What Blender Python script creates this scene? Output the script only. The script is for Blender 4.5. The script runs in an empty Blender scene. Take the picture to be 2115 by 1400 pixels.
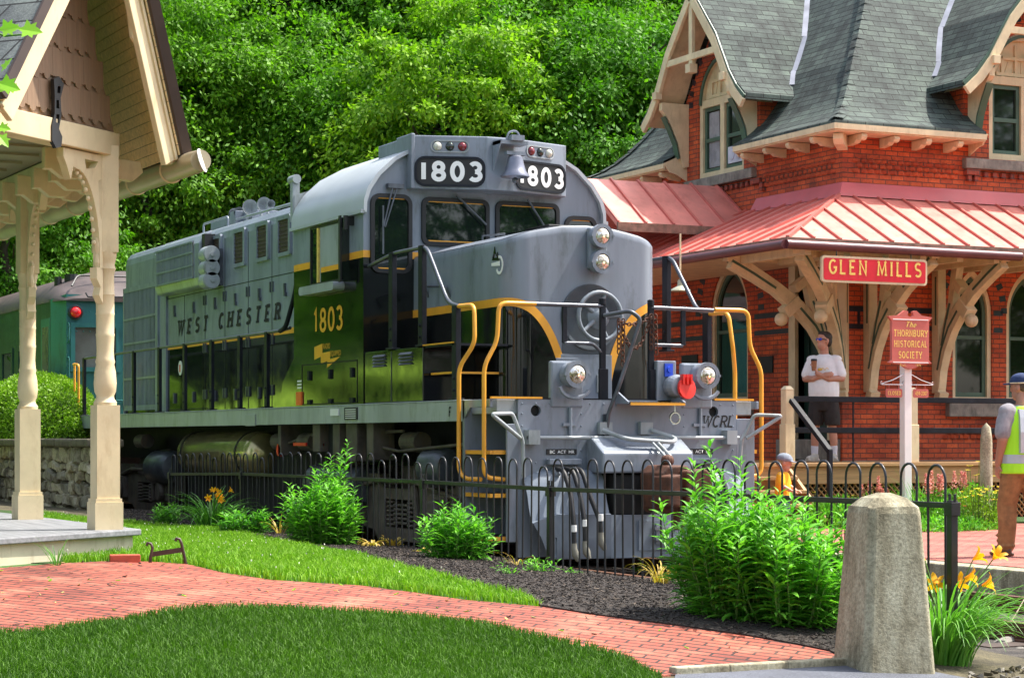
import bpy, bmesh, math, random
import numpy as np
from mathutils import Vector, Matrix, noise
from mathutils.geometry import delaunay_2d_cdt

# ------------------------------------------------------------------ camera, sky, sun
SC = bpy.context.scene
COL = SC.collection
FPX, HOR, CXP, ZC, ANG = 4300.0, 907.0, 1057.5, 1.25, math.atan(2057.5 / 4300.0)
CA, SA = math.cos(ANG), math.sin(ANG)
cam_d = bpy.data.cameras.new('camera')
cam = bpy.data.objects.new('camera', cam_d)
COL.objects.link(cam)
cam.location = (0, 0, ZC)
cam.rotation_euler = (math.pi / 2, 0, -ANG)
cam_d.sensor_width = 36.0
cam_d.lens = FPX / 2115.0 * 36.0
cam_d.shift_y = (HOR - 700.0) / 2115.0
cam_d.clip_start = 0.1
cam_d.clip_end = 1000
SC.camera = cam

SUN_DIR = Vector((0.50, -0.07, 0.86)).normalized()     # towards the sun
W = bpy.data.worlds.new('World')
SC.world = W
W.use_nodes = True
wn = W.node_tree.nodes
sky = wn.new('ShaderNodeTexSky')
sky.sky_type = 'NISHITA'
sky.sun_disc = False
sky.sun_elevation = math.asin(SUN_DIR.z)
sky.sun_rotation = math.atan2(SUN_DIR.x, SUN_DIR.y)
sky.air_density = 1.0
sky.dust_density = 3.0
wn['Background'].inputs['Strength'].default_value = 0.15
hsv = wn.new('ShaderNodeHueSaturation')
hsv.inputs['Saturation'].default_value = 0.62
W.node_tree.links.new(sky.outputs[0], hsv.inputs['Color'])
W.node_tree.links.new(hsv.outputs[0], wn['Background'].inputs['Color'])
sun_d = bpy.data.lights.new('sun', 'SUN')
sun_d.energy = 3.3
sun_d.angle = math.radians(0.5)
sun_d.color = (1.0, 0.95, 0.86)
sun = bpy.data.objects.new('sun', sun_d)
COL.objects.link(sun)
sun.rotation_euler = SUN_DIR.to_track_quat('Z', 'Y').to_euler()
SC.view_settings.view_transform = 'Standard'
SC.view_settings.look = 'None'
SC.view_settings.gamma = 1.0
SC.view_settings.use_curve_mapping = False
SC.view_settings.exposure = 1.35
try:
    SC.cycles.max_bounces = 8
    SC.cycles.transparent_max_bounces = 8
    SC.cycles.use_denoising = True
except Exception:
    pass

# ------------------------------------------------------------------ survey helpers (world = track frame: x across the track, y along it away, z up)
def cw(X, Y):                       # metres right of / ahead of the camera -> world x, y
    return (X * CA + Y * SA, -X * SA + Y * CA)
def at(px, py, Y):                  # photo pixel at a distance ahead
    X = (px - CXP) / FPX * Y
    x, y = cw(X, Y)
    return Vector((x, y, ZC - (py - HOR) / FPX * Y))
def onx(px, py, x):
    t = (px - CXP) / FPX
    return at(px, py, x / (t * CA + SA))
def ony(px, py, y):
    t = (px - CXP) / FPX
    return at(px, py, y / (CA - t * SA))

# ------------------------------------------------------------------ mesh helpers
R = math.radians
def lerp(a, b, t): return a + (b - a) * t
def V(*a): return Vector(a)

class MB:
    """collects shapes (world coordinates) and links them as one mesh object"""
    def __init__(s):
        s.v, s.f, s.m, s.mi = [], [], [], 0
    def add(s, vs, fs, mi=None):
        o = len(s.v)
        s.v += [tuple(p) for p in vs]
        s.f += [tuple(i + o for i in f) for f in fs]
        s.m += [s.mi if mi is None else mi] * len(fs)
        return s
    def box(s, x0, x1, y0, y1, z0, z1):
        if x0 > x1: x0, x1 = x1, x0
        if y0 > y1: y0, y1 = y1, y0
        if z0 > z1: z0, z1 = z1, z0
        return s.add([(x0,y0,z0),(x1,y0,z0),(x1,y1,z0),(x0,y1,z0),(x0,y0,z1),(x1,y0,z1),(x1,y1,z1),(x0,y1,z1)],
              [(0,3,2,1),(4,5,6,7),(0,1,5,4),(1,2,6,5),(2,3,7,6),(3,0,4,7)])
    def obox(s, c, ax, ay, az, hx, hy, hz):
        c, ax, ay, az = Vector(c), Vector(ax).normalized(), Vector(ay).normalized(), Vector(az).normalized()
        vs = [c + ax*hx*a + ay*hy*b + az*hz*d for d in (-1,1) for a, b in ((-1,-1),(1,-1),(1,1),(-1,1))]
        return s.add(vs, [(0,3,2,1),(4,5,6,7),(0,1,5,4),(1,2,6,5),(2,3,7,6),(3,0,4,7)])
    def bar(s, p0, p1, w, h, up=(0,0,1)):
        p0, p1 = Vector(p0), Vector(p1)
        d = p1 - p0
        side = d.cross(Vector(up))
        if side.length < 1e-6: side = d.cross(Vector((1,0,0)))
        side.normalize()
        u = side.cross(d).normalized()
        return s.obox((p0 + p1) / 2, d, side, u, d.length / 2, w / 2, h / 2)
    def prism(s, pts, off):          # planar polygon pts (3D), extruded by vector off
        off = Vector(off)
        n = len(pts)
        a = [Vector(p) for p in pts]
        vs = a + [p + off for p in a]
        fs = [tuple(range(n - 1, -1, -1)), tuple(range(n, 2 * n))]
        for i in range(n):
            j = (i + 1) % n
            fs.append((i, j, n + j, n + i))
        return s.add(vs, fs)
    def tube(s, pts, r, n=8, cap=True, closed=False):
        pts = [Vector(p) for p in pts]
        k = len(pts)
        rr = r if isinstance(r, (list, tuple)) else [r] * k
        vs, fs = [], []
        t0 = (pts[1] - pts[0]).normalized()
        ref = Vector((0, 0, 1)) if abs(t0.z) < 0.9 else Vector((1, 0, 0))
        nrm = (ref - t0 * ref.dot(t0)).normalized()
        for i in range(k):
            if closed: t = (pts[(i + 1) % k] - pts[i - 1]).normalized()
            elif i == 0: t = t0
            elif i == k - 1: t = (pts[i] - pts[i - 1]).normalized()
            else: t = ((pts[i + 1] - pts[i]).normalized() + (pts[i] - pts[i - 1]).normalized())
            if t.length < 1e-6: t = pts[i] - pts[i - 1]
            t.normalize()
            nrm = nrm - t * nrm.dot(t)
            if nrm.length < 1e-6: nrm = t.orthogonal()
            nrm.normalize()
            b = t.cross(nrm)
            for j in range(n):
                an = 2 * math.pi * j / n
                vs.append(pts[i] + (nrm * math.cos(an) + b * math.sin(an)) * rr[i])
        for i in range(k if closed else k - 1):
            for j in range(n):
                a, b2 = i * n + j, i * n + (j + 1) % n
                c, d = ((i + 1) % k) * n + (j + 1) % n, ((i + 1) % k) * n + j
                fs.append((a, b2, c, d))
        if cap and not closed:
            fs.append(tuple(range(n - 1, -1, -1)))
            fs.append(tuple((k - 1) * n + j for j in range(n)))
        return s.add(vs, fs)
    def cyl(s, p0, p1, r0, r1=None, n=16):
        return s.tube([p0, p1], [r0, r0 if r1 is None else r1], n)
    def lathe(s, prof, c=(0,0,0), axis=(0,0,1), n=20):   # prof: (radius, along)
        c, ax = Vector(c), Vector(axis).normalized()
        u = ax.orthogonal().normalized()
        w = ax.cross(u)
        vs, fs = [], []
        for r, h in prof:
            for j in range(n):
                an = 2 * math.pi * j / n
                vs.append(c + ax * h + (u * math.cos(an) + w * math.sin(an)) * r)
        for i in range(len(prof) - 1):
            for j in range(n):
                k = (j + 1) % n
                fs.append((i*n+j, i*n+k, (i+1)*n+k, (i+1)*n+j))
        if prof[0][0] > 1e-5: fs.append(tuple(range(n - 1, -1, -1)))
        if prof[-1][0] > 1e-5: fs.append(tuple((len(prof) - 1) * n + j for j in range(n)))
        return s.add(vs, fs)
    def ball(s, c, rx, ry=None, rz=None, n=12, m=8):
        ry = rx if ry is None else ry
        rz = rx if rz is None else rz
        vs, fs = [(c[0], c[1], c[2] - rz)], []
        for i in range(1, m):
            ph = -math.pi / 2 + math.pi * i / m
            for j in range(n):
                th = 2 * math.pi * j / n
                vs.append((c[0] + rx*math.cos(ph)*math.cos(th), c[1] + ry*math.cos(ph)*math.sin(th), c[2] + rz*math.sin(ph)))
        vs.append((c[0], c[1], c[2] + rz))
        for j in range(n):
            fs.append((0, 1 + (j + 1) % n, 1 + j))
            for i in range(m - 2):
                a = 1 + i * n
                fs.append((a + j, a + (j + 1) % n, a + n + (j + 1) % n, a + n + j))
            fs.append((len(vs) - 1, 1 + (m - 2) * n + j, 1 + (m - 2) * n + (j + 1) % n))
        return s.add(vs, fs)
    def loft(s, rings, cap=True):    # rings: equal-length lists of points
        n = len(rings[0])
        vs = [p for r in rings for p in r]
        fs = []
        for i in range(len(rings) - 1):
            for j in range(n):
                k = (j + 1) % n
                fs.append((i*n+j, i*n+k, (i+1)*n+k, (i+1)*n+j))
        if cap:
            fs.append(tuple(range(n - 1, -1, -1)))
            fs.append(tuple((len(rings) - 1) * n + j for j in range(n)))
        return s.add(vs, fs)
    def plate(s, outer, holes, to3d, thick):
        """flat plate with holes: outer/holes 2D loops, to3d(u,v)->Vector, thick = offset vector (front face at 0)"""
        pts, edges = [], []
        for lp in [outer] + list(holes):
            o = len(pts)
            pts += [Vector((p[0], p[1])) for p in lp]
            edges += [(o + i, o + (i + 1) % len(lp)) for i in range(len(lp))]
        r = delaunay_2d_cdt(pts, edges, [], 1, 1e-5)
        v2, tris = r[0], r[2]
        def inside(p, lp):
            c = False
            for i in range(len(lp)):
                a, b = lp[i], lp[i - 1]
                if (a[1] > p.y) != (b[1] > p.y) and p.x < (b[0]-a[0])*(p.y-a[1])/(b[1]-a[1]) + a[0]: c = not c
            return c
        keep = []
        for t in tris:
            ce = sum((Vector(v2[i]) for i in t), Vector((0, 0))) / len(t)
            if inside(ce, outer) and not any(inside(ce, h) for h in holes): keep.append(tuple(t))
        th = Vector(thick)
        a = [to3d(p[0], p[1]) for p in v2]
        n = len(a)
        s.add(a + [p + th for p in a], keep + [tuple(n + i for i in reversed(t)) for t in keep])
        for lp in [outer] + list(holes):
            b = [to3d(p[0], p[1]) for p in lp]
            k = len(b)
            s.add(b + [p + th for p in b], [(i, (i+1) % k, k + (i+1) % k, k + i) for i in range(k)])
        return s
    def mesh(s, name, mats, O=(0,0,0), smooth=None):
        me = bpy.data.meshes.new(name)
        O = Vector(O)
        if len(s.v):
            me.from_pydata([(p[0]-O.x, p[1]-O.y, p[2]-O.z) for p in s.v], [], s.f)
        for m in mats: me.materials.append(m)
        if len(mats) > 1: me.polygons.foreach_set('material_index', s.m)
        me.validate()
        bm = bmesh.new(); bm.from_mesh(me)
        bmesh.ops.recalc_face_normals(bm, faces=bm.faces)
        bm.to_mesh(me); bm.free()
        if smooth is not None:
            me.shade_smooth()
            me.set_sharp_from_angle(angle=R(smooth))
        me.update()
        return me
    def build(s, name, mats, parent=None, bevel=0, smooth=None, seg=2, **kw):
        if not isinstance(mats, (list, tuple)): mats = [mats]
        O = root_loc(parent)
        ob = bpy.data.objects.new(name, s.mesh(name, mats, O, smooth))
        COL.objects.link(ob)
        if parent is not None: ob.parent = parent
        if bevel:
            b = ob.modifiers.new('edge', 'BEVEL')
            b.width = bevel; b.segments = seg; b.limit_method = 'ANGLE'; b.angle_limit = R(40)
            b.harden_normals = False
        for k, v in kw.items(): ob[k] = v
        return ob

    def split(s, name, mats, parent=None, **kw):
        # one object per separate piece
        up = list(range(len(s.v)))
        def find(a):
            while up[a] != a: up[a] = up[up[a]]; a = up[a]
            return a
        for f in s.f:
            for i in f[1:]: up[find(i)] = find(f[0])
        gr = {}
        for k, f in enumerate(s.f): gr.setdefault(find(f[0]), []).append(k)
        out = []
        for fs in gr.values():
            m, mp = MB(), {}
            for k in fs:
                for i in s.f[k]:
                    if i not in mp: mp[i] = len(m.v); m.v.append(s.v[i])
                m.f.append(tuple(mp[i] for i in s.f[k])); m.m.append(s.m[k])
            out.append(m.build(name, mats, parent, **kw))
        return out

def root_loc(p):
    o = Vector((0, 0, 0))
    while p is not None:
        o += p.location
        p = p.parent
    return o
def thing(name, label, cat, loc=(0,0,0), group=None, rz=0):
    o = bpy.data.objects.new(name, None)
    o.empty_display_size = 0.2
    COL.objects.link(o)
    o.location = loc
    o.rotation_euler = (0, 0, rz)
    o['label'] = label; o['category'] = cat
    if group: o['group'] = group
    return o
def tag(o, label, cat, group=None):
    o['label'] = label; o['category'] = cat
    if group: o['group'] = group
    return o
def struct(o):
    o['kind'] = 'structure'
    return o
def kids(o): return [c for c in bpy.data.objects if c.parent == o]
def copy_tree(o, parent=None):
    c = o.copy(); COL.objects.link(c); c.parent = parent
    for ch in kids(o): copy_tree(ch, c)
    return c
def arc(cx, cy, r, a0, a1, n):
    return [(cx + r*math.cos(R(lerp(a0, a1, i/n))), cy + r*math.sin(R(lerp(a0, a1, i/n)))) for i in range(n + 1)]
def rrect(x0, x1, y0, y1, r, n=5):
    return arc(x1-r, y1-r, r, 0, 90, n) + arc(x0+r, y1-r, r, 90, 180, n) + arc(x0+r, y0+r, r, 180, 270, n) + arc(x1-r, y0+r, r, 270, 360, n)
def smoothpath(pts, r=0.06, n=4):
    """round the corners of a polyline"""
    pts = [Vector(p) for p in pts]
    out = [pts[0]]
    for i in range(1, len(pts) - 1):
        a, b, c = pts[i-1], pts[i], pts[i+1]
        d1, d2 = (a - b), (c - b)
        k = min(r, d1.length * .45, d2.length * .45)
        p, q = b + d1.normalized() * k, b + d2.normalized() * k
        for j in range(n + 1):
            t = j / n
            out.append(p * (1-t)**2 + b * 2*t*(1-t) + q * t*t)
    out.append(pts[-1])
    return out
# ------------------------------------------------------------------ procedural materials
class NT:
    def __init__(s, name):
        s.mat = bpy.data.materials.new(name)
        s.mat.use_nodes = True
        s.t = s.mat.node_tree
        s.n = s.t.nodes
        s.b = s.n['Principled BSDF']
    def node(s, typ, **kw):
        x = s.n.new(typ)
        for k, v in kw.items(): setattr(x, k, v)
        return x
    def link(s, a, b): s.t.links.new(a, b)
    def set(s, sock, v):
        if hasattr(v, 'links') or hasattr(v, 'is_linked'): s.link(v, sock)
        else: sock.default_value = v
    def math(s, op, a, b=0.0):
        x = s.node('ShaderNodeMath', operation=op)
        s.set(x.inputs[0], a); s.set(x.inputs[1], b)
        return x.outputs[0]
    def obj(s): return s.node('ShaderNodeTexCoord').outputs['Object']
    def pos(s): return s.node('ShaderNodeNewGeometry').outputs['Position']
    def mapping(s, vec, scale=(1,1,1), rot=(0,0,0), loc=(0,0,0)):
        x = s.node('ShaderNodeMapping')
        s.link(vec, x.inputs[0])
        x.inputs['Scale'].default_value = scale
        x.inputs['Rotation'].default_value = rot
        x.inputs['Location'].default_value = loc
        return x.outputs[0]
    def noise(s, vec, scale, detail=4, rough=.55, dist=0):
        x = s.node('ShaderNodeTexNoise')
        if vec is not None: s.link(vec, x.inputs['Vector'])
        x.inputs['Scale'].default_value = scale
        x.inputs['Detail'].default_value = detail
        x.inputs['Roughness'].default_value = rough
        x.inputs['Distortion'].default_value = dist
        return x.outputs[0]
    def ramp(s, fac, stops):
        x = s.node('ShaderNodeValToRGB')
        s.link(fac, x.inputs[0])
        e = x.color_ramp.elements
        while len(e) < len(stops): e.new(0.5)
        for el, (p, c) in zip(e, stops):
            el.position = p
            el.color = (c[0], c[1], c[2], 1) if len(c) == 3 else c
        return x.outputs[0]
    def mix(s, fac, a, b, mode='MIX'):
        x = s.node('ShaderNodeMix', data_type='RGBA', blend_type=mode)
        s.set(x.inputs[0], fac)
        s.set(x.inputs[6], a if not isinstance(a, tuple) else (*a[:3], 1))
        s.set(x.inputs[7], b if not isinstance(b, tuple) else (*b[:3], 1))
        return x.outputs[2]
    def bump(s, h, strength=.3, dist=.01):
        x = s.node('ShaderNodeBump')
        x.inputs['Strength'].default_value = strength
        x.inputs['Distance'].default_value = dist
        s.link(h, x.inputs['Height'])
        s.link(x.outputs[0], s.b.inputs['Normal'])
    def sep(s, vec):
        x = s.node('ShaderNodeSeparateXYZ'); s.link(vec, x.inputs[0]); return x.outputs
    def comb(s, a, b, c=0.0):
        x = s.node('ShaderNodeCombineXYZ')
        s.set(x.inputs[0], a); s.set(x.inputs[1], b); s.set(x.inputs[2], c)
        return x.outputs[0]
    def walluv(s, vs=1.0):
        """u runs along the wall (x or y, whichever the face spans), v = height"""
        g = s.node('ShaderNodeNewGeometry')
        n = s.sep(g.outputs['True Normal']); p = s.sep(g.outputs['Position'])
        f = s.math('GREATER_THAN', s.math('ABSOLUTE', n[1]), s.math('ABSOLUTE', n[0]))
        u = s.math('ADD', s.math('MULTIPLY', p[0], f), s.math('MULTIPLY', p[1], s.math('SUBTRACT', 1.0, f)))
        return s.comb(u, s.math('MULTIPLY', p[2], vs)), u, p[2]
    def col(s, c):
        if isinstance(c, tuple): s.b.inputs['Base Color'].default_value = (*c[:3], 1)
        else: s.link(c, s.b.inputs['Base Color'])

def simple(name, c, rough=.5, metal=0, var=.25, scale=3.0, bump=.0, bscale=40, dirt=None, coat=0, spec=None, streak=False):
    t = NT(name)
    p = t.pos()
    vec = t.mapping(p, scale=(1, 1, .15)) if streak else p
    nz = t.noise(vec, scale, 5, .6)
    dk = tuple(x * (1 - var) for x in c); lt = tuple(min(1, x * (1 + var)) for x in c)
    base = t.ramp(nz, [(.3, dk), (.7, lt)])
    if dirt:
        nd = t.noise(t.mapping(p, scale=(1, 1, .3)), scale * 2.3, 6, .7)
        base = t.mix(t.ramp(nd, [(.52, (0,0,0)), (.72, (.8,.8,.8))]), base, dirt)
    t.col(base)
    t.b.inputs['Roughness'].default_value = rough
    t.b.inputs['Metallic'].default_value = metal
    if coat: t.b.inputs['Coat Weight'].default_value = coat; t.b.inputs['Coat Roughness'].default_value = .06
    if spec is not None: t.b.inputs['Specular IOR Level'].default_value = spec
    r = t.noise(p, scale * 4, 3)
    t.link(t.math('ADD', t.math('MULTIPLY', r, .22), rough - .11), t.b.inputs['Roughness'])
    if bump: t.bump(t.noise(p, bscale, 5, .6), bump, .01)
    return t.mat

def brickwall(name, c1, c2, mortar, bw=.215, bh=.07, gap=.008, stain=True):
    t = NT(name)
    uv, u, z = t.walluv()
    b = t.node('ShaderNodeTexBrick')
    t.link(uv, b.inputs['Vector'])
    b.inputs['Color1'].default_value = (*c1, 1); b.inputs['Color2'].default_value = (*c2, 1)
    b.inputs['Mortar'].default_value = (*mortar, 1)
    b.inputs['Scale'].default_value = 1.0
    b.inputs['Mortar Size'].default_value = gap; b.inputs['Mortar Smooth'].default_value = .2
    b.inputs['Bias'].default_value = -.1
    b.inputs['Brick Width'].default_value = bw; b.inputs['Row Height'].default_value = bh
    p = t.pos()
    n1 = t.noise(p, 1.3, 5, .65)
    c = t.mix(1.0, b.outputs[0], t.ramp(n1, [(.3, (.5,.5,.5)), (.5, (.95,.95,.95)), (.7, (1.3,1.5,1.5))]), 'MULTIPLY')
    n2 = t.noise(p, 34, 3)
    c = t.mix(.5, c, t.ramp(n2, [(.3, (.55,.5,.5)), (.7, (1.2,1.2,1.2))]), 'MULTIPLY')
    if stain:
        n3 = t.noise(t.mapping(p, scale=(1, 1, .5)), 2.1, 6, .7)
        c = t.mix(t.ramp(n3, [(.54, (0,0,0)), (.76, (.8,.8,.8))]), c, (.045, .025, .02))
    t.col(c)
    t.b.inputs['Roughness'].default_value = .8
    t.bump(t.math('SUBTRACT', t.math('MULTIPLY', n2, .25), b.outputs[1]), .6, .012)
    return t.mat

def shingles(name, c1, c2, gapc, bw=.32, bh=.135, vs=1.12, tint=None):
    t = NT(name)
    uv, u, z = t.walluv(vs)
    b = t.node('ShaderNodeTexBrick')
    t.link(uv, b.inputs['Vector'])
    b.inputs['Color1'].default_value = (*c1, 1); b.inputs['Color2'].default_value = (*c2, 1)
    b.inputs['Mortar'].default_value = (*gapc, 1)
    b.inputs['Scale'].default_value = 1.0
    b.inputs['Mortar Size'].default_value = .007; b.inputs['Mortar Smooth'].default_value = .1
    b.inputs['Bias'].default_value = 0
    b.inputs['Brick Width'].default_value = bw; b.inputs['Row Height'].default_value = bh
    p = t.pos()
    n1 = t.noise(t.mapping(p, scale=(1, 1, .22)), 3.2, 6, .65)
    c = t.mix(1.0, b.outputs[0], t.ramp(n1, [(.30, (.28,.30,.32)), (.48, (.95,.98,.97)), (.68, (1.6,1.65,1.5))]), 'MULTIPLY')
    n2 = t.noise(p, 60, 3, .7)
    c = t.mix(.7, c, t.ramp(n2, [(.3, (.5,.5,.5)), (.7, (1.35,1.35,1.35))]), 'MULTIPLY')
    t.col(c)
    t.b.inputs['Roughness'].default_value = .85
    # each course tilts: sawtooth height up the slope
    saw = t.math('FRACT', t.math('DIVIDE', t.math('MULTIPLY', z, vs), bh))
    t.bump(t.math('ADD', t.math('MULTIPLY', t.math('SUBTRACT', 1.0, saw), .8), t.math('SUBTRACT', t.math('MULTIPLY', n2, .25), b.outputs[1])), .7, .02)
    return t.mat

def leafmat(name, c1, c2, trans=.35, rough=.45, big=None):
    t = NT(name)
    g = t.node('ShaderNodeNewGeometry')
    oi = t.node('ShaderNodeObjectInfo')
    rnd = g.outputs['Random Per Island']
    nz = t.noise(g.outputs['Position'], .55, 3)
    f = t.math('ADD', t.math('MULTIPLY', rnd, .55), t.math('MULTIPLY', nz, .45))
    c = t.ramp(f, [(.15, c1), (.85, c2)])
    if big: c = t.mix(t.ramp(oi.outputs['Random'], [(0, (0,0,0)), (1, (1,1,1))]), c, t.mix(1.0, c, big, 'MULTIPLY'))
    t.col(c)
    t.b.inputs['Roughness'].default_value = rough
    t.b.inputs['Specular IOR Level'].default_value = .35
    tr = t.node('ShaderNodeBsdfTranslucent')
    t.link(t.mix(1.0, c, (1.0, 1.25, .45), 'MULTIPLY'), tr.inputs[0])
    mx = t.node('ShaderNodeMixShader')
    mx.inputs[0].default_value = trans
    t.link(t.b.outputs[0], mx.inputs[1]); t.link(tr.outputs[0], mx.inputs[2])
    t.link(mx.outputs[0], t.n['Material Output'].inputs['Surface'])
    return t.mat

def glassmat(name, c=(.012,.018,.016), rough=.03, blotch=None):
    t = NT(name)
    if blotch:
        nz = t.noise(t.pos(), 1.4, 5, .6)
        t.col(t.ramp(nz, [(.35, c), (.75, blotch)]))
    else: t.col(c)
    t.b.inputs['Roughness'].default_value = rough
    t.b.inputs['Specular IOR Level'].default_value = .7
    t.b.inputs['IOR'].default_value = 1.52
    return t.mat

def woodmat(name, c, var=.3, axis='y', rough=.6, board=None, gapc=(.02,.015,.01)):
    t = NT(name)
    p = t.pos()
    sc = {'x': (.6, 14, 14), 'y': (14, .6, 14), 'z': (14, 14, .6)}[axis]
    nz = t.noise(t.mapping(p, scale=sc), 2.0, 5, .65, .6)
    base = t.ramp(nz, [(.3, tuple(x*(1-var) for x in c)), (.7, tuple(min(1, x*(1+var)) for x in c))])
    if board:
        ax, w = board
        q = t.sep(p)['xyz'.index(ax)]
        fr = t.math('FRACT', t.math('DIVIDE', q, w))
        g = t.math('LESS_THAN', fr, .07)
        idn = t.node('ShaderNodeTexWhiteNoise', noise_dimensions='1D')
        t.link(t.math('FLOOR', t.math('DIVIDE', q, w)), idn.inputs['W'])
        base = t.mix(1.0, base, t.ramp(idn.outputs[0], [(0, (.75,.75,.75)), (1, (1.15,1.15,1.15))]), 'MULTIPLY')
        base = t.mix(g, base, gapc)
        t.bump(t.math('SUBTRACT', nz, t.math('MULTIPLY', g, 2.0)), .4, .01)
    else: t.bump(nz, .2, .005)
    t.col(base)
    t.b.inputs['Roughness'].default_value = rough
    return t.mat

M = {}
M['grey'] = simple('grey_loco_paint', (.215,.245,.295), .36, var=.22, scale=2.2, bump=.10, bscale=4, dirt=(.085,.10,.105), coat=.15, streak=True)
M['greylight'] = simple('pale_grey_loco_paint', (.32,.35,.365), .4, var=.2, scale=2.2, bump=.03, bscale=9, dirt=(.15,.17,.13), streak=True)
M['plow'] = simple('blue_grey_steel', (.19,.225,.275), .42, var=.25, scale=2.0, bump=.06, bscale=14, dirt=(.13,.15,.18))
M['black'] = simple('black_loco_paint', (.005,.006,.007), .10, var=.4, scale=1.5, coat=.2, spec=.5, bump=.05, bscale=2.2)
M['blacksat'] = simple('black_rail_paint', (.014,.016,.022), .5, var=.4, scale=5, spec=.18)
M['steel'] = simple('worn_handrail_steel', (.10,.11,.13), .35, metal=.4, var=.3, scale=8)
M['yellow'] = simple('orange_yellow_paint', (.82,.37,.035), .35, var=.12, scale=4)
M['under'] = simple('grimy_truck_steel', (.095,.080,.066), .6, var=.5, scale=4, bump=.3, bscale=20, dirt=(.17,.11,.065))
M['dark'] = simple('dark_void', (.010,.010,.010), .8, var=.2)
M['tank'] = simple('olive_tank', (.40,.34,.17), .22, metal=.7, var=.4, scale=3)
M['rust'] = simple('rusty_iron', (.09,.032,.015), .75, var=.5, scale=9, bump=.4, bscale=30)
M['railrust'] = simple('rail_rust', (.11,.045,.022), .6, var=.4, scale=6, bump=.2)
M['chrome'] = simple('polished_metal', (.62,.62,.6), .15, metal=.9, var=.1)
M['white'] = simple('white_paint', (.80,.80,.78), .45, var=.05)
M['lensclear'] = glassmat('clear_lens', (.55,.55,.46), .06)
M['lensgreen'] = glassmat('dark_green_lens', (.01,.02,.015), .08)
M['lensred'] = glassmat('red_lens', (.16,.008,.015), .08)
M['redlamp'] = glassmat('bright_red_lens', (.75,.015,.02), .1)
M['glass'] = glassmat('cab_glass', (.010,.016,.014), .02)
M['sglass'] = glassmat('station_glass', (.006,.009,.008), .03, blotch=(.012,.02,.012))
M['cglass'] = glassmat('coach_glass', (.20,.21,.20), .05, blotch=(.10,.09,.075))
M['orange'] = simple('orange_label', (.85,.16,.03), .5, var=.05)
M['redcap'] = simple('red_plastic', (.75,.03,.02), .4, var=.1)
M['bluecap'] = simple('blue_plastic', (.02,.08,.62), .4, var=.1)
M['rubber'] = simple('black_rubber', (.012,.012,.013), .55, var=.3)
M['mesh'] = simple('brown_filter_mesh', (.05,.032,.024), .7, var=.5, scale=30, bump=.5, bscale=60)
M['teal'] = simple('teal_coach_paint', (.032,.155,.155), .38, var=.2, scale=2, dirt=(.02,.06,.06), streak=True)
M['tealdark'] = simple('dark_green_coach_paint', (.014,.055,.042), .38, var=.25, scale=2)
M['coachroof'] = simple('brown_black_roof', (.085,.062,.058), .55, var=.4, scale=2.5, bump=.1)
M['cream'] = simple('cream_paint', (.72,.59,.37), .5, var=.1, scale=3.5, bump=.08, bscale=30, dirt=(.56,.42,.24))
M['creamdark'] = simple('cream_shadow_side_paint', (.52,.40,.24), .55, var=.1, scale=3)
M['tan'] = simple('tan_station_trim', (.66,.53,.33), .5, var=.14, scale=4, bump=.1, bscale=25, dirt=(.46,.35,.21))
M['gtrim'] = simple('green_trim', (.06,.11,.075), .45, var=.2)
M['brownsh'] = woodmat('brown_shingle', (.27,.175,.11), .12, 'z', .6)
M['soffit'] = woodmat('cream_soffit_boards', (.82,.60,.30), .2, 'x', .6)
M['deckgrey'] = woodmat('weathered_grey_boards', (.20,.205,.215), .35, 'y', .65)
M['brick'] = brickwall('station_brick', (.60,.098,.026), (.40,.055,.018), (.16,.05,.028))
M['brickdark'] = brickwall('shaded_brick', (.34,.06,.03), (.24,.045,.025), (.10,.05,.04))
M['blackbrick'] = simple('black_glazed_brick', (.010,.011,.022), .4, var=.4, scale=12)
M['stone'] = simple('sill_stone', (.22,.20,.17), .8, var=.35, scale=6, bump=.4, bscale=30, dirt=(.07,.07,.06))
M['slate'] = shingles('grey_green_shingle', (.030,.042,.038), (.064,.084,.074), (.003,.004,.004), .30, .10)
M['gslate'] = shingles('grey_shingle', (.09,.095,.10), (.14,.15,.15), (.02,.02,.022), .3, .16)
M['redroof'] = simple('red_standing_seam', (.68,.23,.18), .45, var=.2, scale=2.0, dirt=(.50,.14,.11), bump=.05, bscale=5)
M['seam'] = simple('red_seam', (.54,.14,.11), .45, var=.15)
M['redflash'] = simple('red_flashing', (.52,.10,.105), .5, var=.1)
M['roofedge'] = simple('weathered_roof_edge', (.22,.12,.085), .7, var=.5, scale=7, dirt=(.10,.10,.06))
M['gutter'] = simple('maroon_gutter', (.11,.028,.032), .4, var=.2)
M['flashing'] = simple('white_flashing', (.25,.26,.31), .5, var=.25, metal=.2)
M['porchwood'] = woodmat('porch_timber', (.42,.24,.10), .3, 'x', .6)
M['doorgreen'] = simple('dark_green_door', (.012,.035,.026), .4, var=.3)
M['signred'] = simple('sign_red', (.62,.012,.028), .4, var=.12, scale=5)
M['gold'] = simple('gold_leaf', (.80,.56,.14), .35, var=.2, scale=20)
M['salmon'] = simple('faded_red_sign', (.50,.12,.095), .5, var=.08)
M['concrete'] = None
M['iron'] = simple('black_wrought_iron', (.016,.016,.018), .38, var=.4, scale=8)
M['ironrust'] = simple('brown_iron', (.055,.028,.02), .5, var=.4, scale=8)
M['loosebrick'] = simple('loose_brick', (.42,.08,.045), .8, var=.2, scale=12, bump=.3)
M['bark'] = simple('tree_bark', (.06,.045,.033), .9, var=.45, scale=5, bump=.6, bscale=12)
M['stem'] = simple('green_stem', (.10,.20,.04), .6, var=.3)
M['leaf_a'] = leafmat('broad_leaves_mid', (.040,.14,.006), (.24,.48,.025), .38, .6, big=(.6,.78,.8))
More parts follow.
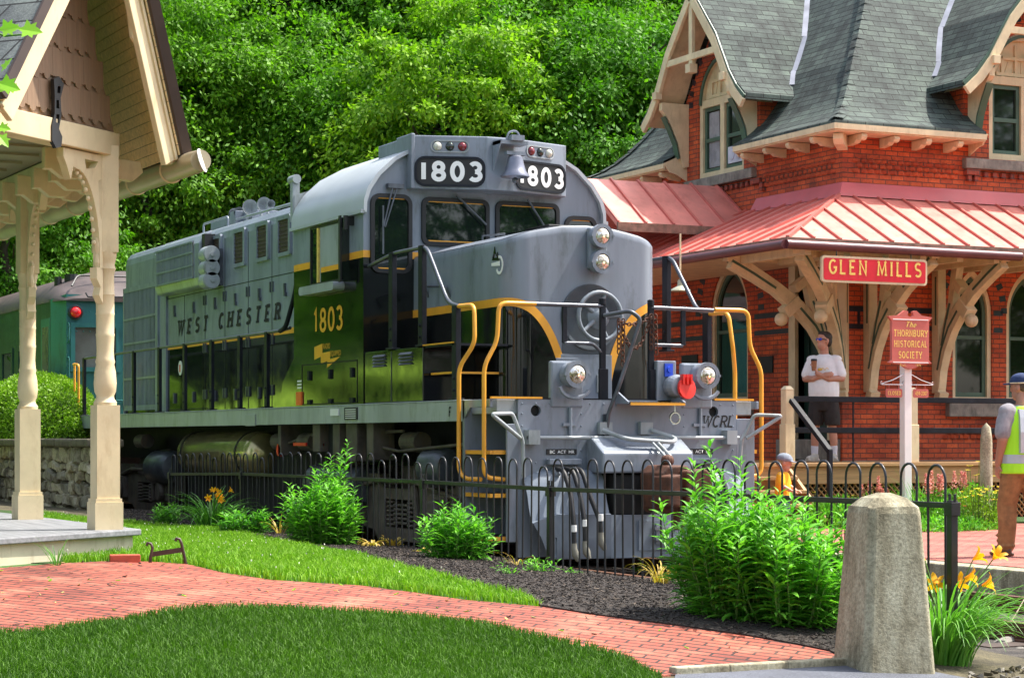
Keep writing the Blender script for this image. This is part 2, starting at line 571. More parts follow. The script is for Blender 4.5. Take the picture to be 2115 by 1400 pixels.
M['leaf_b'] = leafmat('broad_leaves_bright', (.09,.23,.008), (.34,.56,.030), .42, .6, big=(.8,.88,.9))
M['leaf_c'] = leafmat('broad_leaves_dark', (.022,.095,.006), (.15,.36,.020), .36, .6, big=(.7,.85,1.0))
M['leaf_bush'] = leafmat('lance_leaves', (.06,.27,.02), (.26,.60,.07), .35, .4)
M['leaf_hedge'] = leafmat('hedge_leaves', (.06,.16,.008), (.30,.50,.03), .3, .5)
M['leaf_lily'] = leafmat('strap_leaves', (.05,.20,.03), (.20,.45,.07), .3, .4)
M['leaf_yellow'] = leafmat('yellow_striped_leaves', (.40,.22,.03), (.62,.50,.12), .25, .5)
M['leaf_maple'] = leafmat('maple_leaves', (.20,.50,.03), (.40,.68,.07), .45, .4)
M['petal_orange'] = leafmat('orange_petals', (.85,.28,.01), (1.0,.50,.02), .3, .5)
M['petal_pink'] = leafmat('pink_plumes', (.68,.22,.27), (.85,.45,.45), .2, .7)
M['petal_yellow'] = leafmat('yellow_petals', (.75,.55,.03), (.9,.75,.08), .2, .6)
M['petal_red'] = leafmat('red_petals', (.45,.01,.02), (.7,.03,.05), .2, .6)

def concrete():
    t = NT('weathered_concrete')
    p = t.pos()
    n1 = t.noise(t.mapping(p, scale=(1, 1, .28)), 5.5, 6, .7)
    n2 = t.noise(p, 55, 4, .7)
    n3 = t.noise(p, 9, 5, .65)
    c = t.ramp(n1, [(.28, (.08,.065,.035)), (.45, (.30,.265,.175)), (.7, (.52,.49,.36))])
    c = t.mix(.8, c, t.ramp(n2, [(.3, (.45,.45,.42)), (.6, (1.15,1.15,1.15))]), 'MULTIPLY')
    c = t.mix(t.ramp(n3, [(.55, (0,0,0)), (.75, (.7,.7,.7))]), c, (.10,.085,.045))
    t.col(c)
    t.b.inputs['Roughness'].default_value = .9
    t.bump(t.math('ADD', n2, t.math('MULTIPLY', n3, .8)), .5, .012)
    return t.mat
M['concrete'] = concrete()

def pathbrick(name, ang, c1, c2, mortar, bw=.205, bh=.105, wear=True):
    t = NT(name)
    p = t.pos()
    q = t.mapping(p, rot=(0, 0, ang))
    wob = t.noise(p, .9, 2)
    q2 = t.node('ShaderNodeVectorMath', operation='ADD')
    t.link(q, q2.inputs[0])
    t.link(t.comb(0.0, t.math('MULTIPLY', wob, .12), 0.0), q2.inputs[1])
    b = t.node('ShaderNodeTexBrick')
    t.link(q2.outputs[0], b.inputs['Vector'])
    b.inputs['Color1'].default_value = (*c1, 1); b.inputs['Color2'].default_value = (*c2, 1)
    b.inputs['Mortar'].default_value = (*mortar, 1)
    b.inputs['Scale'].default_value = 1.0
    b.inputs['Mortar Size'].default_value = .008; b.inputs['Mortar Smooth'].default_value = .1
    b.inputs['Bias'].default_value = 0
    b.inputs['Brick Width'].default_value = bw; b.inputs['Row Height'].default_value = bh
    n1 = t.noise(p, 1.2, 5, .6)
    c = t.mix(1.0, b.outputs[0], t.ramp(n1, [(.3, (.52,.47,.47)), (.5, (.95,.95,.95)), (.7, (1.3,1.25,1.2))]), 'MULTIPLY')
    n4 = t.noise(p, 9, 5, .7)
    c = t.mix(t.ramp(n4, [(.55, (0,0,0)), (.75, (.6,.6,.6))]), c, (.16, .055, .035))
    rowshade = t.math('LESS_THAN', t.math('FRACT', t.math('DIVIDE', t.sep(q2.outputs[0])[1], bh)), .2)  # dark row lines paint the shadow in gaps between uneven bricks
    c = t.mix(t.math('MULTIPLY', rowshade, t.math('MULTIPLY', t.noise(p, 5, 3), 1.9)), c, mortar)
    n2 = t.noise(p, 70, 4, .7)
    c = t.mix(.55, c, t.ramp(n2, [(.3, (.55,.55,.55)), (.7, (1.3,1.3,1.3))]), 'MULTIPLY')
    if wear:
        n3 = t.noise(p, 2.4, 6, .7)
        c = t.mix(t.ramp(n3, [(.52, (0,0,0)), (.72, (.42,.42,.42))]), c, (.52, .27, .17))
    t.col(c)
    t.b.inputs['Roughness'].default_value = .8
    t.bump(t.math('SUBTRACT', t.math('MULTIPLY', n2, .3), b.outputs[1]), .8, .01)
    return t.mat

def groundmat(name, stops, scale=3, fine=60, bump=.6, rough=.95):
    t = NT(name)
    p = t.pos()
    n1 = t.noise(p, scale, 6, .65)
    n2 = t.noise(p, fine, 4, .7)
    c = t.mix(.8, t.ramp(n1, stops), t.ramp(n2, [(.3, (.35,.35,.35)), (.7, (1.5,1.5,1.5))]), 'MULTIPLY')
    t.col(c)
    t.b.inputs['Roughness'].default_value = rough
    t.bump(n2, bump, .02)
    return t.mat
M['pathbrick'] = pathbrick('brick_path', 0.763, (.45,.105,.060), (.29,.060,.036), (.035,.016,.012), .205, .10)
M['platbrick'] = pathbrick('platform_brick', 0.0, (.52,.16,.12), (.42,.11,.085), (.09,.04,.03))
M['turf'] = groundmat('turf', [(.3, (.02,.055,.006)), (.7, (.04,.095,.010))], 1.5)
M['soil'] = groundmat('bare_soil', [(.3, (.035,.028,.018)), (.55, (.09,.075,.04)), (.75, (.15,.125,.065))], 2.5, 45)
M['farturf'] = groundmat('rough_grass', [(.3, (.02,.07,.012)), (.7, (.05,.14,.02))], .4, 12)
M['bank'] = groundmat('sunlit_bank', [(.3, (.20,.42,.02)), (.7, (.42,.66,.05))], .7, 12)  # grass colour brightened so its reflection shows in the black paint
M['mulchm'] = groundmat('mulch', [(.3, (.018,.014,.012)), (.7, (.055,.042,.034))], 5, 60, 1.0)
M['ballast'] = groundmat('ballast', [(.3, (.03,.026,.024)), (.7, (.10,.085,.07))], 6, 35, 1.0)
M['asphalt'] = groundmat('asphalt', [(.3, (.085,.09,.11)), (.7, (.13,.14,.17))], 2, 120, .4, .85)
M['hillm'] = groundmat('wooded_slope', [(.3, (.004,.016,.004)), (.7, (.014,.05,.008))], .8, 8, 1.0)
M['tie'] = woodmat('tie_timber', (.06,.04,.03), .4, 'x', .8)
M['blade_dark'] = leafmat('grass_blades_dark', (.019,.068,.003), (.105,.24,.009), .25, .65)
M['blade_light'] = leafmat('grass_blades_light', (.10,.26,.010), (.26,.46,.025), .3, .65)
# ------------------------------------------------------------------ terrain
_ctl = []
def _c(px, py, z):
    Y = (z - ZC) * FPX / (HOR - py)
    p = at(px, py, Y); _ctl.append((p.x, p.y, z))
_c(1830, 1385, -.03)
_c(255, 1145, .40); _c(0, 1178, .40)
_c(1250, 1197, .13); _c(875, 1142, .18); _c(1137, 1172, .16); _c(350, 1062, .28); _c(600, 1098, .24)
_c(1967, 1370, -.10)
_c(245, 1062, .26); _c(0, 1036, .22)
_c(0, 1400, .22); _c(700, 1400, .10); _c(1350, 1400, .0); _c(1750, 1390, -.03)
for q in ((665,1128),(940,1158),(345,1084),(435,1098),(1490,1262),(1660,1262),(600,1110),(1182,1190),(1362,1212)):
    p = onx(q[0], q[1], 7.25); _ctl.append((p.x, p.y, p.z))
for X, Y, z in ((-3, 2, .0), (3, 2, -.1), (0, -6, -.1), (-9, 12, .42), (-14, 30, .4), (-12, 45, .4), (5, 6, -.1)):
    x, y = cw(X, Y); _ctl.append((x, y, z))
_P = np.array([(c[0], c[1]) for c in _ctl]); _Z = np.array([c[2] for c in _ctl])
_n = len(_P)
_A = np.zeros((_n + 3, _n + 3))
_A[:_n, :_n] = np.linalg.norm(_P[:, None] - _P[None], axis=2) * 1.0
_A[:_n, :_n] -= np.eye(_n) * .25      # smoothing
_A[:_n, _n] = 1; _A[:_n, _n + 1:] = _P
_A[_n, :_n] = 1; _A[_n + 1:, :_n] = _P.T
_W = np.linalg.solve(_A, np.concatenate([_Z, [0, 0, 0]]))
def sstep(a, b, x):
    t = max(0.0, min(1.0, (x - a) / (b - a)))
    return t * t * (3 - 2 * t)
PLX = 11.62                                        # platform edge
def ground(x, y):
    d = np.sqrt((_P[:, 0] - x)**2 + (_P[:, 1] - y)**2)
    near = float(d @ _W[:_n] + _W[_n] + _W[_n + 1] * x + _W[_n + 2] * y)
    near = max(-.25, min(.6, near))
    if y > 45: near = lerp(near, .4, sstep(45, 60, y))
    if y < -4: near = lerp(near, -.1, sstep(-4, -12, y))
    bed = -.17
    f = sstep(8.15, 8.75, x)
    z = lerp(near, bed, f)
    if x > PLX + .05: z = -.25
    return z
def gat(px, py):
    """where the ray through a photo pixel meets the terrain"""
    lo, hi = 6.0, 6.3
    while hi < 70:
        p = at(px, py, hi)
        if p.z <= ground(p.x, p.y): break
        lo, hi = hi, hi + .3
    for _ in range(30):
        Y = (lo + hi) / 2
        p = at(px, py, Y)
        if p.z > ground(p.x, p.y): lo = Y
        else: hi = Y
    p = at(px, py, (lo + hi) / 2)
    return Vector((p.x, p.y, ground(p.x, p.y)))
def gpt(x, y, dz=0): return Vector((x, y, ground(x, y) + dz))

def in_poly(x, y, lp):
    c = False
    for i in range(len(lp)):
        a, b = lp[i], lp[i - 1]
        if (a[1] > y) != (b[1] > y) and x < (b[0]-a[0])*(y-a[1])/(b[1]-a[1]) + a[0]: c = not c
    return c
def densify(lp, step):
    out = []
    for i in range(len(lp)):
        a, b = Vector(lp[i][:2]), Vector(lp[(i + 1) % len(lp)][:2])
        n = max(1, int((b - a).length / step))
        out += [a.lerp(b, k / n) for k in range(n)]
    return out
def drape(name, lp, m, dz, step=.35, skirt=0):
    """sheet that follows the terrain inside an outline"""
    lp = densify(lp, step)
    pts = [Vector((p[0], p[1])) for p in lp]
    k = len(pts)
    xs = [p.x for p in pts]; ys = [p.y for p in pts]
    nx, ny = int((max(xs) - min(xs)) / step) + 1, int((max(ys) - min(ys)) / step) + 1
    loop = [(p.x, p.y) for p in pts]
    for i in range(nx):
        for j in range(ny):
            x, y = min(xs) + (i + .5) * step, min(ys) + (j + .5) * step
            if in_poly(x, y, loop): pts.append(Vector((x, y)))
    r = delaunay_2d_cdt(pts, [(i, (i + 1) % k) for i in range(k)], [], 1, 1e-5)
    mb = MB()
    mb.add([(p[0], p[1], ground(p[0], p[1]) + dz) for p in r[0]], [tuple(t) for t in r[2]])
    if skirt:
        n = len(lp)
        mb.add([(p[0], p[1], ground(p[0], p[1]) + dz) for p in lp] + [(p[0], p[1], ground(p[0], p[1]) - skirt) for p in lp],
               [(i, (i + 1) % n, n + (i + 1) % n, n + i) for i in range(n)])
    return mb.build(name, m, smooth=60)

# base sheet: fine near the garden, coarse to the horizon
def base_sheet():
    xs = list(np.arange(-16, 11.7, .4)) + [PLX, PLX + .1]
    ys = list(np.arange(-14, 52, .5))
    xs = [-260, -160, -90, -50, -28] + xs + [14, 18, 30, 60, 120, 260]
    ys = [-200, -120, -60, -30] + ys + [58, 70, 100, 160, 300]
    mb = MB()
    nx = len(xs)
    mb.add([(x, y, ground(x, y)) for y in ys for x in xs],
           [(j*nx+i, j*nx+i+1, (j+1)*nx+i+1, (j+1)*nx+i) for j in range(len(ys)-1) for i in range(nx-1)])
    for i, f in enumerate(mb.f):
        c = sum((Vector(mb.v[k]) for k in f), Vector()) / 4
        mb.m[i] = 0 if (4 < c.x < 16 and 2 < c.y < 50) else 1
    return struct(mb.build('ground', [M['soil'], M['farturf']], smooth=60))
base_sheet()

def gl(lst): return [gat(*p) for p in lst]
L_low = gl([(-60,1318),(0,1314),(64,1310),(171,1294),(268,1281),(357,1267),(530,1257),(599,1258),(743,1267),(851,1276),(1000,1292),(1119,1320),(1278,1356),(1365,1399)])
L_up = gl([(-60,1180),(0,1176),(130,1166),(255,1160),(330,1164),(386,1168),(464,1186),(563,1201),(743,1212),(851,1226),(960,1242),(1119,1256),(1238,1275),(1436,1301),(1635,1333),(1714,1349),(1756,1371)])
L_mulch = gl([(247,1083),(384,1093),(563,1122),(707,1147),(851,1183),(1000,1216),(1079,1235),(1119,1256)])
xy = lambda l: [(p[0], p[1]) for p in l]
camx = lambda X, Y: cw(X, Y)
PATH = xy(L_low) + xy(gl([(1500,1388),(1756,1371)]))[:1] + xy(L_up)[::-1] + [cw(-6.2, 14.2), cw(-6.2, 9.5)]
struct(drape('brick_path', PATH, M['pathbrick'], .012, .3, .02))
p0, p1 = gat(0, 1400), gat(1365, 1399)
LAWN_FRONT = xy(L_low) + [cw(.6, 6.5), cw(-6.0, 6.5), cw(-6.2, 9.5)]
struct(drape('front_lawn', LAWN_FRONT, M['turf'], .006, .35))
LAWN_BACK = [(p[0], p[1]) for p in L_mulch] + xy(L_up)[2:11][::-1] + [cw(-6.3, 14.5), cw(-10, 24), cw(-7.6, 29.5)]
struct(drape('back_lawn', LAWN_BACK, M['turf'], .006, .35))
fence_line = [gpt(7.95, y) for y in (28.5, 24, 20, 16, 13, 11.0)]
MULCH = xy(L_mulch) + xy(L_up)[11:] + [cw(1.95, 11.5)] + [(p.x, p.y) for p in fence_line[::-1]] + [(7.6, 31)]
struct(drape('mulch_bed', MULCH, M['mulchm'], .022, .3, .03))
curb_a, curb_b = gat(1397, 1391), gat(1845, 1374)
d_ = (curb_b - curb_a); 
ASPH = [(curb_a.x, curb_a.y), (curb_b.x, curb_b.y)] + [cw(3.2, 10.6), cw(3.4, 5), cw(.4, 5), cw(.62, 9.0)]
struct(drape('asphalt_drive', ASPH, M['asphalt'], .010, .4))
mb = MB()
kp = [gat(1388, 1394), gat(1500, 1388), gat(1620, 1381), gat(1756, 1374), gat(1842, 1374)]
for a, b in zip(kp[:-1], kp[1:]):
    mb.bar(a + V(0,0,.0), b + V(0,0,.0), .07, .09)
struct(mb.build('kerb', M['concrete'], bevel=.008))

# mulch chips, loose stones
rng = random.Random(5)
def scatter_chips(name, lp, n, mats, smin, smax, dz, kind='stuff', flat=.25):
    xs = [p[0] for p in lp]; ys = [p[1] for p in lp]
    mb = MB(); c = 0
    while c < n:
        x, y = rng.uniform(min(xs), max(xs)), rng.uniform(min(ys), max(ys))
        if not in_poly(x, y, lp): continue
        c += 1
        L = rng.uniform(smin, smax)
        a = rng.uniform(0, 6.28); t = rng.uniform(-.5, .5)
        u = V(math.cos(a), math.sin(a), t); s = V(-math.sin(a), math.cos(a), rng.uniform(-.4, .4))
        mb.mi = rng.randrange(len(mats))
        mb.obox(gpt(x, y, dz + L * .08), u, s, u.cross(s), L / 2, L * rng.uniform(.08, .2), L * flat * .22)
    o = mb.build(name, mats)
    o['kind'] = kind
    return o
chipm = [simple('mulch_chip_a', (.024,.018,.015), .9, var=.4, scale=20), simple('mulch_chip_b', (.055,.042,.034), .9, var=.4, scale=20), simple('mulch_chip_c', (.10,.075,.055), .9, var=.4, scale=20)]
MNEAR = [p for p in MULCH]
o = scatter_chips('mulch', MNEAR, 34000, [chipm[0]]*6 + [chipm[1]]*3 + [chipm[2]], .012, .038, .022)
o['label'] = 'dark shredded bark mulch covering the bed along the fence'; o['category'] = 'mulch'
soil_patch = [cw(2.5, 11.5), cw(2.4, 10.4), cw(4.2, 10.4), cw(6.0, 15.5), cw(4.5, 14.5)]
o = scatter_chips('gravel', soil_patch, 1500, [M['soil'], M['stone'], chipm[2]], .02, .06, .0, flat=1.5)
o['label'] = 'loose gravel and litter beside the rails at the right'; o['category'] = 'gravel'

# grass blades
def blades(name, lp, n, hmin, hmax, w, m, label, seed):
    r = np.random.default_rng(seed)
    lpx = np.array([(p[0], p[1]) for p in lp])
    mn, mx = lpx.min(0), lpx.max(0)
    got = []
    while len(got) < n:
        c = r.uniform(mn, mx, (n, 2))
        ins = np.zeros(len(c), bool)
        for i in range(len(lpx)):
            a, b = lpx[i], lpx[i - 1]
            cr = ((a[1] > c[:,1]) != (b[1] > c[:,1]))
            with np.errstate(divide='ignore', invalid='ignore'):
                xx = (b[0]-a[0])*(c[:,1]-a[1])/(b[1]-a[1]) + a[0]
            ins ^= cr & (c[:,0] < xx)
        got += [tuple(q) for q in c[ins]]
    got = np.array(got[:n])
    # terrain by bilinear lookup
    gx = np.linspace(mn[0], mx[0], 60); gy = np.linspace(mn[1], mx[1], 60)
    G = np.array([[ground(x, y) for x in gx] for y in gy])
    fx = (got[:,0]-mn[0])/(mx[0]-mn[0])*58.999; fy = (got[:,1]-mn[1])/(mx[1]-mn[1])*58.999
    ix, iy = fx.astype(int), fy.astype(int); fx -= ix; fy -= iy
    z = (G[iy,ix]*(1-fx)+G[iy,ix+1]*fx)*(1-fy)+(G[iy+1,ix]*(1-fx)+G[iy+1,ix+1]*fx)*fy
    a = r.uniform(0, 2*np.pi, n); h = r.uniform(hmin, hmax, n)
    cl = np.array([noise.noise((x*1.3, y*1.3, seed)) for x, y in got]); h *= 1 + .35 * cl
    lean = r.uniform(.1, .75, n); la = r.uniform(0, 2*np.pi, n)
    ca, sa = np.cos(a)*w/2, np.sin(a)*w/2
    b0 = np.stack([got[:,0]-ca, got[:,1]-sa, z], 1); b1 = np.stack([got[:,0]+ca, got[:,1]+sa, z], 1)
    mid = np.stack([got[:,0]+np.cos(la)*lean*h*.3, got[:,1]+np.sin(la)*lean*h*.3, z+h*.6], 1)
    m0 = mid - np.stack([ca, sa, 0*ca], 1)*.7; m1 = mid + np.stack([ca, sa, 0*ca], 1)*.7
    tp = np.stack([got[:,0]+np.cos(la)*lean*h, got[:,1]+np.sin(la)*lean*h, z+h*(1-.35*lean)], 1)
    vs = np.stack([b0, b1, m1, m0, tp], 1).reshape(-1, 3)
    k = np.arange(n) * 5
    quads = np.stack([k, k+1, k+2, k+3], 1); tris = np.stack([k+3, k+2, k+4], 1)
    me = bpy.data.meshes.new(name)
    me.vertices.add(len(vs)); me.vertices.foreach_set('co', vs.ravel())
    me.loops.add(n*7); me.polygons.add(n*2)
    lv = np.concatenate([quads, tris], 1).ravel()
    me.loops.foreach_set('vertex_index', lv)
    ls = np.stack([np.arange(n)*7, np.arange(n)*7+4], 1).ravel()
    me.polygons.foreach_set('loop_start', ls)
    me.materials.append(m)
    me.update(calc_edges=True)
    ob = bpy.data.objects.new(name, me); COL.objects.link(ob)
    ob['kind'] = 'stuff'; ob['label'] = label; ob['category'] = 'grass'
    return ob
FRONT_VIS = xy(L_low) + [cw(.62, 8.6), cw(-2.6, 8.6), cw(-3.9, 9.2)]
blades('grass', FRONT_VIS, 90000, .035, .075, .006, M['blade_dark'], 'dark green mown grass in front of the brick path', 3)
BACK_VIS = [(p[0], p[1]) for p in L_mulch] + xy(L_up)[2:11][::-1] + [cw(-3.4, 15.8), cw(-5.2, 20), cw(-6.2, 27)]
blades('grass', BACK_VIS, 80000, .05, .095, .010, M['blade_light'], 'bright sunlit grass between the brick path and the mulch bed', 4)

cl = simple('clover_white', (.75,.75,.6), .8)
o = scatter_chips('clover', BACK_VIS, 150, [cl], .006, .010, .08, flat=3)
o['label'] = 'tiny white clover heads scattered in the bright grass'; o['category'] = 'clover'
o = scatter_chips('litter', PATH, 260, [M['blade_light'], chipm[2], simple('dry_leaf', (.45,.33,.12), .8)], .015, .04, .014)
o['label'] = 'bits of dry leaf and grass clippings lying on the brick path'; o['category'] = 'leaf litter'
# ------------------------------------------------------------------ railway and platform
mb = MB()
mb.box(8.6, PLX - .02, -20, 70, -.26, -.13)
struct(mb.build('track_bed', M['ballast']))
t = thing('railway_track', 'rusty rails on timber sleepers running under the locomotive', 'railway track', (10.04, 24, -.13))
for gx in (10.04 - .76, 10.04 + .76):
    mb = MB()
    for a, b, z0, z1 in ((-.075, .075, -.125, -.11), (-.012, .012, -.11, -.035), (-.036, .036, -.035, .0)):
        mb.box(gx + a, gx + b, -20, 70, z0, z1)
    mb.build('rail', M['railrust'], t, bevel=.004)
mb = MB()
for i in range(90):
    y = -6 + i * .55
    mb.box(8.8, 11.28, y, y + .22, -.2, -.127 + rng.uniform(-.006, .006))
mb.build('sleepers', M['tie'], t)

def platz(x): return .13 + .05 * sstep(PLX, 17, x) 
mb = MB()
mb.add([(PLX + .28, -20, platz(PLX)), (24, -20, .18), (24, 60, .18), (PLX + .28, 60, platz(PLX))], [(0,1,2,3)])
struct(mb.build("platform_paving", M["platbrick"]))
mb = MB(); mb.box(PLX, PLX + .28, -20, 60, -.4, .125)
struct(mb.build('platform_kerb', M['concrete'], bevel=.015))
# ------------------------------------------------------------------ station
XW, YF = 17.0, 24.65                 # track-side and front wall planes
XE, YB = 23.6, 31.3
EAVE = 5.74
CNX, CNY = 15.0, 23.0                # canopy edge
CZ0, CZ1 = 3.88, 4.74
DZ = .94                             # porch deck
GY, GX = 27.97, 20.27                # gable centres
st = thing('station_building', 'red brick gothic station with slate roof, gabled dormers and red metal canopy', 'station', (XW, YF, .2))
FR = lambda d: (lambda u, z: V(u, YF - d, z))       # front plane, d = proud of the wall
TR = lambda d: (lambda u, z: V(XW - d, u, z))       # track plane
def gothic(u, hw, z0, zs, za, n=8):
    h = za - zs
    k = max(0.0, (h*h - hw*hw) / (2*hw))
    r = hw + k
    am = math.asin(min(1, h / r))
    right = [(u - k + r*math.cos(am*i/n), zs + r*math.sin(am*i/n)) for i in range(n + 1)]
    left = [(2*u - p[0], p[1]) for p in right[::-1]][1:]
    return [(u - hw, z0), (u + hw, z0)] + right + left
def grow(lp, u, d, dz=0):
    return [(u + (p[0]-u) * (1 + d / max(.05, max(abs(q[0]-u) for q in lp))), p[1] + (d if p[1] > min(q[1] for q in lp) + .5 else 0) * .6 - (dz if p[1] < min(q[1] for q in lp) + .01 else 0)) for p in lp]
def ribbon(mb, path, w, to3d, th):
    n = len(path)
    ws = w if isinstance(w, (list, tuple)) else [w] * n
    L, Rr = [], []
    for i in range(n):
        a, b = path[max(0, i-1)], path[min(n-1, i+1)]
        d = Vector((b[0]-a[0], b[1]-a[1])).normalized()
        p = Vector(path[i])
        L.append(p + Vector((-d.y, d.x)) * ws[i] / 2); Rr.append(p - Vector((-d.y, d.x)) * ws[i] / 2)
    th = Vector(th)
    vs = []
    for l, r in zip(L, Rr):
        a, b = to3d(l.x, l.y), to3d(r.x, r.y)
        vs += [a, b, b + th, a + th]
    fs = [(0, 1, 2, 3), tuple((n-1)*4 + k for k in (3, 2, 1, 0))]
    for i in range(n - 1):
        for k in range(4):
            fs.append((i*4+k, i*4+(k+1) % 4, (i+1)*4+(k+1) % 4, (i+1)*4+k))
    mb.add(vs, fs)

FW = [gothic(GX + (i-1) * .98, .36, 1.8, 3.1, 3.75) for i in range(3)]     # front lancets
TWIN = gothic(27.72, .55, 1.83, 3.2, 4.0)                                  # track-side lancet
DOOR = [(24.95, DZ), (25.78, DZ), (25.78, 3.9), (24.95, 3.9)]
GW = lambda u: gothic(u, .68, 5.38, 6.55, 7.30)
# walls
mb = MB()
def gable_outline(u0, u1, uc):
    return [(u0, .1), (u1, .1), (u1, EAVE + .05), (uc + 1.15, EAVE + .05), (uc + 1.15, 6.55), (uc, 8.0), (uc - 1.15, 6.55), (uc - 1.15, EAVE + .05), (u0, EAVE + .05)]
mb.plate(gable_outline(XW, XE, GX), FW + [GW(GX)], FR(0), (0, .2, 0))
mb.plate(gable_outline(YF + .2, YB, GY), [TWIN, DOOR, GW(GY)], TR(0), (.2, 0, 0))
mb.box(XE - .2, XE, YF + .2, YB, .1, EAVE + .05)
mb.box(XW + .2, XE - .2, YB - .2, YB, .1, EAVE + .05)
# basket-weave panels and corbel courses
def weave(to3d, u0, u1, z0, rows=3):
    n = int((u1 - u0) / .125)
    for r in range(rows):
        for i in range(n):
            u = u0 + (i + (r % 2) * .5) * (u1 - u0) / n
            z = z0 + r * .075
            c = to3d(u, z + .035)
            out = (to3d(u, z) - to3d(u, z)) 
            a = to3d(u + 1, 0) - to3d(u, 0); b = V(0, 0, 1); nrm = a.cross(b)
            a2 = (a + nrm * .9).normalized()
            mb.obox(c, a2, b, a2.cross(b), .036, .031, .036)
weave(FR(-.0), XW + .22, 19.05, 5.05)
weave(TR(-.0), YF + .22, 26.75, 5.05)
weave(FR(0), 18.8, 21.8, 1.25)
mb.build('brick_walls', M['brick'], st)
mb = MB()
for i in range(14):
    mb.box(19.15 + i * .16, 19.22 + i * .16, YF - .05, YF, 5.10, 5.17)
    y = 26.95 + i * .15
    mb.box(XW - .05, XW, y, y + .07, 5.12, 5.19)
mb.box(19.12, 19.36, YF - .09, YF, 5.12, 5.2); mb.box(19.16, 19.22, YF - .07, YF, 5.03, 5.12); mb.box(19.28, 19.34, YF - .07, YF, 5.03, 5.12)
mb.box(XW - .08, XW, 26.72, 26.98, 5.12, 5.2); mb.box(XW - .07, XW, 26.66, 26.74, 5.0, 5.12)
mb.build('corbel_bricks', M['brickdark'], st)
# black glazed bands and arch blocks
mb = MB()
for z in (3.07, 2.82):
    xs = [XW + .004, 18.86, 19.68, 19.84, 20.66, 20.82, 21.66, XE]
    for a, b in zip(xs[0::2], xs[1::2]): mb.box(a, b, YF - .004, YF + .02, z, z + .075)
    for a, b in ((25.95, 26.98), (28.46, YB)): mb.box(XW - .004, XW + .02, a, b, z, z + .075)
    mb.box(XW - .003, XW + .02, YF - .003, 24.8, z, z + .075)
mb.box(XW + .25, XW + .30, YF - .004, YF, 2.895, 3.07)
mb.box(XW + .42, XW + .47, YF - .004, YF, 2.895, 3.07)
def arch_blocks(u, hw, zs, za, off, to3d, n, ln=.16, sides=(1, -1)):
    h = za - zs
    k = (h*h - hw*hw) / (2*hw); r = hw + k + off
    am = math.acos(max(-1, min(1, k / r)))
    for sgn in sides:
        for i in range(n):
            an = am * (i + .5) / n
            if i % 2: continue
            p = (u + sgn * (-k + r*math.cos(an)), zs + r*math.sin(an))
            q = (u + sgn * (-k + (r + ln)*math.cos(an)), zs + (r + ln)*math.sin(an))
            ribbon(mb, [p, q], .085, to3d, to3d(0, 0) - to3d(0, 0) + (V(0, .02, 0) if to3d(0, 0).y - YF < .01 and abs(to3d(0,0).y-YF) < .1 else V(.02, 0, 0)))
arch_blocks(27.72, .55, 3.2, 4.0, .30, TR(.005), 18)
for i in range(3): arch_blocks(GX + (i-1) * .98, .36, 3.1, 3.75, .16, FR(.004 + .003 * i), 12, .11, ((1, -1), (1,), (1,))[i])
arch_blocks(GY, .68, 6.55, 7.3, .16, TR(.005), 16, .12)
arch_blocks(GX, .68, 6.55, 7.3, .16, FR(.005), 16, .12)
mb.build('black_bricks', M['blackbrick'], st)
# stone sills and quoins
mb = MB()
mb.box(XW - .10, XW + .1, 26.92, 28.95, 5.22, 5.37)
mb.box(19.1, 21.5, YF - .10, YF + .1, 5.21, 5.36)
mb.box(XW - .12, XW + .1, 27.0, 28.4, 1.60, 1.81)
mb.box(18.8, 21.75, YF - .10, YF + .1, 1.58, 1.78)
mb.box(XW - .06, XW + .02, 24.7, 26.3, .5, 1.25)
mb.box(XW - .02, XE, YF - .03, YF, .1, .95)
mb.split('stone_sill', M['stone'], st, bevel=.012)

# windows
def lancet(name, u, hw, z0, zs, za, to3d0, ind, meet, extra=None):
    """frame proud in the reveal, sash, pane set back"""
    o = to3d0
    lp = gothic(u, hw, z0, zs, za); li = gothic(u, hw - .07, z0 + .07, zs, za - .1)
    f = MB(); f.plate(lp, [li], lambda a, b: o(a, b) + ind * .03, ind * .08)
    fr = f.build(name, M['tan'], st)
    li2 = gothic(u, hw - .13, z0 + .14, zs, za - .19)
    s = MB(); s.plate(li, [li2], lambda a, b: o(a, b) + ind * .07, ind * .05)
    s.box(*[k for ab in zip(o(u - hw + .08, meet) + ind * .065, o(u + hw - .08, meet + .05) + ind * .11) for k in ab])
    s.build('sash', M['gtrim'], fr)
    p = MB(); p.plate(li, [], lambda a, b: o(a, b) + ind * .10, ind * .02)
    p.build('pane', M['sglass'], fr)
    return fr
for i in range(3): lancet('window', GX + (i-1) * .98, .36, 1.8, 3.1, 3.75, FR(0), V(0, 1, 0), 2.72)
lancet('window', 27.72, .55, 1.83, 3.2, 4.0, TR(0), V(1, 0, 0), 2.9)
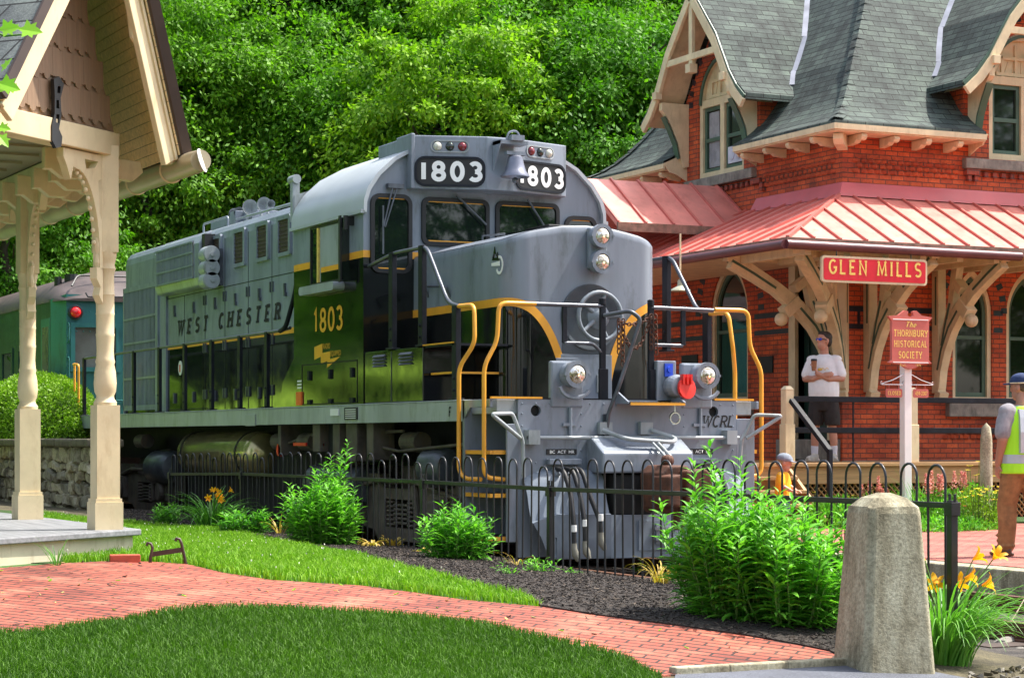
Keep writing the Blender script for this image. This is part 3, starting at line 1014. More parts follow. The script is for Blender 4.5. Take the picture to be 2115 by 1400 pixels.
def gable_window(u, o, ind, curtain):
    lp = gothic(u, .68, 5.38, 6.55, 7.30)
    li = gothic(u, .59, 6.62, 6.63, 7.19)
    l1 = [(u - .59, 5.47), (u - .06, 5.47), (u - .06, 6.5), (u - .59, 6.5)]
    l2 = [(u + .06, 5.47), (u + .59, 5.47), (u + .59, 6.5), (u + .06, 6.5)]
    f = MB(); f.plate(lp, [li, l1, l2], lambda a, b: o(a, b) + ind * .03, ind * .1)
    fr = f.build('dormer_window', M['tan'], st, bevel=.006)
    g = MB()
    r = [(p[0], p[1]) for p in lp]
    ribbon(g, [(u + (p[0]-u)*1.0, p[1]) for p in gothic(u, .635, 6.5, 6.55, 7.245)[1:][1:]], .05, lambda a, b: o(a, b) + ind * .0, ind * .03)
    g.build('arch_trim', M['gtrim'], fr)
    pn = MB(); pn.plate(li, [], lambda a, b: o(a, b) + ind * .09, ind * .03)
    for a in (-.38, -.13, .13, .38):
        h = .48 if abs(a) < .2 else .28
        ribbon(pn, [(u + a, 6.62), (u + a, 6.62 + h)], .05, lambda p, q: o(p, q) + ind * .06, ind * .03)
    for z in (6.66, 6.9): ribbon(pn, [(u - .5 + (z - 6.66) * .5, z), (u + .5 - (z - 6.66) * .5, z)], .05, lambda p, q: o(p, q) + ind * .055, ind * .03)
    for k in range(7):
        a = -.5 + k * .16
        ribbon(pn, [(u + a, 6.64), (u + a * .75, 6.86)], .012, lambda p, q: o(p, q) + ind * .08, ind * .02)
    pn.build('arch_panel', M['tan'], fr)
    for l in (l1, l2):
        s = MB(); li3 = [(l[0][0]+.06, l[0][1]+.06), (l[1][0]-.06, l[1][1]+.06), (l[2][0]-.06, l[2][1]-.06), (l[3][0]+.06, l[3][1]-.06)]
        s.plate(l, [li3], lambda a, b: o(a, b) + ind * .07, ind * .05)
        ribbon(s, [(l[0][0] + .05, 5.98), (l[1][0] - .05, 5.98)], .06, lambda a, b: o(a, b) + ind * .065, ind * .05)
        s.build('sash', M['gtrim'], fr)
        p = MB(); p.plate(l, [], lambda a, b: o(a, b) + ind * .105, ind * .01)
        p.build('pane', M['sglass'], fr)
    if curtain:
        c = MB(); c.plate([(u + .18, 5.55), (u + .5, 5.55), (u + .5, 6.42), (u + .2, 6.42)], [], lambda a, b: o(a, b) + ind * .098, ind * .004)
        c.build('curtain', simple('pale_curtain', (.28,.27,.29), .8, var=.3, scale=6), fr)
        c = MB()
        c.box(XW + .05, XW + .09, u - .56, u - .14, 5.54, 5.8)
        for k in (-.45, -.25): c.lathe([(0, 0), (.085, 0), (.085, .012), (.06, .018), (0, .018)], (XW + .05, u + k, 5.67), (-1, 0, 0), 16)
        c.build('window_fan', simple('fan_plastic', (.55,.55,.66), .4), fr)
gable_window(GY, TR(0), V(1, 0, 0), True)
gable_window(GX, FR(0), V(0, 1, 0), False)
# door
f = MB(); f.plate([(24.8, DZ), (25.95, DZ), (25.95, 4.05), (24.8, 4.05)], [[(24.95, DZ + .02), (25.78, DZ + .02), (25.78, 3.9), (24.95, 3.9)]], TR(.06), (.16, 0, 0))
dr = f.build('door_frame', M['tan'], st, bevel=.01)
f = MB(); f.plate([(24.95, DZ + .02), (25.78, DZ + .02), (25.78, 3.05), (24.95, 3.05)], [[(25.08, 1.9), (25.65, 1.9), (25.65, 2.9), (25.08, 2.9)], [(25.08, 1.1), (25.65, 1.1), (25.65, 1.75), (25.08, 1.75)]], TR(-.1), (.04, 0, 0))
f.box(XW + .125, XW + .15, 24.95, 25.78, DZ + .02, 3.05)
f.build('door', M['doorgreen'], st)
f = MB(); f.box(XW + .09, XW + .11, 25.0, 25.73, 3.12, 3.85); tr_ = f.build('transom', M['sglass'], st)
f = MB(); f.box(XW + .05, XW + .13, 24.95, 25.78, 3.05, 3.12); f.build('transom_bar', M['tan'], st)
f = MB()
f.box(XW - .02, XW, 26.45, 26.85, 2.25, 2.5); f.box(XW - .02, XW, 28.65, 29.15, 2.2, 2.6)
f.split('bronze_plaque', simple('bronze', (.02,.018,.02), .4, metal=.4), st)

# main roof: bell-cast hip
prof = [(0, 5.70), (.18, 5.79), (.35, 5.92), (.52, 6.09), (.70, 6.32), (.86, 6.55), (1.02, 6.80), (1.26, 7.12), (1.5, 7.46), (1.8, 7.90), (2.6, 9.1), (3.3, 10.2)]
ex0, ex1, ey0, ey1 = XW - .42, XE + .42, YF - .42, YB + .42
mb = MB()
GAP, SGAP = 1.06, 1.02
def roof_side(P, lo, hi, c):
    for (s0, z0), (s1, z1) in zip([(0, 5.61)] + prof[:-1], prof):
        if c is not None and s1 <= SGAP + .01: spans = [((lo+s0, c-GAP), (lo+s1, c-GAP)), ((c+GAP, hi-s0), (c+GAP, hi-s1))]
        else: spans = [((lo+s0, hi-s0), (lo+s1, hi-s1))]
        for (a0, b0), (a1, b1) in spans: mb.add([P(a0, s0, z0), P(b0, s0, z0), P(b1, s1, z1), P(a1, s1, z1)], [(0,1,2,3)])
roof_side(lambda u, s, z: V(ex0 + s, u, z), ey0, ey1, GY)
roof_side(lambda u, s, z: V(u, ey0 + s, z), ex0, ex1, GX)
roof_side(lambda u, s, z: V(ex1 - s, u, z), ey0, ey1, None)
roof_side(lambda u, s, z: V(u, ey1 - s, z), ex0, ex1, None)
s_, z_ = prof[-1]
mb.add([V(ex0+s_, ey0+s_, z_), V(ex1-s_, ey0+s_, z_), V(ex1-s_, ey1-s_, z_), V(ex0+s_, ey1-s_, z_)], [(0,1,2,3)])
roof = mb.build('roof', M['slate'], st)
for sx, sy in ((1, 1), (1, -1)):
    mb = MB()     # hip cap shingles
    pp = []
    for i in range(len(prof) - 1):
        (s0, z0), (s1, z1) = prof[i], prof[i + 1]
        L = math.hypot(s1 - s0, z1 - z0); n = max(1, int(L / .15))
        for j in range(n): pp.append((lerp(s0, s1, j/n), lerp(z0, z1, j/n)))
    for (s0, z0), (s1, z1) in zip(pp[:-1], pp[1:]):
        y0 = ey0 + s0 if sy == 1 else ey1 - s0; y1 = ey0 + s1 if sy == 1 else ey1 - s1
        w = .15
        a, b = V(ex0 + s0, y0, z0 + .045), V(ex0 + s1, y1, z1 + .03)
        u, v = V(w, 0, 0), V(0, w * sy, 0)
        mb.add([a, a + u + V(0,0,-.012), b + u, b, a + v + V(0,0,-.012), b + v], [(0, 1, 2, 3), (0, 3, 5, 4)])
    mb.build('hip_cap', M['slate'], roof)
mb = MB()
for a, b in ((ey0, GY - GAP), (GY + GAP, ey1)):
    mb.box(ex0 + .02, XW, a + .02, b, 5.56, 5.60); mb.box(ex0 - .012, ex0 + .02, a - .012, b, 5.58, 5.66)
    e = b if b < GY else a
    mb.prism([V(q[0], e, q[1]) for q in ((ex0 - .01, 5.66), (ex0 + .1, 5.52), (ex0 + .2, 5.50), (XW, 5.40), (XW, 6.0), (ex0 + .3, 5.80))], (0, .03 if b < GY else -.03, 0))
for a, b in ((ex0 + .021, GX - GAP), (GX + GAP, ex1)):
    mb.box(max(a, XW), b, ey0 + .02, YF, 5.56, 5.60); mb.box(a, b, ey0 - .012, ey0 + .02, 5.58, 5.66)
    e = b if b < GX else a
    mb.prism([V(e, q[0], q[1]) for q in ((ey0 - .01, 5.66), (ey0 + .1, 5.52), (ey0 + .2, 5.50), (YF, 5.40), (YF, 6.0), (ey0 + .3, 5.80))], (.03 if b < GX else -.03, 0, 0))
mb.split('eave_soffit', M['tan'], roof)
mb = MB()
def tail(c, out, w=.09):
    side = out.cross(V(0, 0, 1)); r = []
    for a, b in ((0, 0), (.36, 0), (.37, -.04), (.34, -.08), (.29, -.09), (.24, -.07), (.18, -.11), (0, -.13)):
        r.append(c + out * a + V(0, 0, b) - side * w / 2)
    mb.prism(r, side * w)
for k in range(9):
    y = YF + .25 + k * .62
    if abs(y - GY) > 1.1: tail(V(XW, y, 5.55), V(-1, 0, 0))
    x = XW + .12 + k * .56
    if abs(x - GX) > 1.1: tail(V(x, YF, 5.55), V(0, -1, 0))
mb.prism([V(XW, YF, 5.55) + V(-.7,-.7,0)*a*.7 + V(.05,-.05,b) for a, b in ((0,0),(.5,0),(.52,-.08),(.4,-.15),(.2,-.17),(0,-.2))], V(-.1, .1, 0))
mb.split('rafter_tail', M['tan'], roof)

# gabled dormers
def dormer(axis, c):
    """axis 'x': gable faces the track (-x); 'y': gable faces -y"""
    if axis == 'x': P = lambda d, u, z: V(XW - d, c + u, z)
    else: P = lambda d, u, z: V(c + u, YF - d, z)
    half, ze, za = 1.42, 6.50, 8.28
    mb = MB()
    pr = [(half + .14, ze - .1), (half - .10, ze + .10), (half - .32, ze + .36), (half*.5, (ze + za)/2 + .1), (0, za)]
    for sg in (1, -1):
        top = [(sg * a, b) for a, b in pr]
        for (a0, b0), (a1, b1) in zip(top[:-1], top[1:]):
            nv = V(0, 0, 0)
            q = [P(.52, a0, b0), P(.52, a1, b1), P(-3.3, a1, b1), P(-3.3, a0, b0)]
            mb.add(q + [p - V(0, 0, .09) for p in q], [(0,1,2,3), (7,6,5,4), (0,3,7,4), (1,5,6,2), (0,4,5,1), (3,2,6,7)])
    dm = mb.build('dormer_roof', M['slate'], roof)
    b = MB()
    for sg in (1, -1):
        pts = [(sg * a * .97, b_ - .15) for a, b_ in pr]
        ribbon(b, pts, .14, lambda u, z: P(.57, u, z), P(.51, 0, 0) - P(.57, 0, 0))
    ribbon(b, [(-.74, 7.18), (.74, 7.18)], .1, lambda u, z: P(.56, u, z), P(.50, 0, 0) - P(.56, 0, 0))
    ribbon(b, [(0, 7.02), (0, 8.1)], .1, lambda u, z: P(.55, u, z), P(.49, 0, 0) - P(.55, 0, 0))
    cpt = P(.53, 0, 7.0); b.obox(cpt, (1,0,0), (0,1,0), (0,0,1), .07, .07, .07)
    for sg in (1, -1):
        b.obox(P(.56, sg * 1.02, 6.72), (1,0,0), (0,1,0), (0,0,1), .06, .06, .06)
        for d0, z0 in ((0.02, 6.62),):
            loop = [(0, 6.62), (.5, 6.62), (.5, 6.5), (.42, 6.42), (.3, 6.2), (.2, 5.98), (.15, 5.75), (.08, 5.6), (0, 5.62)]
            q = [P(d, sg * 1.02 - .05, z) for d, z in loop]
            b.prism(q, P(0, sg * 1.02 + .05, 0) - P(0, sg * 1.02 - .05, 0))
    b.build('barge_board', M['tan'], dm, bevel=.005)
    g = MB()
    for sg in (1, -1):
        pts = [(sg * a * .995, b_ - .055) for a, b_ in pr]
        ribbon(g, pts, .06, lambda u, z: P(.545, u, z), P(.515, 0, 0) - P(.545, 0, 0))
        lp = [(.44, 6.4), (.32, 6.18), (.22, 5.96), (.17, 5.74)]
        ribbon(g, lp, .02, lambda d, z: P(d + .012, sg * 1.02 - .062, z), P(0, sg*1.02 + .124, 0) - P(0, sg*1.02, 0))
    g.build('green_trim', M['gtrim'], dm)
    s = MB()
    for sg in (1, -1):
        for (a0, b0), (a1, b1) in zip(pr[:-1], pr[1:]):
            q = [P(.5, sg*a0*.96, b0 - .105), P(.5, sg*a1*.96, b1 - .105), P(.0, sg*a1*.96, b1 - .105), P(.0, sg*a0*.96, b0 - .105)]
            s.add(q, [(0, 1, 2, 3)])
    s.build('dormer_soffit', M['tan'], dm)
    fl = MB()      # valley flashing where the dormer meets the main slope
    sg = -1
    def main_s(z):
        for (s0, z0), (s1, z1) in zip(prof[:-1], prof[1:]):
            if z0 <= z <= z1: return lerp(s0, s1, (z - z0) / (z1 - z0))
        return 3.3
    for sg in (-1, 1):
        pts = []
        for a, b_ in pr[1:]:
            pts.append(P(-(main_s(b_) - .42), sg * a, b_ + .015))
        for p, q in zip(pts[:-1], pts[1:]):
            fl.bar(p, q, .11, .03)
    fl.build('valley_flashing', M['flashing'], dm)
    v = MB()
    for sg in (1, -1): v.box(*[k for ab in zip(P(-.001, sg * 1.145, 5.7), P(-1.0, sg * 1.05, 6.5)) for k in ab])
    v.build('dormer_cheek', M['brick'], dm)
dormer('x', GY); dormer('y', GX)

# porch canopy: standing seam roof round two sides
FX1 = 24.3
cr = [V(XW, YF, CZ1), V(FX1, YF, CZ1), V(FX1, CNY, CZ0), V(CNX, CNY, CZ0), V(CNX, 31.0, CZ0), V(XW, 31.0, CZ1)]
mb = MB()
dn = V(0, 0, -.05)
mb.add(cr + [p + dn for p in cr], [(0,1,2,3), (0,3,4,5), (9,8,7,6), (11,10,9,6), (1,7,8,2), (4,10,11,5)])
can = mb.build('canopy_roof', M['redroof'], st)
mb = MB()
up = V(0, 0, .018)
k = CNX
for i in range(1, 24):
    x = CNX + i * .42
    y1 = YF
    z1 = CZ1
    if x < XW:
        f = (x - CNX) / (XW - CNX); y1 = lerp(CNY, YF, f); z1 = lerp(CZ0, CZ1, f)
    if x < FX1: mb.bar(V(x, CNY, CZ0) + up, V(x, y1, z1) + up, .028, .036)
for i in range(1, 20):
    y = CNY + i * .42
    x1 = XW; z1 = CZ1
    if y < YF:
        f = (y - CNY) / (YF - CNY); x1 = lerp(CNX, XW, f); z1 = lerp(CZ0, CZ1, f)
    if y < 31: mb.bar(V(CNX, y, CZ0) + up, V(x1, y, z1) + up, .028, .036)
mb.bar(V(CNX, CNY, CZ0) + up, V(XW, YF, CZ1) + up, .05, .04)
# hood over the track-side door: cross gable
HZ, HE, HX0 = 5.20, 4.42, 14.55
for sg in (-1, 1):
    mb.mi = 1
    q = [V(HX0, GY, HZ), V(XW + .02, GY, HZ), V(XW + .02, GY + sg * 1.12, HE), V(HX0, GY + sg * 1.12, HE)]
    mb.add(q + [p + V(0,0,-.05) for p in q], [(0,1,2,3), (7,6,5,4), (0,4,5,1), (2,6,7,3), (0,3,7,4), (1,5,6,2)])
    mb.mi = 0
    for i in range(6):
        x = HX0 + .03 + i * .47
        mb.bar(V(x, GY, HZ + .018), V(x, GY + sg * 1.12, HE + .018), .028, .036)
mb.build('standing_seam', [M['seam'], M['redroof']], can)
mb = MB()
mb.add([V(XW - .02, YF - .02, CZ1 + .16), V(FX1, YF - .02, CZ1 + .16), V(FX1, YF - .14, CZ1 - .05), V(XW - .14, YF - .14, CZ1 - .05), V(XW - .02, 26.9, CZ1 + .16), V(XW - .14, 26.9, CZ1 - .05)], [(0,1,2,3), (0,3,5,4)])
mb.build('wall_flashing', M['redflash'], can)
mb = MB()
mb.box(CNX - .03, FX1, CNY - .03, CNY + .02, CZ0 - .10, CZ0 + .012)
mb.box(CNX - .03, CNX + .02, CNY + .021, 31, CZ0 - .10, CZ0 + .012)
mb.box(HX0, 16.3, GY - 1.16, GY - 1.12, HE - .12, HE + .01)
mb.split('fascia', M['roofedge'], can)
mb = MB()
for p, q in ((V(CNX - .08, CNY - .09, CZ0 - .09), V(18.75, CNY - .09, CZ0 - .11)), (V(CNX - .09, CNY - .08, CZ0 - .09), V(CNX - .09, 31, CZ0 - .09))):
    mb.cyl(p, q, .062, n=10)
mb.split('gutter', M['gutter'], can, smooth=50)
mb = MB()
mb.box(CNX + .03, FX1, CNY + .03, YF - .01, CZ0 - .09, CZ0 - .07)
mb.box(CNX + .03, XW - .01, YF - .01, 31, CZ0 - .09, CZ0 - .07)
for i in range(14):
    x = CNX + .3 + i * .62
    mb.box(x, x + .1, CNY + .05, YF - .01, CZ0 - .2, CZ0 - .09)
mb.build('canopy_soffit', M['tan'], can)

# curved brackets
def bracket(root, out, reach):
    """root: point on the wall at z=0; out: unit horizontal direction"""
    side = Vector((-out.y, out.x, 0))
    P = lambda d, z: root + out * d + V(0, 0, z) - side * .07
    th = side * .14
    k = reach / 1.55
    b = MB()
    ribbon(b, [(.08, 1.92), (.08, 3.76)], .15, P, th)
    main = [(.10, 1.98), (.13, 2.25), (.22, 2.55), (.38, 2.85), (.62, 3.12), (.92, 3.36), (1.22, 3.55), (1.52, 3.72)]
    ribbon(b, [(d * k, z) for d, z in main], [.13, .15, .18, .2, .2, .18, .2, .22], lambda d, z: P(d, z) + side * .004, side * .132)
    ribbon(b, [(.20 * k, 2.5), (.30 * k, 2.85), (.42 * k, 3.2), (.52 * k, 3.74)], [.12, .12, .11, .13], lambda d, z: P(d, z) + side * .008, side * .124)
    ribbon(b, [(.1 * k, 3.76), (1.6 * k, 3.76)], .10, lambda d, z: P(d, z) + side * .002, side * .136)
    ribbon(b, [(.60 * k, 3.2), (.80 * k, 3.02)], .16, lambda d, z: P(d, z) - side * .02, side * .18)
    ribbon(b, [(.5 * k, 3.5), (.66 * k, 3.36)], .12, lambda d, z: P(d, z) - side * .015, side * .17)
    ribbon(b, [(.08, 1.90), (.2, 1.86)], .12, lambda d, z: P(d, z) - side * .01, side * .16)
    c = P(.83 * k, 2.93) + side * .07
    b.ball(c, .095, n=14, m=9)
    br = b.build('canopy_bracket', M['tan'], st, bevel=.006)
    g = MB()
    for off in (-.006, .10):
        base = lambda d, z: P(d, z) + side * (.004 + (off if off < 0 else .132 - .01))
        ribbon(g, [(d * k, z) for d, z in main[1:5]], .035, base, side * .016)
        ribbon(g, [(d * k + .02, z) for d, z in main[5:]], .035, base, side * .016)
        ribbon(g, [(.23 * k, 2.6), (.30 * k, 2.85), (.42 * k, 3.2)], .03, lambda d, z: P(d, z) + side * (off if off < 0 else .124), side * .016)
        ribbon(g, [(.1, 2.9), (.1, 3.6)], .03, lambda d, z: P(d, z) + side * (off if off < 0 else .128), side * .016)
    g.build('green_inlay', M['gtrim'], br)
bracket(V(17.42, YF, 0), V(0, -1, 0), 1.55)
bracket(V(18.62, YF, 0), V(0, -1, 0), 1.55)
bracket(V(22.0, YF, 0), V(0, -1, 0), 1.55)
bracket(V(XW, YF + .06, 0), V(-1, 0, 0), 1.85)
bracket(V(XW + .03, YF - .0, 0), V(-.77, -.64, 0).normalized(), 2.2)

# porch deck, steps, lattice
mb = MB()
mb.box(13.95, 24.3, 22.98, YF - .032, DZ - .05, DZ)
mb.box(13.95, XW - .062, YF - .032, 31, DZ - .05, DZ)
pd = mb.build('porch_deck', M['porchwood'], st, bevel=.006)
mb = MB()
mb.box(14.0, 24.3, 23.03, 23.07, .66, DZ - .05)
mb.box(14.0, 14.04, 23.07, 31, .3, DZ - .05)
n = 4
for i in range(n):
    z = DZ - (i + 1) * (DZ - .15) / (n + .6)
    mb.box(13.95, 15.0, 22.98 - (i + 1) * .23, 22.98 - i * .23 + .03, z - .045, z)
    mb.box(13.97, 14.98, 22.98 - (i + 1) * .23 + .19, 22.98 - (i + 1) * .23 + .21, z - .2, z - .045)
mb.prism([V(15.0, 23.0, DZ - .06), V(15.0, 22.0, .13), V(15.0, 22.3, .13), V(15.0, 23.0, .66)], V(.05, 0, 0))
mb.build('porch_steps', M['porchwood'], st, bevel=.004)
mb = MB()
for i in range(110):
    x = 14.6 + i * .09
    for sg in (1, -1):
        a, b = V(x, 23.10 + .012 * sg, .18), V(x + sg * .48, 23.10 + .012 * sg, .66)
        mb.bar(a, b, .011, .032, up=(0, -1, 0))
mb.build('lattice', M['porchwood'], st)
mb = MB(); mb.box(14.05, 24.3, 23.2, 23.25, .0, .7); mb.build('crawl_space_shade', M['dark'], st)  # dark sheet stands in for the shade behind the lattice

# railing
rl = thing('porch_railing', 'black metal porch railing with cream newel posts and a rail sloping down the steps', 'railing', (15.06, 23.0, DZ))
def newel(x, y):
    b = MB()
    b.box(x - .075, x + .075, y - .075, y + .075, DZ, 1.45)
    b.box(x - .062, x + .062, y - .062, y + .062, 1.45, 1.90)
    b.add([(x-.07,y-.07,1.90),(x+.07,y-.07,1.90),(x+.07,y+.07,1.90),(x-.07,y+.07,1.90),(x-.035,y-.035,1.95),(x+.035,y-.035,1.95),(x+.035,y+.035,1.95),(x-.035,y+.035,1.95)], [(0,3,2,1),(4,5,6,7),(0,1,5,4),(1,2,6,5),(2,3,7,6),(3,0,4,7)])
    return b.build('newel_post', M['cream'], rl, bevel=.008)
newel(15.06, 23.1); newel(17.05, 23.1)
mb = MB()
for z in (1.78, 1.37):
    mb.bar(V(15.14, 23.1, z), V(16.97, 23.1, z), .06, .075); mb.bar(V(17.13, 23.1, z), V(22, 23.1, z), .06, .075)
mb.cyl(V(16.1, 23.1, DZ), V(16.1, 23.1, 1.78), .012)
mb.build('rail', M['blacksat'], rl, bevel=.006)
mb = MB()
for dx in (0,):
    mb.bar(V(15.06, 23.0, 1.76), V(15.06, 22.12, 1.10), .06, .075, up=(1,0,0))
    mb.bar(V(15.06, 22.12, 1.12), V(15.06, 22.12, .1), .06, .06, up=(1,0,0))
mb.build('stair_rail', M['blacksat'], rl, bevel=.006)
# hanging lamp under the canopy
hl = thing('pendant_lamp', 'small pale cone lamp hanging under the canopy beside the locomotive nose', 'lamp', tuple(at(1405, 598, 28.0)))
mb = MB(); o = hl.location
mb.cyl(o + V(0,0,.1), o + V(0,0,.75), .012)
mb.build('stem', M['tan'], hl)
mb = MB(); mb.lathe([(.035, .13), (.04, .05), (.13, .0), (.14, -.02), (.12, -.01), (.0, .04)], o, n=20)
mb.build('lamp_shade', simple('pale_green_enamel', (.42,.42,.30), .4), hl, smooth=40)
# ------------------------------------------------------------------ lettering: stroke letters with optional slab serifs
def _a(cx, cy, rx, ry, a0, a1, n=10):
    return [(cx + rx*math.cos(R(lerp(a0, a1, i/n))), cy + ry*math.sin(R(lerp(a0, a1, i/n)))) for i in range(n + 1)]
S_ = _a(.5,.75,.42,.25,35,180,8) + _a(.5,.75,.42,.25,180,270,5)[1:] + _a(.5,.25,.44,.25,90,0,5)[1:] + _a(.5,.25,.44,.25,0,-145,8)[1:]
GLY = {   # strokes on a unit box; second: serif points (x, y)
 '1': ([[(.1,.8),(.5,1),(.5,0)]], [(.5,0)], .55), 'l': ([[(.5,0),(.5,1)]], [], .35), '8': ([_a(.5,.75,.36,.25,0,360,18), _a(.5,.25,.42,.25,0,360,18)], [], .9),
 '0': ([_a(.5,.5,.42,.5,0,360,22)], [], .9), '3': ([_a(.45,.75,.4,.25,150,-90,12) , _a(.45,.25,.45,.25,90,-150,12)], [], .85),
 '2': ([_a(.48,.72,.42,.28,165,-35,10) + [(.06,0),(.94,0)]], [], .85), '7': ([[(.06,1),(.92,1),(.4,0)]], [], .8),
 '4': ([[(.7,0),(.7,1),(.05,.3),(.95,.3)]], [(.7,0)], .85), '5': ([[(.85,1),(.2,1),(.14,.56)] + _a(.46,.32,.44,.32,115,-150,12)], [], .85),
 '9': ([_a(.5,.68,.4,.32,0,360,16), [(.9,.68)] + _a(.42,.45,.48,.45,0,-70,6)], [], .85), '6': ([_a(.5,.32,.4,.32,0,360,16), [(.1,.32)] + _a(.58,.55,.48,.45,180,110,6)], [], .85),
 'W': ([[(0,1),(.26,0),(.5,.9),(.74,0),(1,1)]], [(0,1),(1,1),(.5,.95)], 1.25), 'E': ([[(.12,0),(.12,1)],[(.12,1),(.9,1)],[(.12,.5),(.7,.5)],[(.12,0),(.92,0)]], [(.12,1),(.12,0)], .8),
 'S': ([S_], [], .8), 'T': ([[(.5,0),(.5,1)],[(.02,1),(.98,1)]], [(.5,0)], .85),
 'C': ([_a(.54,.5,.46,.5,48,312,16)], [], .9), 'H': ([[(.1,0),(.1,1)],[(.9,0),(.9,1)],[(.1,.5),(.9,.5)]], [(.1,0),(.1,1),(.9,0),(.9,1)], .95),
 'R': ([[(.12,0),(.12,1)],[(.12,1),(.55,1)] + _a(.55,.74,.36,.26,90,-90,8) + [(.12,.48)],[(.5,.48),(.95,0)]], [(.12,0),(.12,1),(.95,0)], .9),
 'G': ([_a(.54,.5,.46,.5,48,330,16) + [(.96,.45),(.62,.45)]], [], .95), 'L': ([[(.12,1),(.12,0)],[(.12,0),(.92,0)]], [(.12,1),(.12,0)], .75),
 'N': ([[(.1,0),(.1,1),(.9,0),(.9,1)]], [(.1,0),(.1,1),(.9,1)], .95), 'M': ([[(.06,0),(.12,1),(.5,.12),(.88,1),(.94,0)]], [(.06,0),(.94,0),(.12,1),(.88,1)], 1.15),
 'I': ([[(.5,0),(.5,1)]], [(.5,0),(.5,1)], .42), 'O': ([_a(.5,.5,.46,.5,0,360,22)], [], 1.0),
 'Y': ([[(.02,1),(.5,.45),(.98,1)],[(.5,.45),(.5,0)]], [(.5,0),(.02,1),(.98,1)], .9), 'U': ([[(.1,1),(.1,.35)] + _a(.5,.35,.4,.35,180,360,10) + [(.9,1)]], [(.1,1),(.9,1)], .95),
 'B': ([[(.12,0),(.12,1)],[(.12,1),(.5,1)] + _a(.5,.76,.34,.24,90,-90,8) + [(.12,.52)],[(.5,.52)] + _a(.52,.26,.4,.26,90,-90,8) + [(.12,0)]], [(.12,0),(.12,1)], .85),
 'A': ([[(.02,0),(.5,1),(.98,0)],[(.22,.36),(.78,.36)]], [(.02,0),(.98,0)], .95), 'D': ([[(.12,0),(.12,1)],[(.12,1),(.45,1)] + _a(.45,.5,.47,.5,90,-90,12) + [(.12,0)]], [(.12,0),(.12,1)], .95),
 'Q': ([_a(.5,.5,.46,.5,0,360,22),[(.55,.25),(.98,-.05)]], [], 1.0), 'P': ([[(.12,0),(.12,1)],[(.12,1),(.55,1)] + _a(.55,.73,.36,.27,90,-90,8) + [(.12,.46)]], [(.12,0),(.12,1)], .85),
 'F': ([[(.12,0),(.12,1)],[(.12,1),(.9,1)],[(.12,.52),(.7,.52)]], [(.12,0),(.12,1)], .78), '-': ([[(.15,.42),(.85,.42)]], [], .6),
 'e': ([[(.12,.3),(.86,.3)] + _a(.5,.3,.38,.3,0,310,12)], [], .6), 's': ([[(p[0]*.8+.1, p[1]*.62) for p in S_]], [], .55), 't': ([[(.4,.95),(.4,.1),(.6,.02),(.8,.06)],[(.1,.62),(.75,.62)]], [], .5),
 '.': ([[(.4,0),(.4,.1)]], [], .3), 'h': ([[(.15,0),(.15,1)],[(.15,.35)] + _a(.5,.35,.35,.28,170,0,6) + [(.85,0)]], [(.15,0)], .65), ' ': ([], [], .5)}
def letters(mb, text, org, ux, uz, h, nrm, w=.14, serif=0, gap=.22, asp=.62, slant=0, th=.004, width=None):
    """text from org along ux, height h along uz, proud along nrm; w = stroke/height"""
    ux, uz, nrm = Vector(ux).normalized(), Vector(uz).normalized(), Vector(nrm).normalized()
    tot = sum(GLY[c][2] * asp + gap for c in text) - gap
    sx = 1.0 if width is None else width / (tot * h)
    x = 0; k = 0
    for c in text:
        st_, sf, wd = GLY[c]
        cwid = wd * asp
        f = lambda u, v: Vector(org) + ux * (u * h * sx) + uz * (v * h)
        for s in st_:
            pts = [(x + p[0] * cwid + slant * p[1], w/2 + p[1] * (1 - w)) for p in s]
            clean = [pts[0]]
            for p in pts[1:]:
                if math.hypot(p[0]-clean[-1][0], p[1]-clean[-1][1]) > 1e-4: clean.append(p)
            closed = math.hypot(clean[0][0]-clean[-1][0], clean[0][1]-clean[-1][1]) < 2e-3
            if closed: clean = clean[:-1]
            n = len(clean)
            Lp, Rp = [], []
            for i in range(n):
                p = Vector(clean[i])
                a = Vector(clean[(i-1) % n]) if (closed or i > 0) else None
                b = Vector(clean[(i+1) % n]) if (closed or i < n-1) else None
                if a is None: d = (b - p).normalized(); nn = Vector((-d.y, d.x)); m = 1
                elif b is None: d = (p - a).normalized(); nn = Vector((-d.y, d.x)); m = 1
                else:
                    d1, d2 = (p - a).normalized(), (b - p).normalized()
                    n1, n2 = Vector((-d1.y, d1.x)), Vector((-d2.y, d2.x))
                    nn = n1 + n2
                    if nn.length < .2: nn = n1; m = 1
                    else:
                        nn.normalize(); m = 1 / max(.45, nn.dot(n1))
                Lp.append(p + nn * m * w / 2); Rp.append(p - nn * m * w / 2)
            t = th + k * .0002; k = (k + 1) % 9
            vs = [f(q.x, q.y) + nrm * t for q in Lp] + [f(q.x, q.y) + nrm * t for q in Rp]
            fs = [(i, (i+1) % n, n + (i+1) % n, n + i) for i in range(n if closed else n - 1)]
            mb.add(vs, fs)
        if serif:
            for (sxp, syp) in sf:
                cx_ = x + sxp * cwid + slant * syp
                y0 = w/2 + syp * (1 - w)
                t = th + k * .0002; k = (k + 1) % 9
                q = [(cx_ - serif, y0 - w*.32), (cx_ + serif, y0 - w*.32), (cx_ + serif, y0 + w*.32), (cx_ - serif, y0 + w*.32)]
                mb.add([f(a, b) + nrm * t for a, b in q], [(0, 1, 2, 3)])
        x += cwid + gap
    return mb
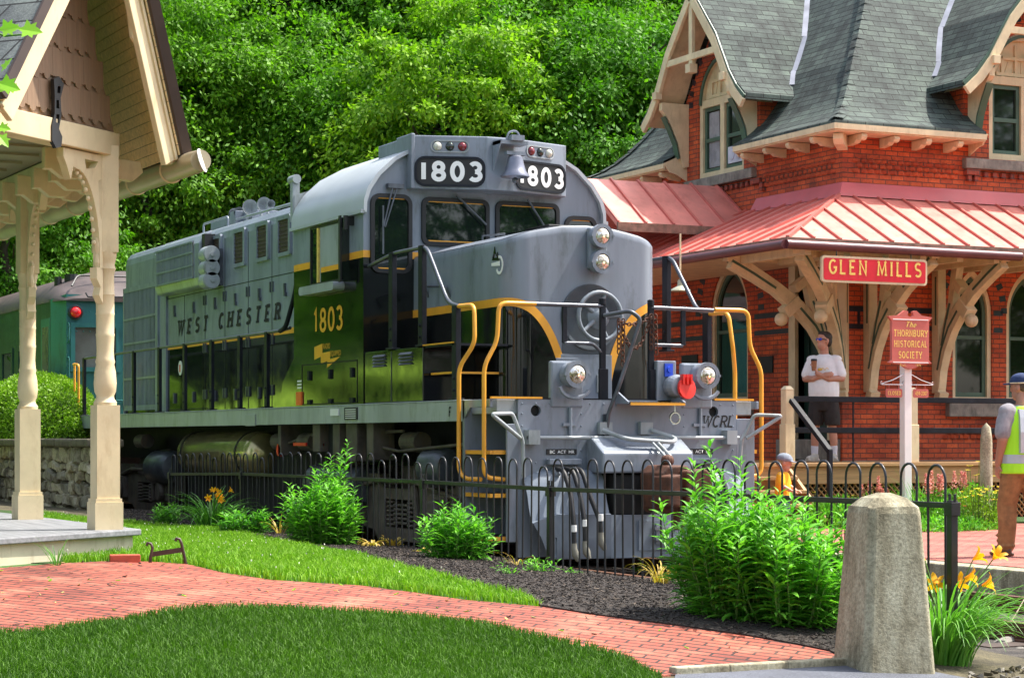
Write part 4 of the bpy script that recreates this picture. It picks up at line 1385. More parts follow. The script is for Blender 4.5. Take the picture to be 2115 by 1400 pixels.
def fonttext(name, text, m, org, ux, uz, h, parent, width=None, align='LEFT', shear=0, bold=0):
    """the built-in face as a thin mesh"""
    cu = bpy.data.curves.new(name, 'FONT')
    cu.body = text; cu.align_x = align; cu.size = 1.0; cu.shear = shear; cu.offset = bold
    tmp = bpy.data.objects.new(name, cu); COL.objects.link(tmp)
    dg = bpy.context.evaluated_depsgraph_get()
    me = bpy.data.meshes.new_from_object(tmp.evaluated_get(dg))
    bpy.data.objects.remove(tmp)
    ux, uz = Vector(ux).normalized(), Vector(uz).normalized()
    n = ux.cross(uz)
    xs = [v.co.x for v in me.vertices]; ys = [v.co.y for v in me.vertices]
    sy = h / .72
    sx = sy if width is None else width / (max(xs) - min(xs))
    O = root_loc(parent)
    for v in me.vertices: v.co = Vector(org) + ux * v.co.x * sx + uz * v.co.y * sy + n * .0 - O
    me.materials.append(m)
    me.name = name
    ob = bpy.data.objects.new(name, me); COL.objects.link(ob); ob.parent = parent
    return ob

# ------------------------------------------------------------------ station signs
sg = thing('station_sign', 'red station name board lettered GLEN MILLS in gold, hanging from the canopy gutter', 'sign', (16.8, CNY - .12, 3.5))
sy_ = CNY - .13
a_, b_ = ony(1697, 527, sy_), ony(1915, 590, sy_)
sx0, sx1, sz0, sz1 = a_.x, b_.x, ony(1697, 582, sy_).z, a_.z
mb = MB(); mb.plate(rrect(sx0, sx1, sz0, sz1, .05), [], lambda u, v: V(u, sy_, v), (0, .04, 0)); mb.build('frame', M['tan'], sg, bevel=.004)
mb = MB(); mb.plate(rrect(sx0 + .03, sx1 - .03, sz0 + .03, sz1 - .03, .035), [], lambda u, v: V(u, sy_ - .006, v), (0, .012, 0)); mb.build('board', M['signred'], sg)
mb = MB(); letters(mb, 'GLEN MILLS', (sx0 + .11, sy_ - .006, sz0 + .105), (1,0,0), (0,0,1), .20, (0,-1,0), w=.145, serif=.10, gap=.30, width=sx1 - sx0 - .22, th=.004)
mb.build('lettering', M['gold'], sg)
mb = MB()
for x in (sx0 + .25, sx1 - .25): mb.cyl(V(x, sy_ + .02, sz1 - .01), V(x, sy_ + .03, CZ0 - .05), .008)
mb.build('hanger', M['iron'], sg)

hsY = 26.6
hs0 = at(1871, 960, hsY)
hs = thing('historical_society_sign', 'faded red society sign on a white post with two small hanging boards', 'sign', (hs0.x, hs0.y, .15))
HX, HY = hs0.x, hs0.y
ppm = FPX / hsY * CA
mb = MB(); mb.box(HX - .055, HX + .055, HY - .05, HY + .06, .1, 2.26)
mb.build('post', M['white'], hs, bevel=.006)
Q = lambda px, py: ((px - 1871) / ppm, ZC - (py - HOR) / FPX * hsY)
out = [Q(*p) for p in ((1822,750),(1829,744),(1829,664),(1821,655),(1845,652),(1858,642),(1866,644),(1864,652),(1871,657),(1878,652),(1876,644),(1884,642),(1897,652),(1921,655),(1913,664),(1913,744),(1920,750),(1895,753),(1882,760),(1871,763),(1860,760),(1847,753))]
mb = MB(); mb.plate(out, [], lambda u, v: V(HX + u, HY - .10, v), (0, .045, 0)); mb.build('board', M['salmon'], hs, bevel=.004)
mb = MB()
for py in (660, 748):
    (u0, z0), (u1, z1) = Q(1831, py + 2), Q(1911, py)
    mb.box(HX + u0, HX + u1, HY - .108, HY - .098, z0, z1)
mb.build('white_rule', M['white'], hs)
mb = MB()
for tx, x0, x1, y0, y1 in (('THORNBURY', 1833, 1909, 682, 696), ('HISTORICAL', 1834, 1908, 704, 718), ('SOCIETY', 1844, 1896, 726, 741)):
    (u0, z0), (u1, z1) = Q(x0, y1), Q(x1, y0)
    letters(mb, tx, (HX + u0, HY - .10, z0), (1,0,0), (0,0,1), z1 - z0, (0,-1,0), w=.15, serif=.12, gap=.2, width=u1 - u0)
(u0, z0), (u1, z1) = Q(1858, 677), Q(1882, 665)
letters(mb, 'The', (HX + u0, HY - .10, z0), (1,0,0), (0,0,1), z1 - z0, (0,-1,0), w=.13, gap=.12, slant=.25, width=u1 - u0)
(u0, z0), (u1, z1) = Q(1847, 757), Q(1862, 752)
letters(mb, 'Est.', (HX + u0, HY - .10, z0), (1,0,0), (0,0,1), z1 - z0, (0,-1,0), w=.15, gap=.2, width=u1 - u0)
(u0, z0), (u1, z1) = Q(1882, 757), Q(1894, 752)
letters(mb, '1976', (HX + u0, HY - .10, z0), (1,0,0), (0,0,1), z1 - z0, (0,-1,0), w=.15, gap=.2, width=u1 - u0)
mb.build('lettering', M['gold'], hs)
mb = MB()
for s in (-1, 1):
    (u0, z0), (u1, z1) = Q(1871 + s * 6, 772), Q(1871 + s * 58, 793)
    mb.tube([V(HX + u0, HY - .03, z0), V(HX + (u0+u1)/2, HY - .03, z0 - .08), V(HX + u1, HY - .03, z1)], .006)
    mb.tube([V(HX + u0, HY - .03, z1 - .01), V(HX + u1, HY - .03, z1 - .01)], .006)
    mb.tube([V(HX + u0 + s*.02 + .018*math.cos(i*.7), HY - .03, z1 + .015 + .018*math.sin(i*.7)) for i in range(9)], .004, 5)
    mb.tube([V(HX + u1 + s*.0 + .016*math.cos(i*.7), HY - .03, z1 + .012 + .016*math.sin(i*.7)) for i in range(9)], .004, 5)
mb.build('scroll_bracket', M['chrome'], hs)
for s, tx, x0, x1 in ((-1, 'CLOSED', 1822, 1858), (1, '459-2307', 1884, 1918)):
    (u0, z0), (u1, z1) = Q(x0, 821), Q(x1, 803)
    mb = MB(); mb.plate(rrect(u0, u1, z0, z1, .02, 2), [], lambda u, v: V(HX + u, HY - .045, v), (0, .02, 0))
    for u in (u0 + .05, u1 - .05): mb.cyl(V(HX + u, HY - .035, z1), V(HX + u, HY - .035, z1 + .05), .004)
    pb = mb.build('hanging_board', M['salmon'], hs)
    mb = MB(); letters(mb, tx, (HX + u0 + .025, HY - .045, z0 + .03), (1,0,0), (0,0,1), (z1 - z0) - .06, (0,-1,0), w=.15, serif=.1, gap=.2, width=u1 - u0 - .05)
    mb.build('lettering', M['gold'], pb)
# small stone marker post behind the flower bed
so = at(2037, 990, 26.3)
so = thing('stone_marker', 'slim pointed stone marker post beside the flower bed and the vested worker', 'marker', (so.x, so.y, .2))
mb = MB(); o = so.location
mb.lathe([(.085, -.1), (.075, 1.05), (.055, 1.2), (.0, 1.26)], o, n=8)
mb.build('shaft', M['concrete'], so, smooth=50)
# ------------------------------------------------------------------ locomotive (front end at y = 18.25, runs away along +y)
XC = 10.04
HS, CS, SS = XC - .9, XC - 1.51, XC - 1.53
loco = thing('locomotive', 'grey and black diesel locomotive with orange stripes numbered 1803', 'locomotive', (XC, 26, 0))
L = lambda lx, y, z: V(XC + lx, y, z)
PK = [M['grey'], M['black'], M['yellow']]
# --- frame and deck
mb = MB()
mb.box(XC - 1.53, XC - 1.45, 18.93, 34.65, 1.43, 1.63); mb.box(XC + 1.45, XC + 1.53, 18.93, 34.65, 1.43, 1.63)
mb.box(XC - 1.45, XC + 1.45, 18.3, 34.65, 1.50, 1.64)
mb.box(XC - 1.535, XC - 1.43, 18.9, 34.66, 1.63, 1.645)
mb.box(XC - 1.54, XC - 1.53, 25.35, 25.75, 1.42, 1.57)
fr = mb.build('frame_sill', M['greylight'], loco, bevel=.006)
mb = MB()
mb.box(XC - .9, XC + .9, 18.6, 34.4, .95, 1.5)
mb.box(XC - 1.35, XC - .9, 21.6, 23.3, 1.0, 1.45)
mb.box(XC - 1.05, XC + 1.1, 23.6, 29.9, .22, 1.3); mb.box(XC - .6, XC + .6, 18.9, 34, .15, .9)
mb.build('underframe_dark_fill', M['dark'], loco)  # frame plus dark boxes added to block light showing through below
mb = MB()
for y0, w, z0 in ((22.0, .34, 1.0), (22.55, .22, .95), (21.5, .2, 1.02), (23.2, .25, 1.1), (24.6, .1, 1.05)):
    mb.box(XC - 1.46, XC - 1.2, y0, y0 + w, z0, 1.43)
for y0 in (20.6, 23.9, 24.9, 31.4): mb.cyl(L(-1.25, y0, 1.22), L(-1.25, y0 + .42, 1.22), .11)
mb.tube([L(-1.3, 21.0, 1.34), L(-1.3, 24, 1.3), L(-1.35, 24.6, 1.2), L(-1.3, 25.2, 1.25)], .02)
mb.tube([L(-1.3, 19.4, 1.2), L(-1.36, 21, 1.12), L(-1.32, 22, 1.2)], .018)
mb.split('underfloor_gear', M['under'], loco, bevel=.008)
mb = MB(); mb.lathe([(0, 0), (.16, .02), (.27, .1), (.31, .22), (.31, 3.2), (.27, 3.32), (.16, 3.4), (0, 3.42)], L(-1.12, 26.0, 1.05), (0, 1, 0), 28)
tk = mb.build('air_tank', M['tank'], loco, smooth=40)
mb = MB()
for y in (26.5, 29.0): mb.lathe([(.32, 0), (.32, .05), (.30, .05), (.30, 0)], L(-1.12, y, 1.05), (0, 1, 0), 28)
mb.build('strap', M['rubber'], tk)
mb = MB(); mb.lathe([(0, 0), (.2, .03), (.26, .12), (.26, .9), (.2, 1.0), (0, 1.02)], L(-1.15, 30.2, .82), (0, 1, 0), 24)
mb.lathe([(0, 0), (.2, .03), (.24, .12), (.24, 1.6), (0, 1.7)], L(-1.15, 22.4, .72), (0, 1, 0), 24)
mb.lathe([(0, 0), (.17, .02), (.22, .1), (.22, .5), (0, .6)], L(-1.2, 19.9, .95), (0, 1, 0), 24)
mb.split('air_reservoir', M['steel'], loco, smooth=40)
mb = MB(); mb.lathe([(0, 0), (.075, .0), (.085, .03), (.075, .06), (0, .06)], onx(584, 929, XC - 1.40), (-1, 0, 0), 16)
mb.box(XC - 1.42, XC - 1.40, 23.8, 24.25, 1.17, 1.21); mb.box(XC - 1.42, XC - 1.40, 23.2, 23.5, 1.17, 1.2)
mb.build('red_cap', M['redcap'], loco)
# --- trucks
def truck(yc):
    b = MB()
    for sx in (-1, 1):
        x0 = XC + sx * 1.08
        pf = [(-1.75, .42), (-1.55, .30), (-.75, .22), (-.55, .12), (.55, .12), (.75, .22), (1.55, .30), (1.75, .42), (1.75, .72), (1.5, .86), (.6, .86), (.45, .70), (-.45, .70), (-.6, .86), (-1.5, .86), (-1.75, .72)]
        hole = [(-.42, .26), (.42, .26), (.42, .58), (-.42, .58)]
        b.plate(pf, [hole], lambda u, v: V(x0 - .07, yc + u, v), (.14, 0, 0))
        for e in (-1.2, 1.2):
            b.box(x0 - .14, x0 + .14, yc + e - .2, yc + e + .2, .32, .66)
            b.lathe([(.0, 0), (.13, .0), (.15, .04), (.15, .08)], V(x0 + sx * .22, yc + e, .46), (-sx, 0, 0), 16)
        for e in (-.3, .3):
            for k in range(6): b.lathe([(.085, 0), (.1, .015), (.085, .03)], V(x0, yc + e, .28 + k * .05), (0, 0, 1), 14)
        for k in range(5): b.box(x0 - .06, x0 + .06, yc - .2, yc + .2, .30 + k * .05, .33 + k * .05)
        b.lathe([(0, 0), (.12, 0), (.12, .42), (0, .42)], V(x0 - .06 * sx, yc - 1.0, .98), (0, 1, 0), 16)
        b.tube([V(x0 + sx * .1, yc - 1.7, .62), V(x0 + sx * .12, yc - .6, .78), V(x0 + sx * .12, yc + .6, .78), V(x0 + sx * .1, yc + 1.7, .62)], .03)
        b.bar(V(x0 + sx*.1, yc - .62, .3), V(x0 + sx*.1, yc - .5, .75), .05, .1)
    b.box(XC - .9, XC + .9, yc - .5, yc + .5, .45, .95)
    tr = b.build('truck', M['under'], loco, bevel=.015)
    for e in (-1.2, 1.2):
        w = MB()
        for sx in (-1, 1):
            w.lathe([(0, -.04), (.12, -.05), (.14, -.02), (.38, -.03), (.42, -.06), (.50, -.06), (.50, .06), (.53, .06), (.53, .085), (.1, .085)], V(XC + sx * .76, yc + e, .5), (-sx, 0, 0), 28)
        w.cyl(V(XC - .76, yc + e, .5), V(XC + .76, yc + e, .5), .09)
        w.build('wheelset', M['under'], tr, smooth=40)
truck(21.5); truck(31.9)
# --- long hood
def hood_section(zt=.0):
    pts, mi = [], []
    half = [(-.9, 1.64), (-.9, 2.635), (-.9, 2.71), (-.9, 4.12), (-.88, 4.22), (-.82, 4.30), (-.72, 4.345), (-.4, 4.40), (0, 4.42)]
    return half + [(-a, b) for a, b in half[::-1][1:]]
sec = hood_section()
mb = MB()
def hood(mb, y0, y1, sec, mats, caps=True):
    n = len(sec)
    vs = [V(XC + a, y0, b) for a, b in sec] + [V(XC + a, y1, b) for a, b in sec]
    for i in range(n - 1):
        mb.add([vs[i], vs[i+1], vs[n+i+1], vs[n+i]], [(0, 1, 2, 3)], mats[i])
mats_ = [1, 2, 0, 0, 0, 0, 0, 0, 0, 0, 0, 0, 0, 0, 2, 1]
hood(mb, 23.97, 33.95, sec, mats_)
for y in (33.95,):
    lo = [V(XC + a, y, b) for a, b in ((-.9,1.64),(-.9,2.64),(.9,2.64),(.9,1.64))]
    mb.add(lo, [(0,1,2,3)], 1)
    mb.add([V(XC + a, y, b) for a, b in sec[1:-1]], [tuple(range(len(sec) - 2))], 0)
hd = mb.build('long_hood', PK, loco, smooth=30)
# door seams, hinges, latches
mb = MB()
seams = [31.55, 30.6, 29.55, 28.6, 27.55, 26.55, 25.45, 24.6]
for y in seams:
    mb.box(HS - .004, HS, y - .006, y + .006, 1.68, 3.42)
    if y < 29: mb.box(HS - .004, HS, y - .006, y + .006, 3.43, 4.12)
mb.box(HS - .004, HS, 24.0, 31.5, 3.42, 3.43)
mb.box(HS - .004, HS, 29.2, 31.5, 1.70, 1.712)
mb.build('door_seam', M['blacksat'], hd)
mb = MB()
for y in seams:
    for z in (1.84, 2.52, 3.22):
        for dy in (-.05, .05):
            if y in (29.55, 28.6, 27.55, 26.55, 25.45): mb.box(HS - .02, HS, y + dy - .016, y + dy + .016, z, z + .14)
for y in (31.1, 30.1, 29.05, 28.1, 27.05, 26.0, 25.0):
    mb.box(HS - .03, HS, y - .02, y + .02, 3.16, 3.30); mb.box(HS - .035, HS, y - .05, y + .0, 3.13, 3.18)
    mb.box(HS - .03, HS, y - .02, y + .02, 1.80, 1.96)
mb.split('door_hardware', M['steel'], hd)
# radiator shutters at the rear of the hood
mb = MB()
mb.box(HS - .05, HS, 32.0, 33.92, 3.66, 3.74); mb.box(HS - .05, HS, 32.0, 33.92, 1.72, 1.80)
mb.box(HS - .06, HS, 31.86, 32.0, 1.66, 3.74); mb.box(HS - .05, HS, 33.88, 33.95, 1.66, 3.74)
for z in (2.22, 2.80, 3.2): mb.box(HS - .052, HS - .03, 32.0, 33.88, z, z + .035)
for k in range(24): mb.box(HS - .045, HS - .012, 32.03 + k * .078, 32.06 + k * .078, 1.80, 3.66)
mb.box(HS - .03, HS, 31.5, 31.86, 1.66, 3.5)
gr = mb.build('radiator_grille', M['grey'], hd)
mb = MB(); mb.box(HS - .012, HS - .002, 32.0, 33.9, 1.8, 3.66); mb.build('grille_backing', simple('grille_dark', (.05,.06,.07), .6), gr)
mb = MB(); mb.box(HS - .018, HS, 32.0, 33.9, 1.66, 1.72); mb.build('lower_panel', M['black'], gr)
# air filter box
mb = MB()
q = [(-.9, 4.30), (-1.02, 4.22), (-1.10, 4.10), (-1.10, 3.60), (-1.06, 3.48), (-.9, 3.46)]
mb.prism([L(a, 29.2, b) for a, b in q], (0, 2.35, 0))
ab = mb.build('air_filter_box', M['grey'], hd, bevel=.03, seg=3)
mb = MB()
mb.box(XC - 1.115, XC - 1.10, 29.45, 31.4, 3.6, 4.15)
lp = mb.build('louver_panel', simple('stained_louver', (.17,.18,.19), .5, var=.35, scale=6, dirt=(.08,.075,.075), streak=True), ab)
mb = MB()
for k in range(26): mb.box(XC - 1.125, XC - 1.115, 29.5 + k * .073, 29.53 + k * .073, 3.62, 4.13)
mb.build('louver', M['grey'], ab)
mb = MB()
for z in (3.60, 3.78, 3.97, 4.12): mb.box(XC - 1.132, XC - 1.12, 29.45, 31.4, z, z + .025)
mb.build('louver_rail', M['grey'], ab)
mb = MB(); mb.box(XC - 1.06, XC - .9, 29.06, 29.2, 3.55, 4.22); mb.build('box_end', M['rubber'], ab)
# filter canisters
for z in (3.89, 3.70, 3.52):
    mb = MB()
    c = L(-1.08, 28.55, z)
    mb.lathe([(0, 0), (.08, .015), (.115, .06), (.125, .12), (.125, .34), (0, .34)], c + V(0, .45, 0), (0, -1, 0), 24)
    mb.lathe([(.115, .34), (.115, .37), (.03, .37), (.03, .39), (0, .39)], c + V(0, .45, 0), (0, -1, 0), 24)
    mb.build('filter_canister', M['greylight'], hd, smooth=35)
mb = MB()
for z in (3.89, 3.70, 3.52): mb.cyl(L(-.9, 28.75, z), L(-1.06, 28.75, z), .03)
mb.box(XC - .95, XC - .9, 28.7, 28.85, 3.45, 3.98); mb.build('canister_bracket', M['steel'], hd)
# engine room screens
for y in (28.98, 27.9, 26.9, 26.02):
    mb = MB()
    z0 = 3.66 if y < 28.9 else 3.82
    mb.plate(rrect(y - .27, y + .27, z0, 4.19, .03, 2), [rrect(y - .2, y + .2, z0 + .05, 4.14, .02, 2)], lambda u, v: V(HS - .035, u, v), (.035, 0, 0))
    f = mb.build('screen_frame', M['grey'], hd)
    mb = MB(); mb.box(HS - .012, HS - .002, y - .2, y + .2, z0 + .05, 4.14); 
    mb.build('screen', M['mesh'], f)
    mb = MB()
    for k in range(8): mb.box(HS - .02, HS - .012, y - .2, y + .2, z0 + .07 + k * (.42 if z0 < 3.7 else .26) / 8, z0 + .085 + k * (.42 if z0 < 3.7 else .26) / 8)
    mb.build('screen_slats', M['mesh'], f)
# hood letters
def side_text(part, txt, p0, p1, mat, w, serif, slant, x, **k):
    h = (p0.z - p1.z)
    m_ = MB()
    letters(m_, txt, V(x, p0.y, p1.z), (0, -1, 0), (0, 0, 1), h, (-1, 0, 0), w=w, serif=serif, slant=slant, width=abs(p0.y - p1.y), **k)
    return m_.build('lettering', mat, part)
pa, pb = onx(368, 658, HS), onx(578, 672, HS)
side_text(hd, 'WEST CHESTER', V(0, pa.y, 2.98 + .09), V(0, pb.y, 2.83), M['dark'], .2, .17, .16, HS - .002, gap=.62, asp=.62)
mb = MB(); c = onx(373, 760, HS); mb.plate(arc(0, 0, 1, 0, 340, 17), [], lambda u, v: V(HS - .008, c.y + u*.1, c.z + v*.11), (.006, 0, 0)); sk = mb.build('white_decal', M['white'], hd)
mb = MB(); mb.box(HS - .013, HS - .008, c.y - .02, c.y + .03, c.z - .06, c.z + .05); mb.build('red_mark', M['signred'], sk)
# roof fittings
mb = MB()
for px, py, r, ln in [(484, 442, .085, .34), (495, 440, .09, .3), (517, 428, .115, .4), (546, 422, .105, .4), (560, 421, .06, .3)]:
    mb = MB()
    p = onx(px, py, XC - .35)
    mb.lathe([(0, .14), (r * .5, .1), (r * .92, .012), (r, 0), (r * .98, .02), (r * .6, .1), (r * .32, .22), (r * .3, ln), (0, ln)], p, (.12, .95, 0), 20)
    mb.cyl(V(p.x, p.y + .15, 4.38), V(p.x, p.y + .15, p.z), .02)
    mb.build('air_horn', M['greylight'], hd, smooth=40)
mb = MB()
mb.box(XC - .45, XC + .45, 24.0, 26.0, 4.38, 4.50)
mb.box(XC - .3, XC + .5, 29.2, 31.2, 4.38, 4.62)
mb.box(XC - .42, XC - .30, 29.6, 29.9, 4.38, 4.64)
mb.tube(smoothpath([L(-.6, 30.6, 4.36), L(-.6, 30.6, 4.52), L(-.6, 29.4, 4.52), L(-.6, 29.4, 4.36)], .05), .018)
mb.tube([L(-.5, 24.5, 4.45), L(-.5, 29.3, 4.47)], .02)
mb.tube([L(-.72, 26.2, 4.38), L(-.72, 28.2, 4.40)], .02)
mb.build('roof_gear', M['grey'], hd, bevel=.02)
mb = MB()
p = V(XC - 1.46, 24.1, 4.4)
mb.box(p.x - .04, p.x + .05, 24.04, 24.13, 3.9, 4.44); mb.lathe([(.055, 0), (.055, .2), (0, .2)], V(p.x, 24.2, 4.42), (0, -1, 0), 16); mb.prism([V(p.x - .03, 24.03, 3.5), V(p.x + .5, 24.03, 3.5), V(p.x + .5, 24.03, 4.4), V(p.x - .02, 24.03, 4.22)], (0, .02, 0))
mb.build('vent_stack', M['greylight'], hd, smooth=40)
# pipe guard behind cab
mb = MB()
mb.tube(smoothpath([L(-1.5, 24.5, 2.59), L(-1.5, 24.3, 2.62), L(-1.45, 24.12, 3.0), L(-1.45, 24.02, 3.2), L(-1.3, 24.0, 3.3)], .1), .03)
mb.tube([L(-1.42, 24.06, 3.3), L(-1.40, 24.06, 3.9)], .02)
mb.build('conduit', M['blacksat'], hd, smooth=60)
mb = MB(); mb.prism([L(-1.46, 24.0, 1.64), L(-1.46, 24.6, 1.64), L(-1.46, 24.55, 1.95), L(-1.46, 24.15, 2.22), L(-1.46, 24.0, 2.22)], (.5, 0, 0)); mb.build('step_box', M['black'], loco, bevel=.01)
# side handrail along the walkway
mb = MB()
rx = XC - 1.46
hr = [V(rx, 34.6, 2.3), V(rx, 34.5, 2.60), V(rx, 24.6, 2.60), V(rx + .02, 24.3, 2.62)]
mb.tube(smoothpath(hr, .08), .021)
hrp = mb.build('side_handrail', M['steel'], loco, smooth=60)
for y in (34.5, 32.6, 31.4, 29.99, 28.70, 27.43, 26.20, 25.11):
    mb = MB(); mb.box(rx - .025, rx + .02, y - .05, y + .05, 1.645, 2.61); mb.box(rx - .06, rx + .05, y - .09, y + .06, 1.645, 1.665)
    mb.lathe([(0, 0), (.018, 0), (.014, .012), (0, .014)], V(rx - .025, y, 1.78), (-1, 0, 0), 8); mb.lathe([(0, 0), (.018, 0), (.014, .012), (0, .014)], V(rx - .025, y, 1.9), (-1, 0, 0), 8)
    mb.build('handrail_post', M['blacksat'], hrp, bevel=.004)
# rear yellow steps rail
mb = MB()
for dy in (0, .28):
    mb.tube(smoothpath([V(rx - .05, 34.7 + dy, 1.0), V(rx - .05, 34.7 + dy, 2.50), V(rx - .05, 35.0 + dy*.2, 2.52)], .06), .02)
mb.build('rear_grab_rail', M['yellow'], loco, smooth=60)

# --- cab
CF, CB = 21.67, 23.97
CWID = 1.51
rp = [(-1.53, 3.80), (-1.525, 3.92), (-1.48, 4.06), (-1.36, 4.23), (-1.16, 4.41), (-.86, 4.57), (-.45, 4.67), (0, 4.70)]
rp = rp + [(-a, b) for a, b in rp[::-1][1:]]
mb = MB()
side = lambda s: [V(XC + s * CWID, CF, 1.64), V(XC + s * CWID, CB, 1.64)]
for s in (-1, 1):
    for z0, z1, mi in ((1.64, 3.28, 1), (3.28, 3.36, 2), (3.36, 3.82, 0)):
        mb.add([V(XC + s*CWID, CF, z0), V(XC + s*CWID, CB, z0), V(XC + s*CWID, CB, z1), V(XC + s*CWID, CF, z1)], [(0,1,2,3)], mi)
for y in (CF, CB):
    for z0, z1, mi in ((1.64, 3.28, 1), (3.28, 3.36, 2), (3.36, 3.82, 0)):
        mb.add([V(XC - CWID, y, z0), V(XC + CWID, y, z0), V(XC + CWID, y, z1), V(XC - CWID, y, z1)], [(0,1,2,3)], mi)
    mb.add([V(XC + a * .985, y, max(3.82, b - .01)) for a, b in rp], [tuple(range(len(rp)))], 0)
cab_ = mb.build('cab', PK, loco)
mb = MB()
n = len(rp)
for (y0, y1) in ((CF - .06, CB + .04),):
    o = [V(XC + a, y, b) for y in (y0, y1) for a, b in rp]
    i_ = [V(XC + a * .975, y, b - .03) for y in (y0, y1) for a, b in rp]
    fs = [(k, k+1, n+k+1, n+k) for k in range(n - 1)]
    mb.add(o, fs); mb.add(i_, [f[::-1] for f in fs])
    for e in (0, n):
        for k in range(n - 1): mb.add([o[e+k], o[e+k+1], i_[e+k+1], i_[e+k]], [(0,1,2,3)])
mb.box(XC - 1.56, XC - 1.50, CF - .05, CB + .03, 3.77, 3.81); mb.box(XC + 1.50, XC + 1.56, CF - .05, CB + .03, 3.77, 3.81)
mb.build('cab_roof', simple('sky_lit_roof_paint', (.44,.47,.50), .38, var=.08, scale=1.5), cab_, smooth=35)  # base colour lifted to stand for sky reflection on the roof
# side window
mb = MB()
wy0, wy1, wz0, wz1 = 22.2, 23.35, 3.06, 3.77
mb.plate([(wy0, wz0), (wy1, wz0), (wy1, wz1 - .01), (wy0, wz1 - .01)], [[(wy0+.03, wz0+.03), (wy1-.03, wz0+.03), (wy1-.03, wz1-.04), (wy0+.03, wz1-.04)]], lambda u, v: V(CS - .02, u, v), (.02, 0, 0))
sw = mb.build('side_window', M['rubber'], cab_)
mb = MB(); mb.box(CS - .006, CS - .003, wy0 + .03, wy1 - .03, wz0 + .03, wz1 - .04); mb.build('pane', M['glass'], sw)
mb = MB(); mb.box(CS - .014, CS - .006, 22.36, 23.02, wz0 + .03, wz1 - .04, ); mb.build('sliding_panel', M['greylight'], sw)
mb = MB(); mb.box(CS - .018, CS - .0145, 22.40, 22.98, 3.20, 3.26); mb.build('reflected_stripe', M['yellow'], sw)  # stripe painted in for the reflection in the side window
mb = MB(); mb.box(CS - .018, CS - .0145, 22.40, 22.98, 3.09, 3.197); mb.build('reflected_base', M['black'], sw)  # dark lower part of the same painted reflection
mb = MB(); mb.box(CS - .03, CS - .006, 23.04, 23.09, wz0 + .03, wz1 - .04); mb.build('window_post', M['gold'], sw)
mb = MB(); mb.plate(rrect(-.58, .58, -.05, .05, .045), [], lambda u, v: V(CS - .14, 22.83 + u, 3.0 + v), (.14, 0, 0)); mb.build('arm_rest', M['greylight'], cab_, bevel=.02, smooth=40)
mb = MB(); mb.box(CS - .11, CS - .0, 22.10, 22.13, 3.05, 3.76); mb.build('wind_deflector', M['glass'], cab_)
mb = MB(); mb.box(CS - .12, CS - .10, 22.085, 22.14, 3.03, 3.78); mb.box(CS - .1, CS, 21.95, 22.0, 3.66, 3.76); mb.cyl(V(CS - .12, 21.9, 3.6), V(CS - .12, 21.9, 3.76), .03); mb.build('deflector_frame', M['rubber'], cab_)
# front windows
def cabwin(x0, x1, z0, z1, r=.09, y=CF):
    mb = MB(); mb.plate(rrect(x0, x1, z0, z1, r), [rrect(x0 + .045, x1 - .045, z0 + .045, z1 - .045, r * .7)], lambda u, v: V(XC + u, y - .035, v), (0, .035, 0))
    f = mb.build('front_window', M['rubber'], cab_)
    mb = MB(); mb.plate(rrect(x0 + .04, x1 - .04, z0 + .04, z1 - .04, r * .7), [], lambda u, v: V(XC + u, y - .012, v), (0, .008, 0))
    mb.build('pane', M['glass'], f)
    mb = MB()
    ribbon(mb, [(x0 + .07, z0 + .055), (x1 - .07, z0 + .055)], .014, lambda u, v: V(XC + u, y - .018, v), (0, .005, 0))
    ribbon(mb, [(x0 + .07, z1 - .052), (x1 - .07, z1 - .052)], .010, lambda u, v: V(XC + u, y - .018, v), (0, .005, 0))
    mb.build('inner_trim', M['yellow'], f)
    return f
cabwin(-1.43, -.93, 3.11, 4.00, .11)
cabwin(-.81, .03, 3.44, 3.99)
cabwin(.11, .93, 3.44, 3.99)
cabwin(1.0, 1.42, 3.3, 3.86, .11)
mb = MB()
mb.tube([V(XC - 1.18, CF - .06, 4.08), V(XC - 1.30, CF - .08, 3.62)], .01, 6); mb.tube([V(XC - 1.12, CF - .06, 4.09), V(XC - 1.28, CF - .08, 3.62)], .01, 6)
mb.tube([V(XC - 1.30, CF - .07, 3.86), V(XC - 1.30, CF - .07, 3.32)], .012, 6); mb.box(XC - 1.24, XC - 1.05, CF - .08, CF, 4.06, 4.11)
mb.tube([V(XC - .40, CF - .06, 4.02), V(XC - .03, CF - .07, 3.70)], .014, 6)
mb.tube([V(XC + .50, CF - .06, 4.02), V(XC + .78, CF - .07, 3.62)], .014, 6)
mb.split('wiper', M['steel'], cab_)
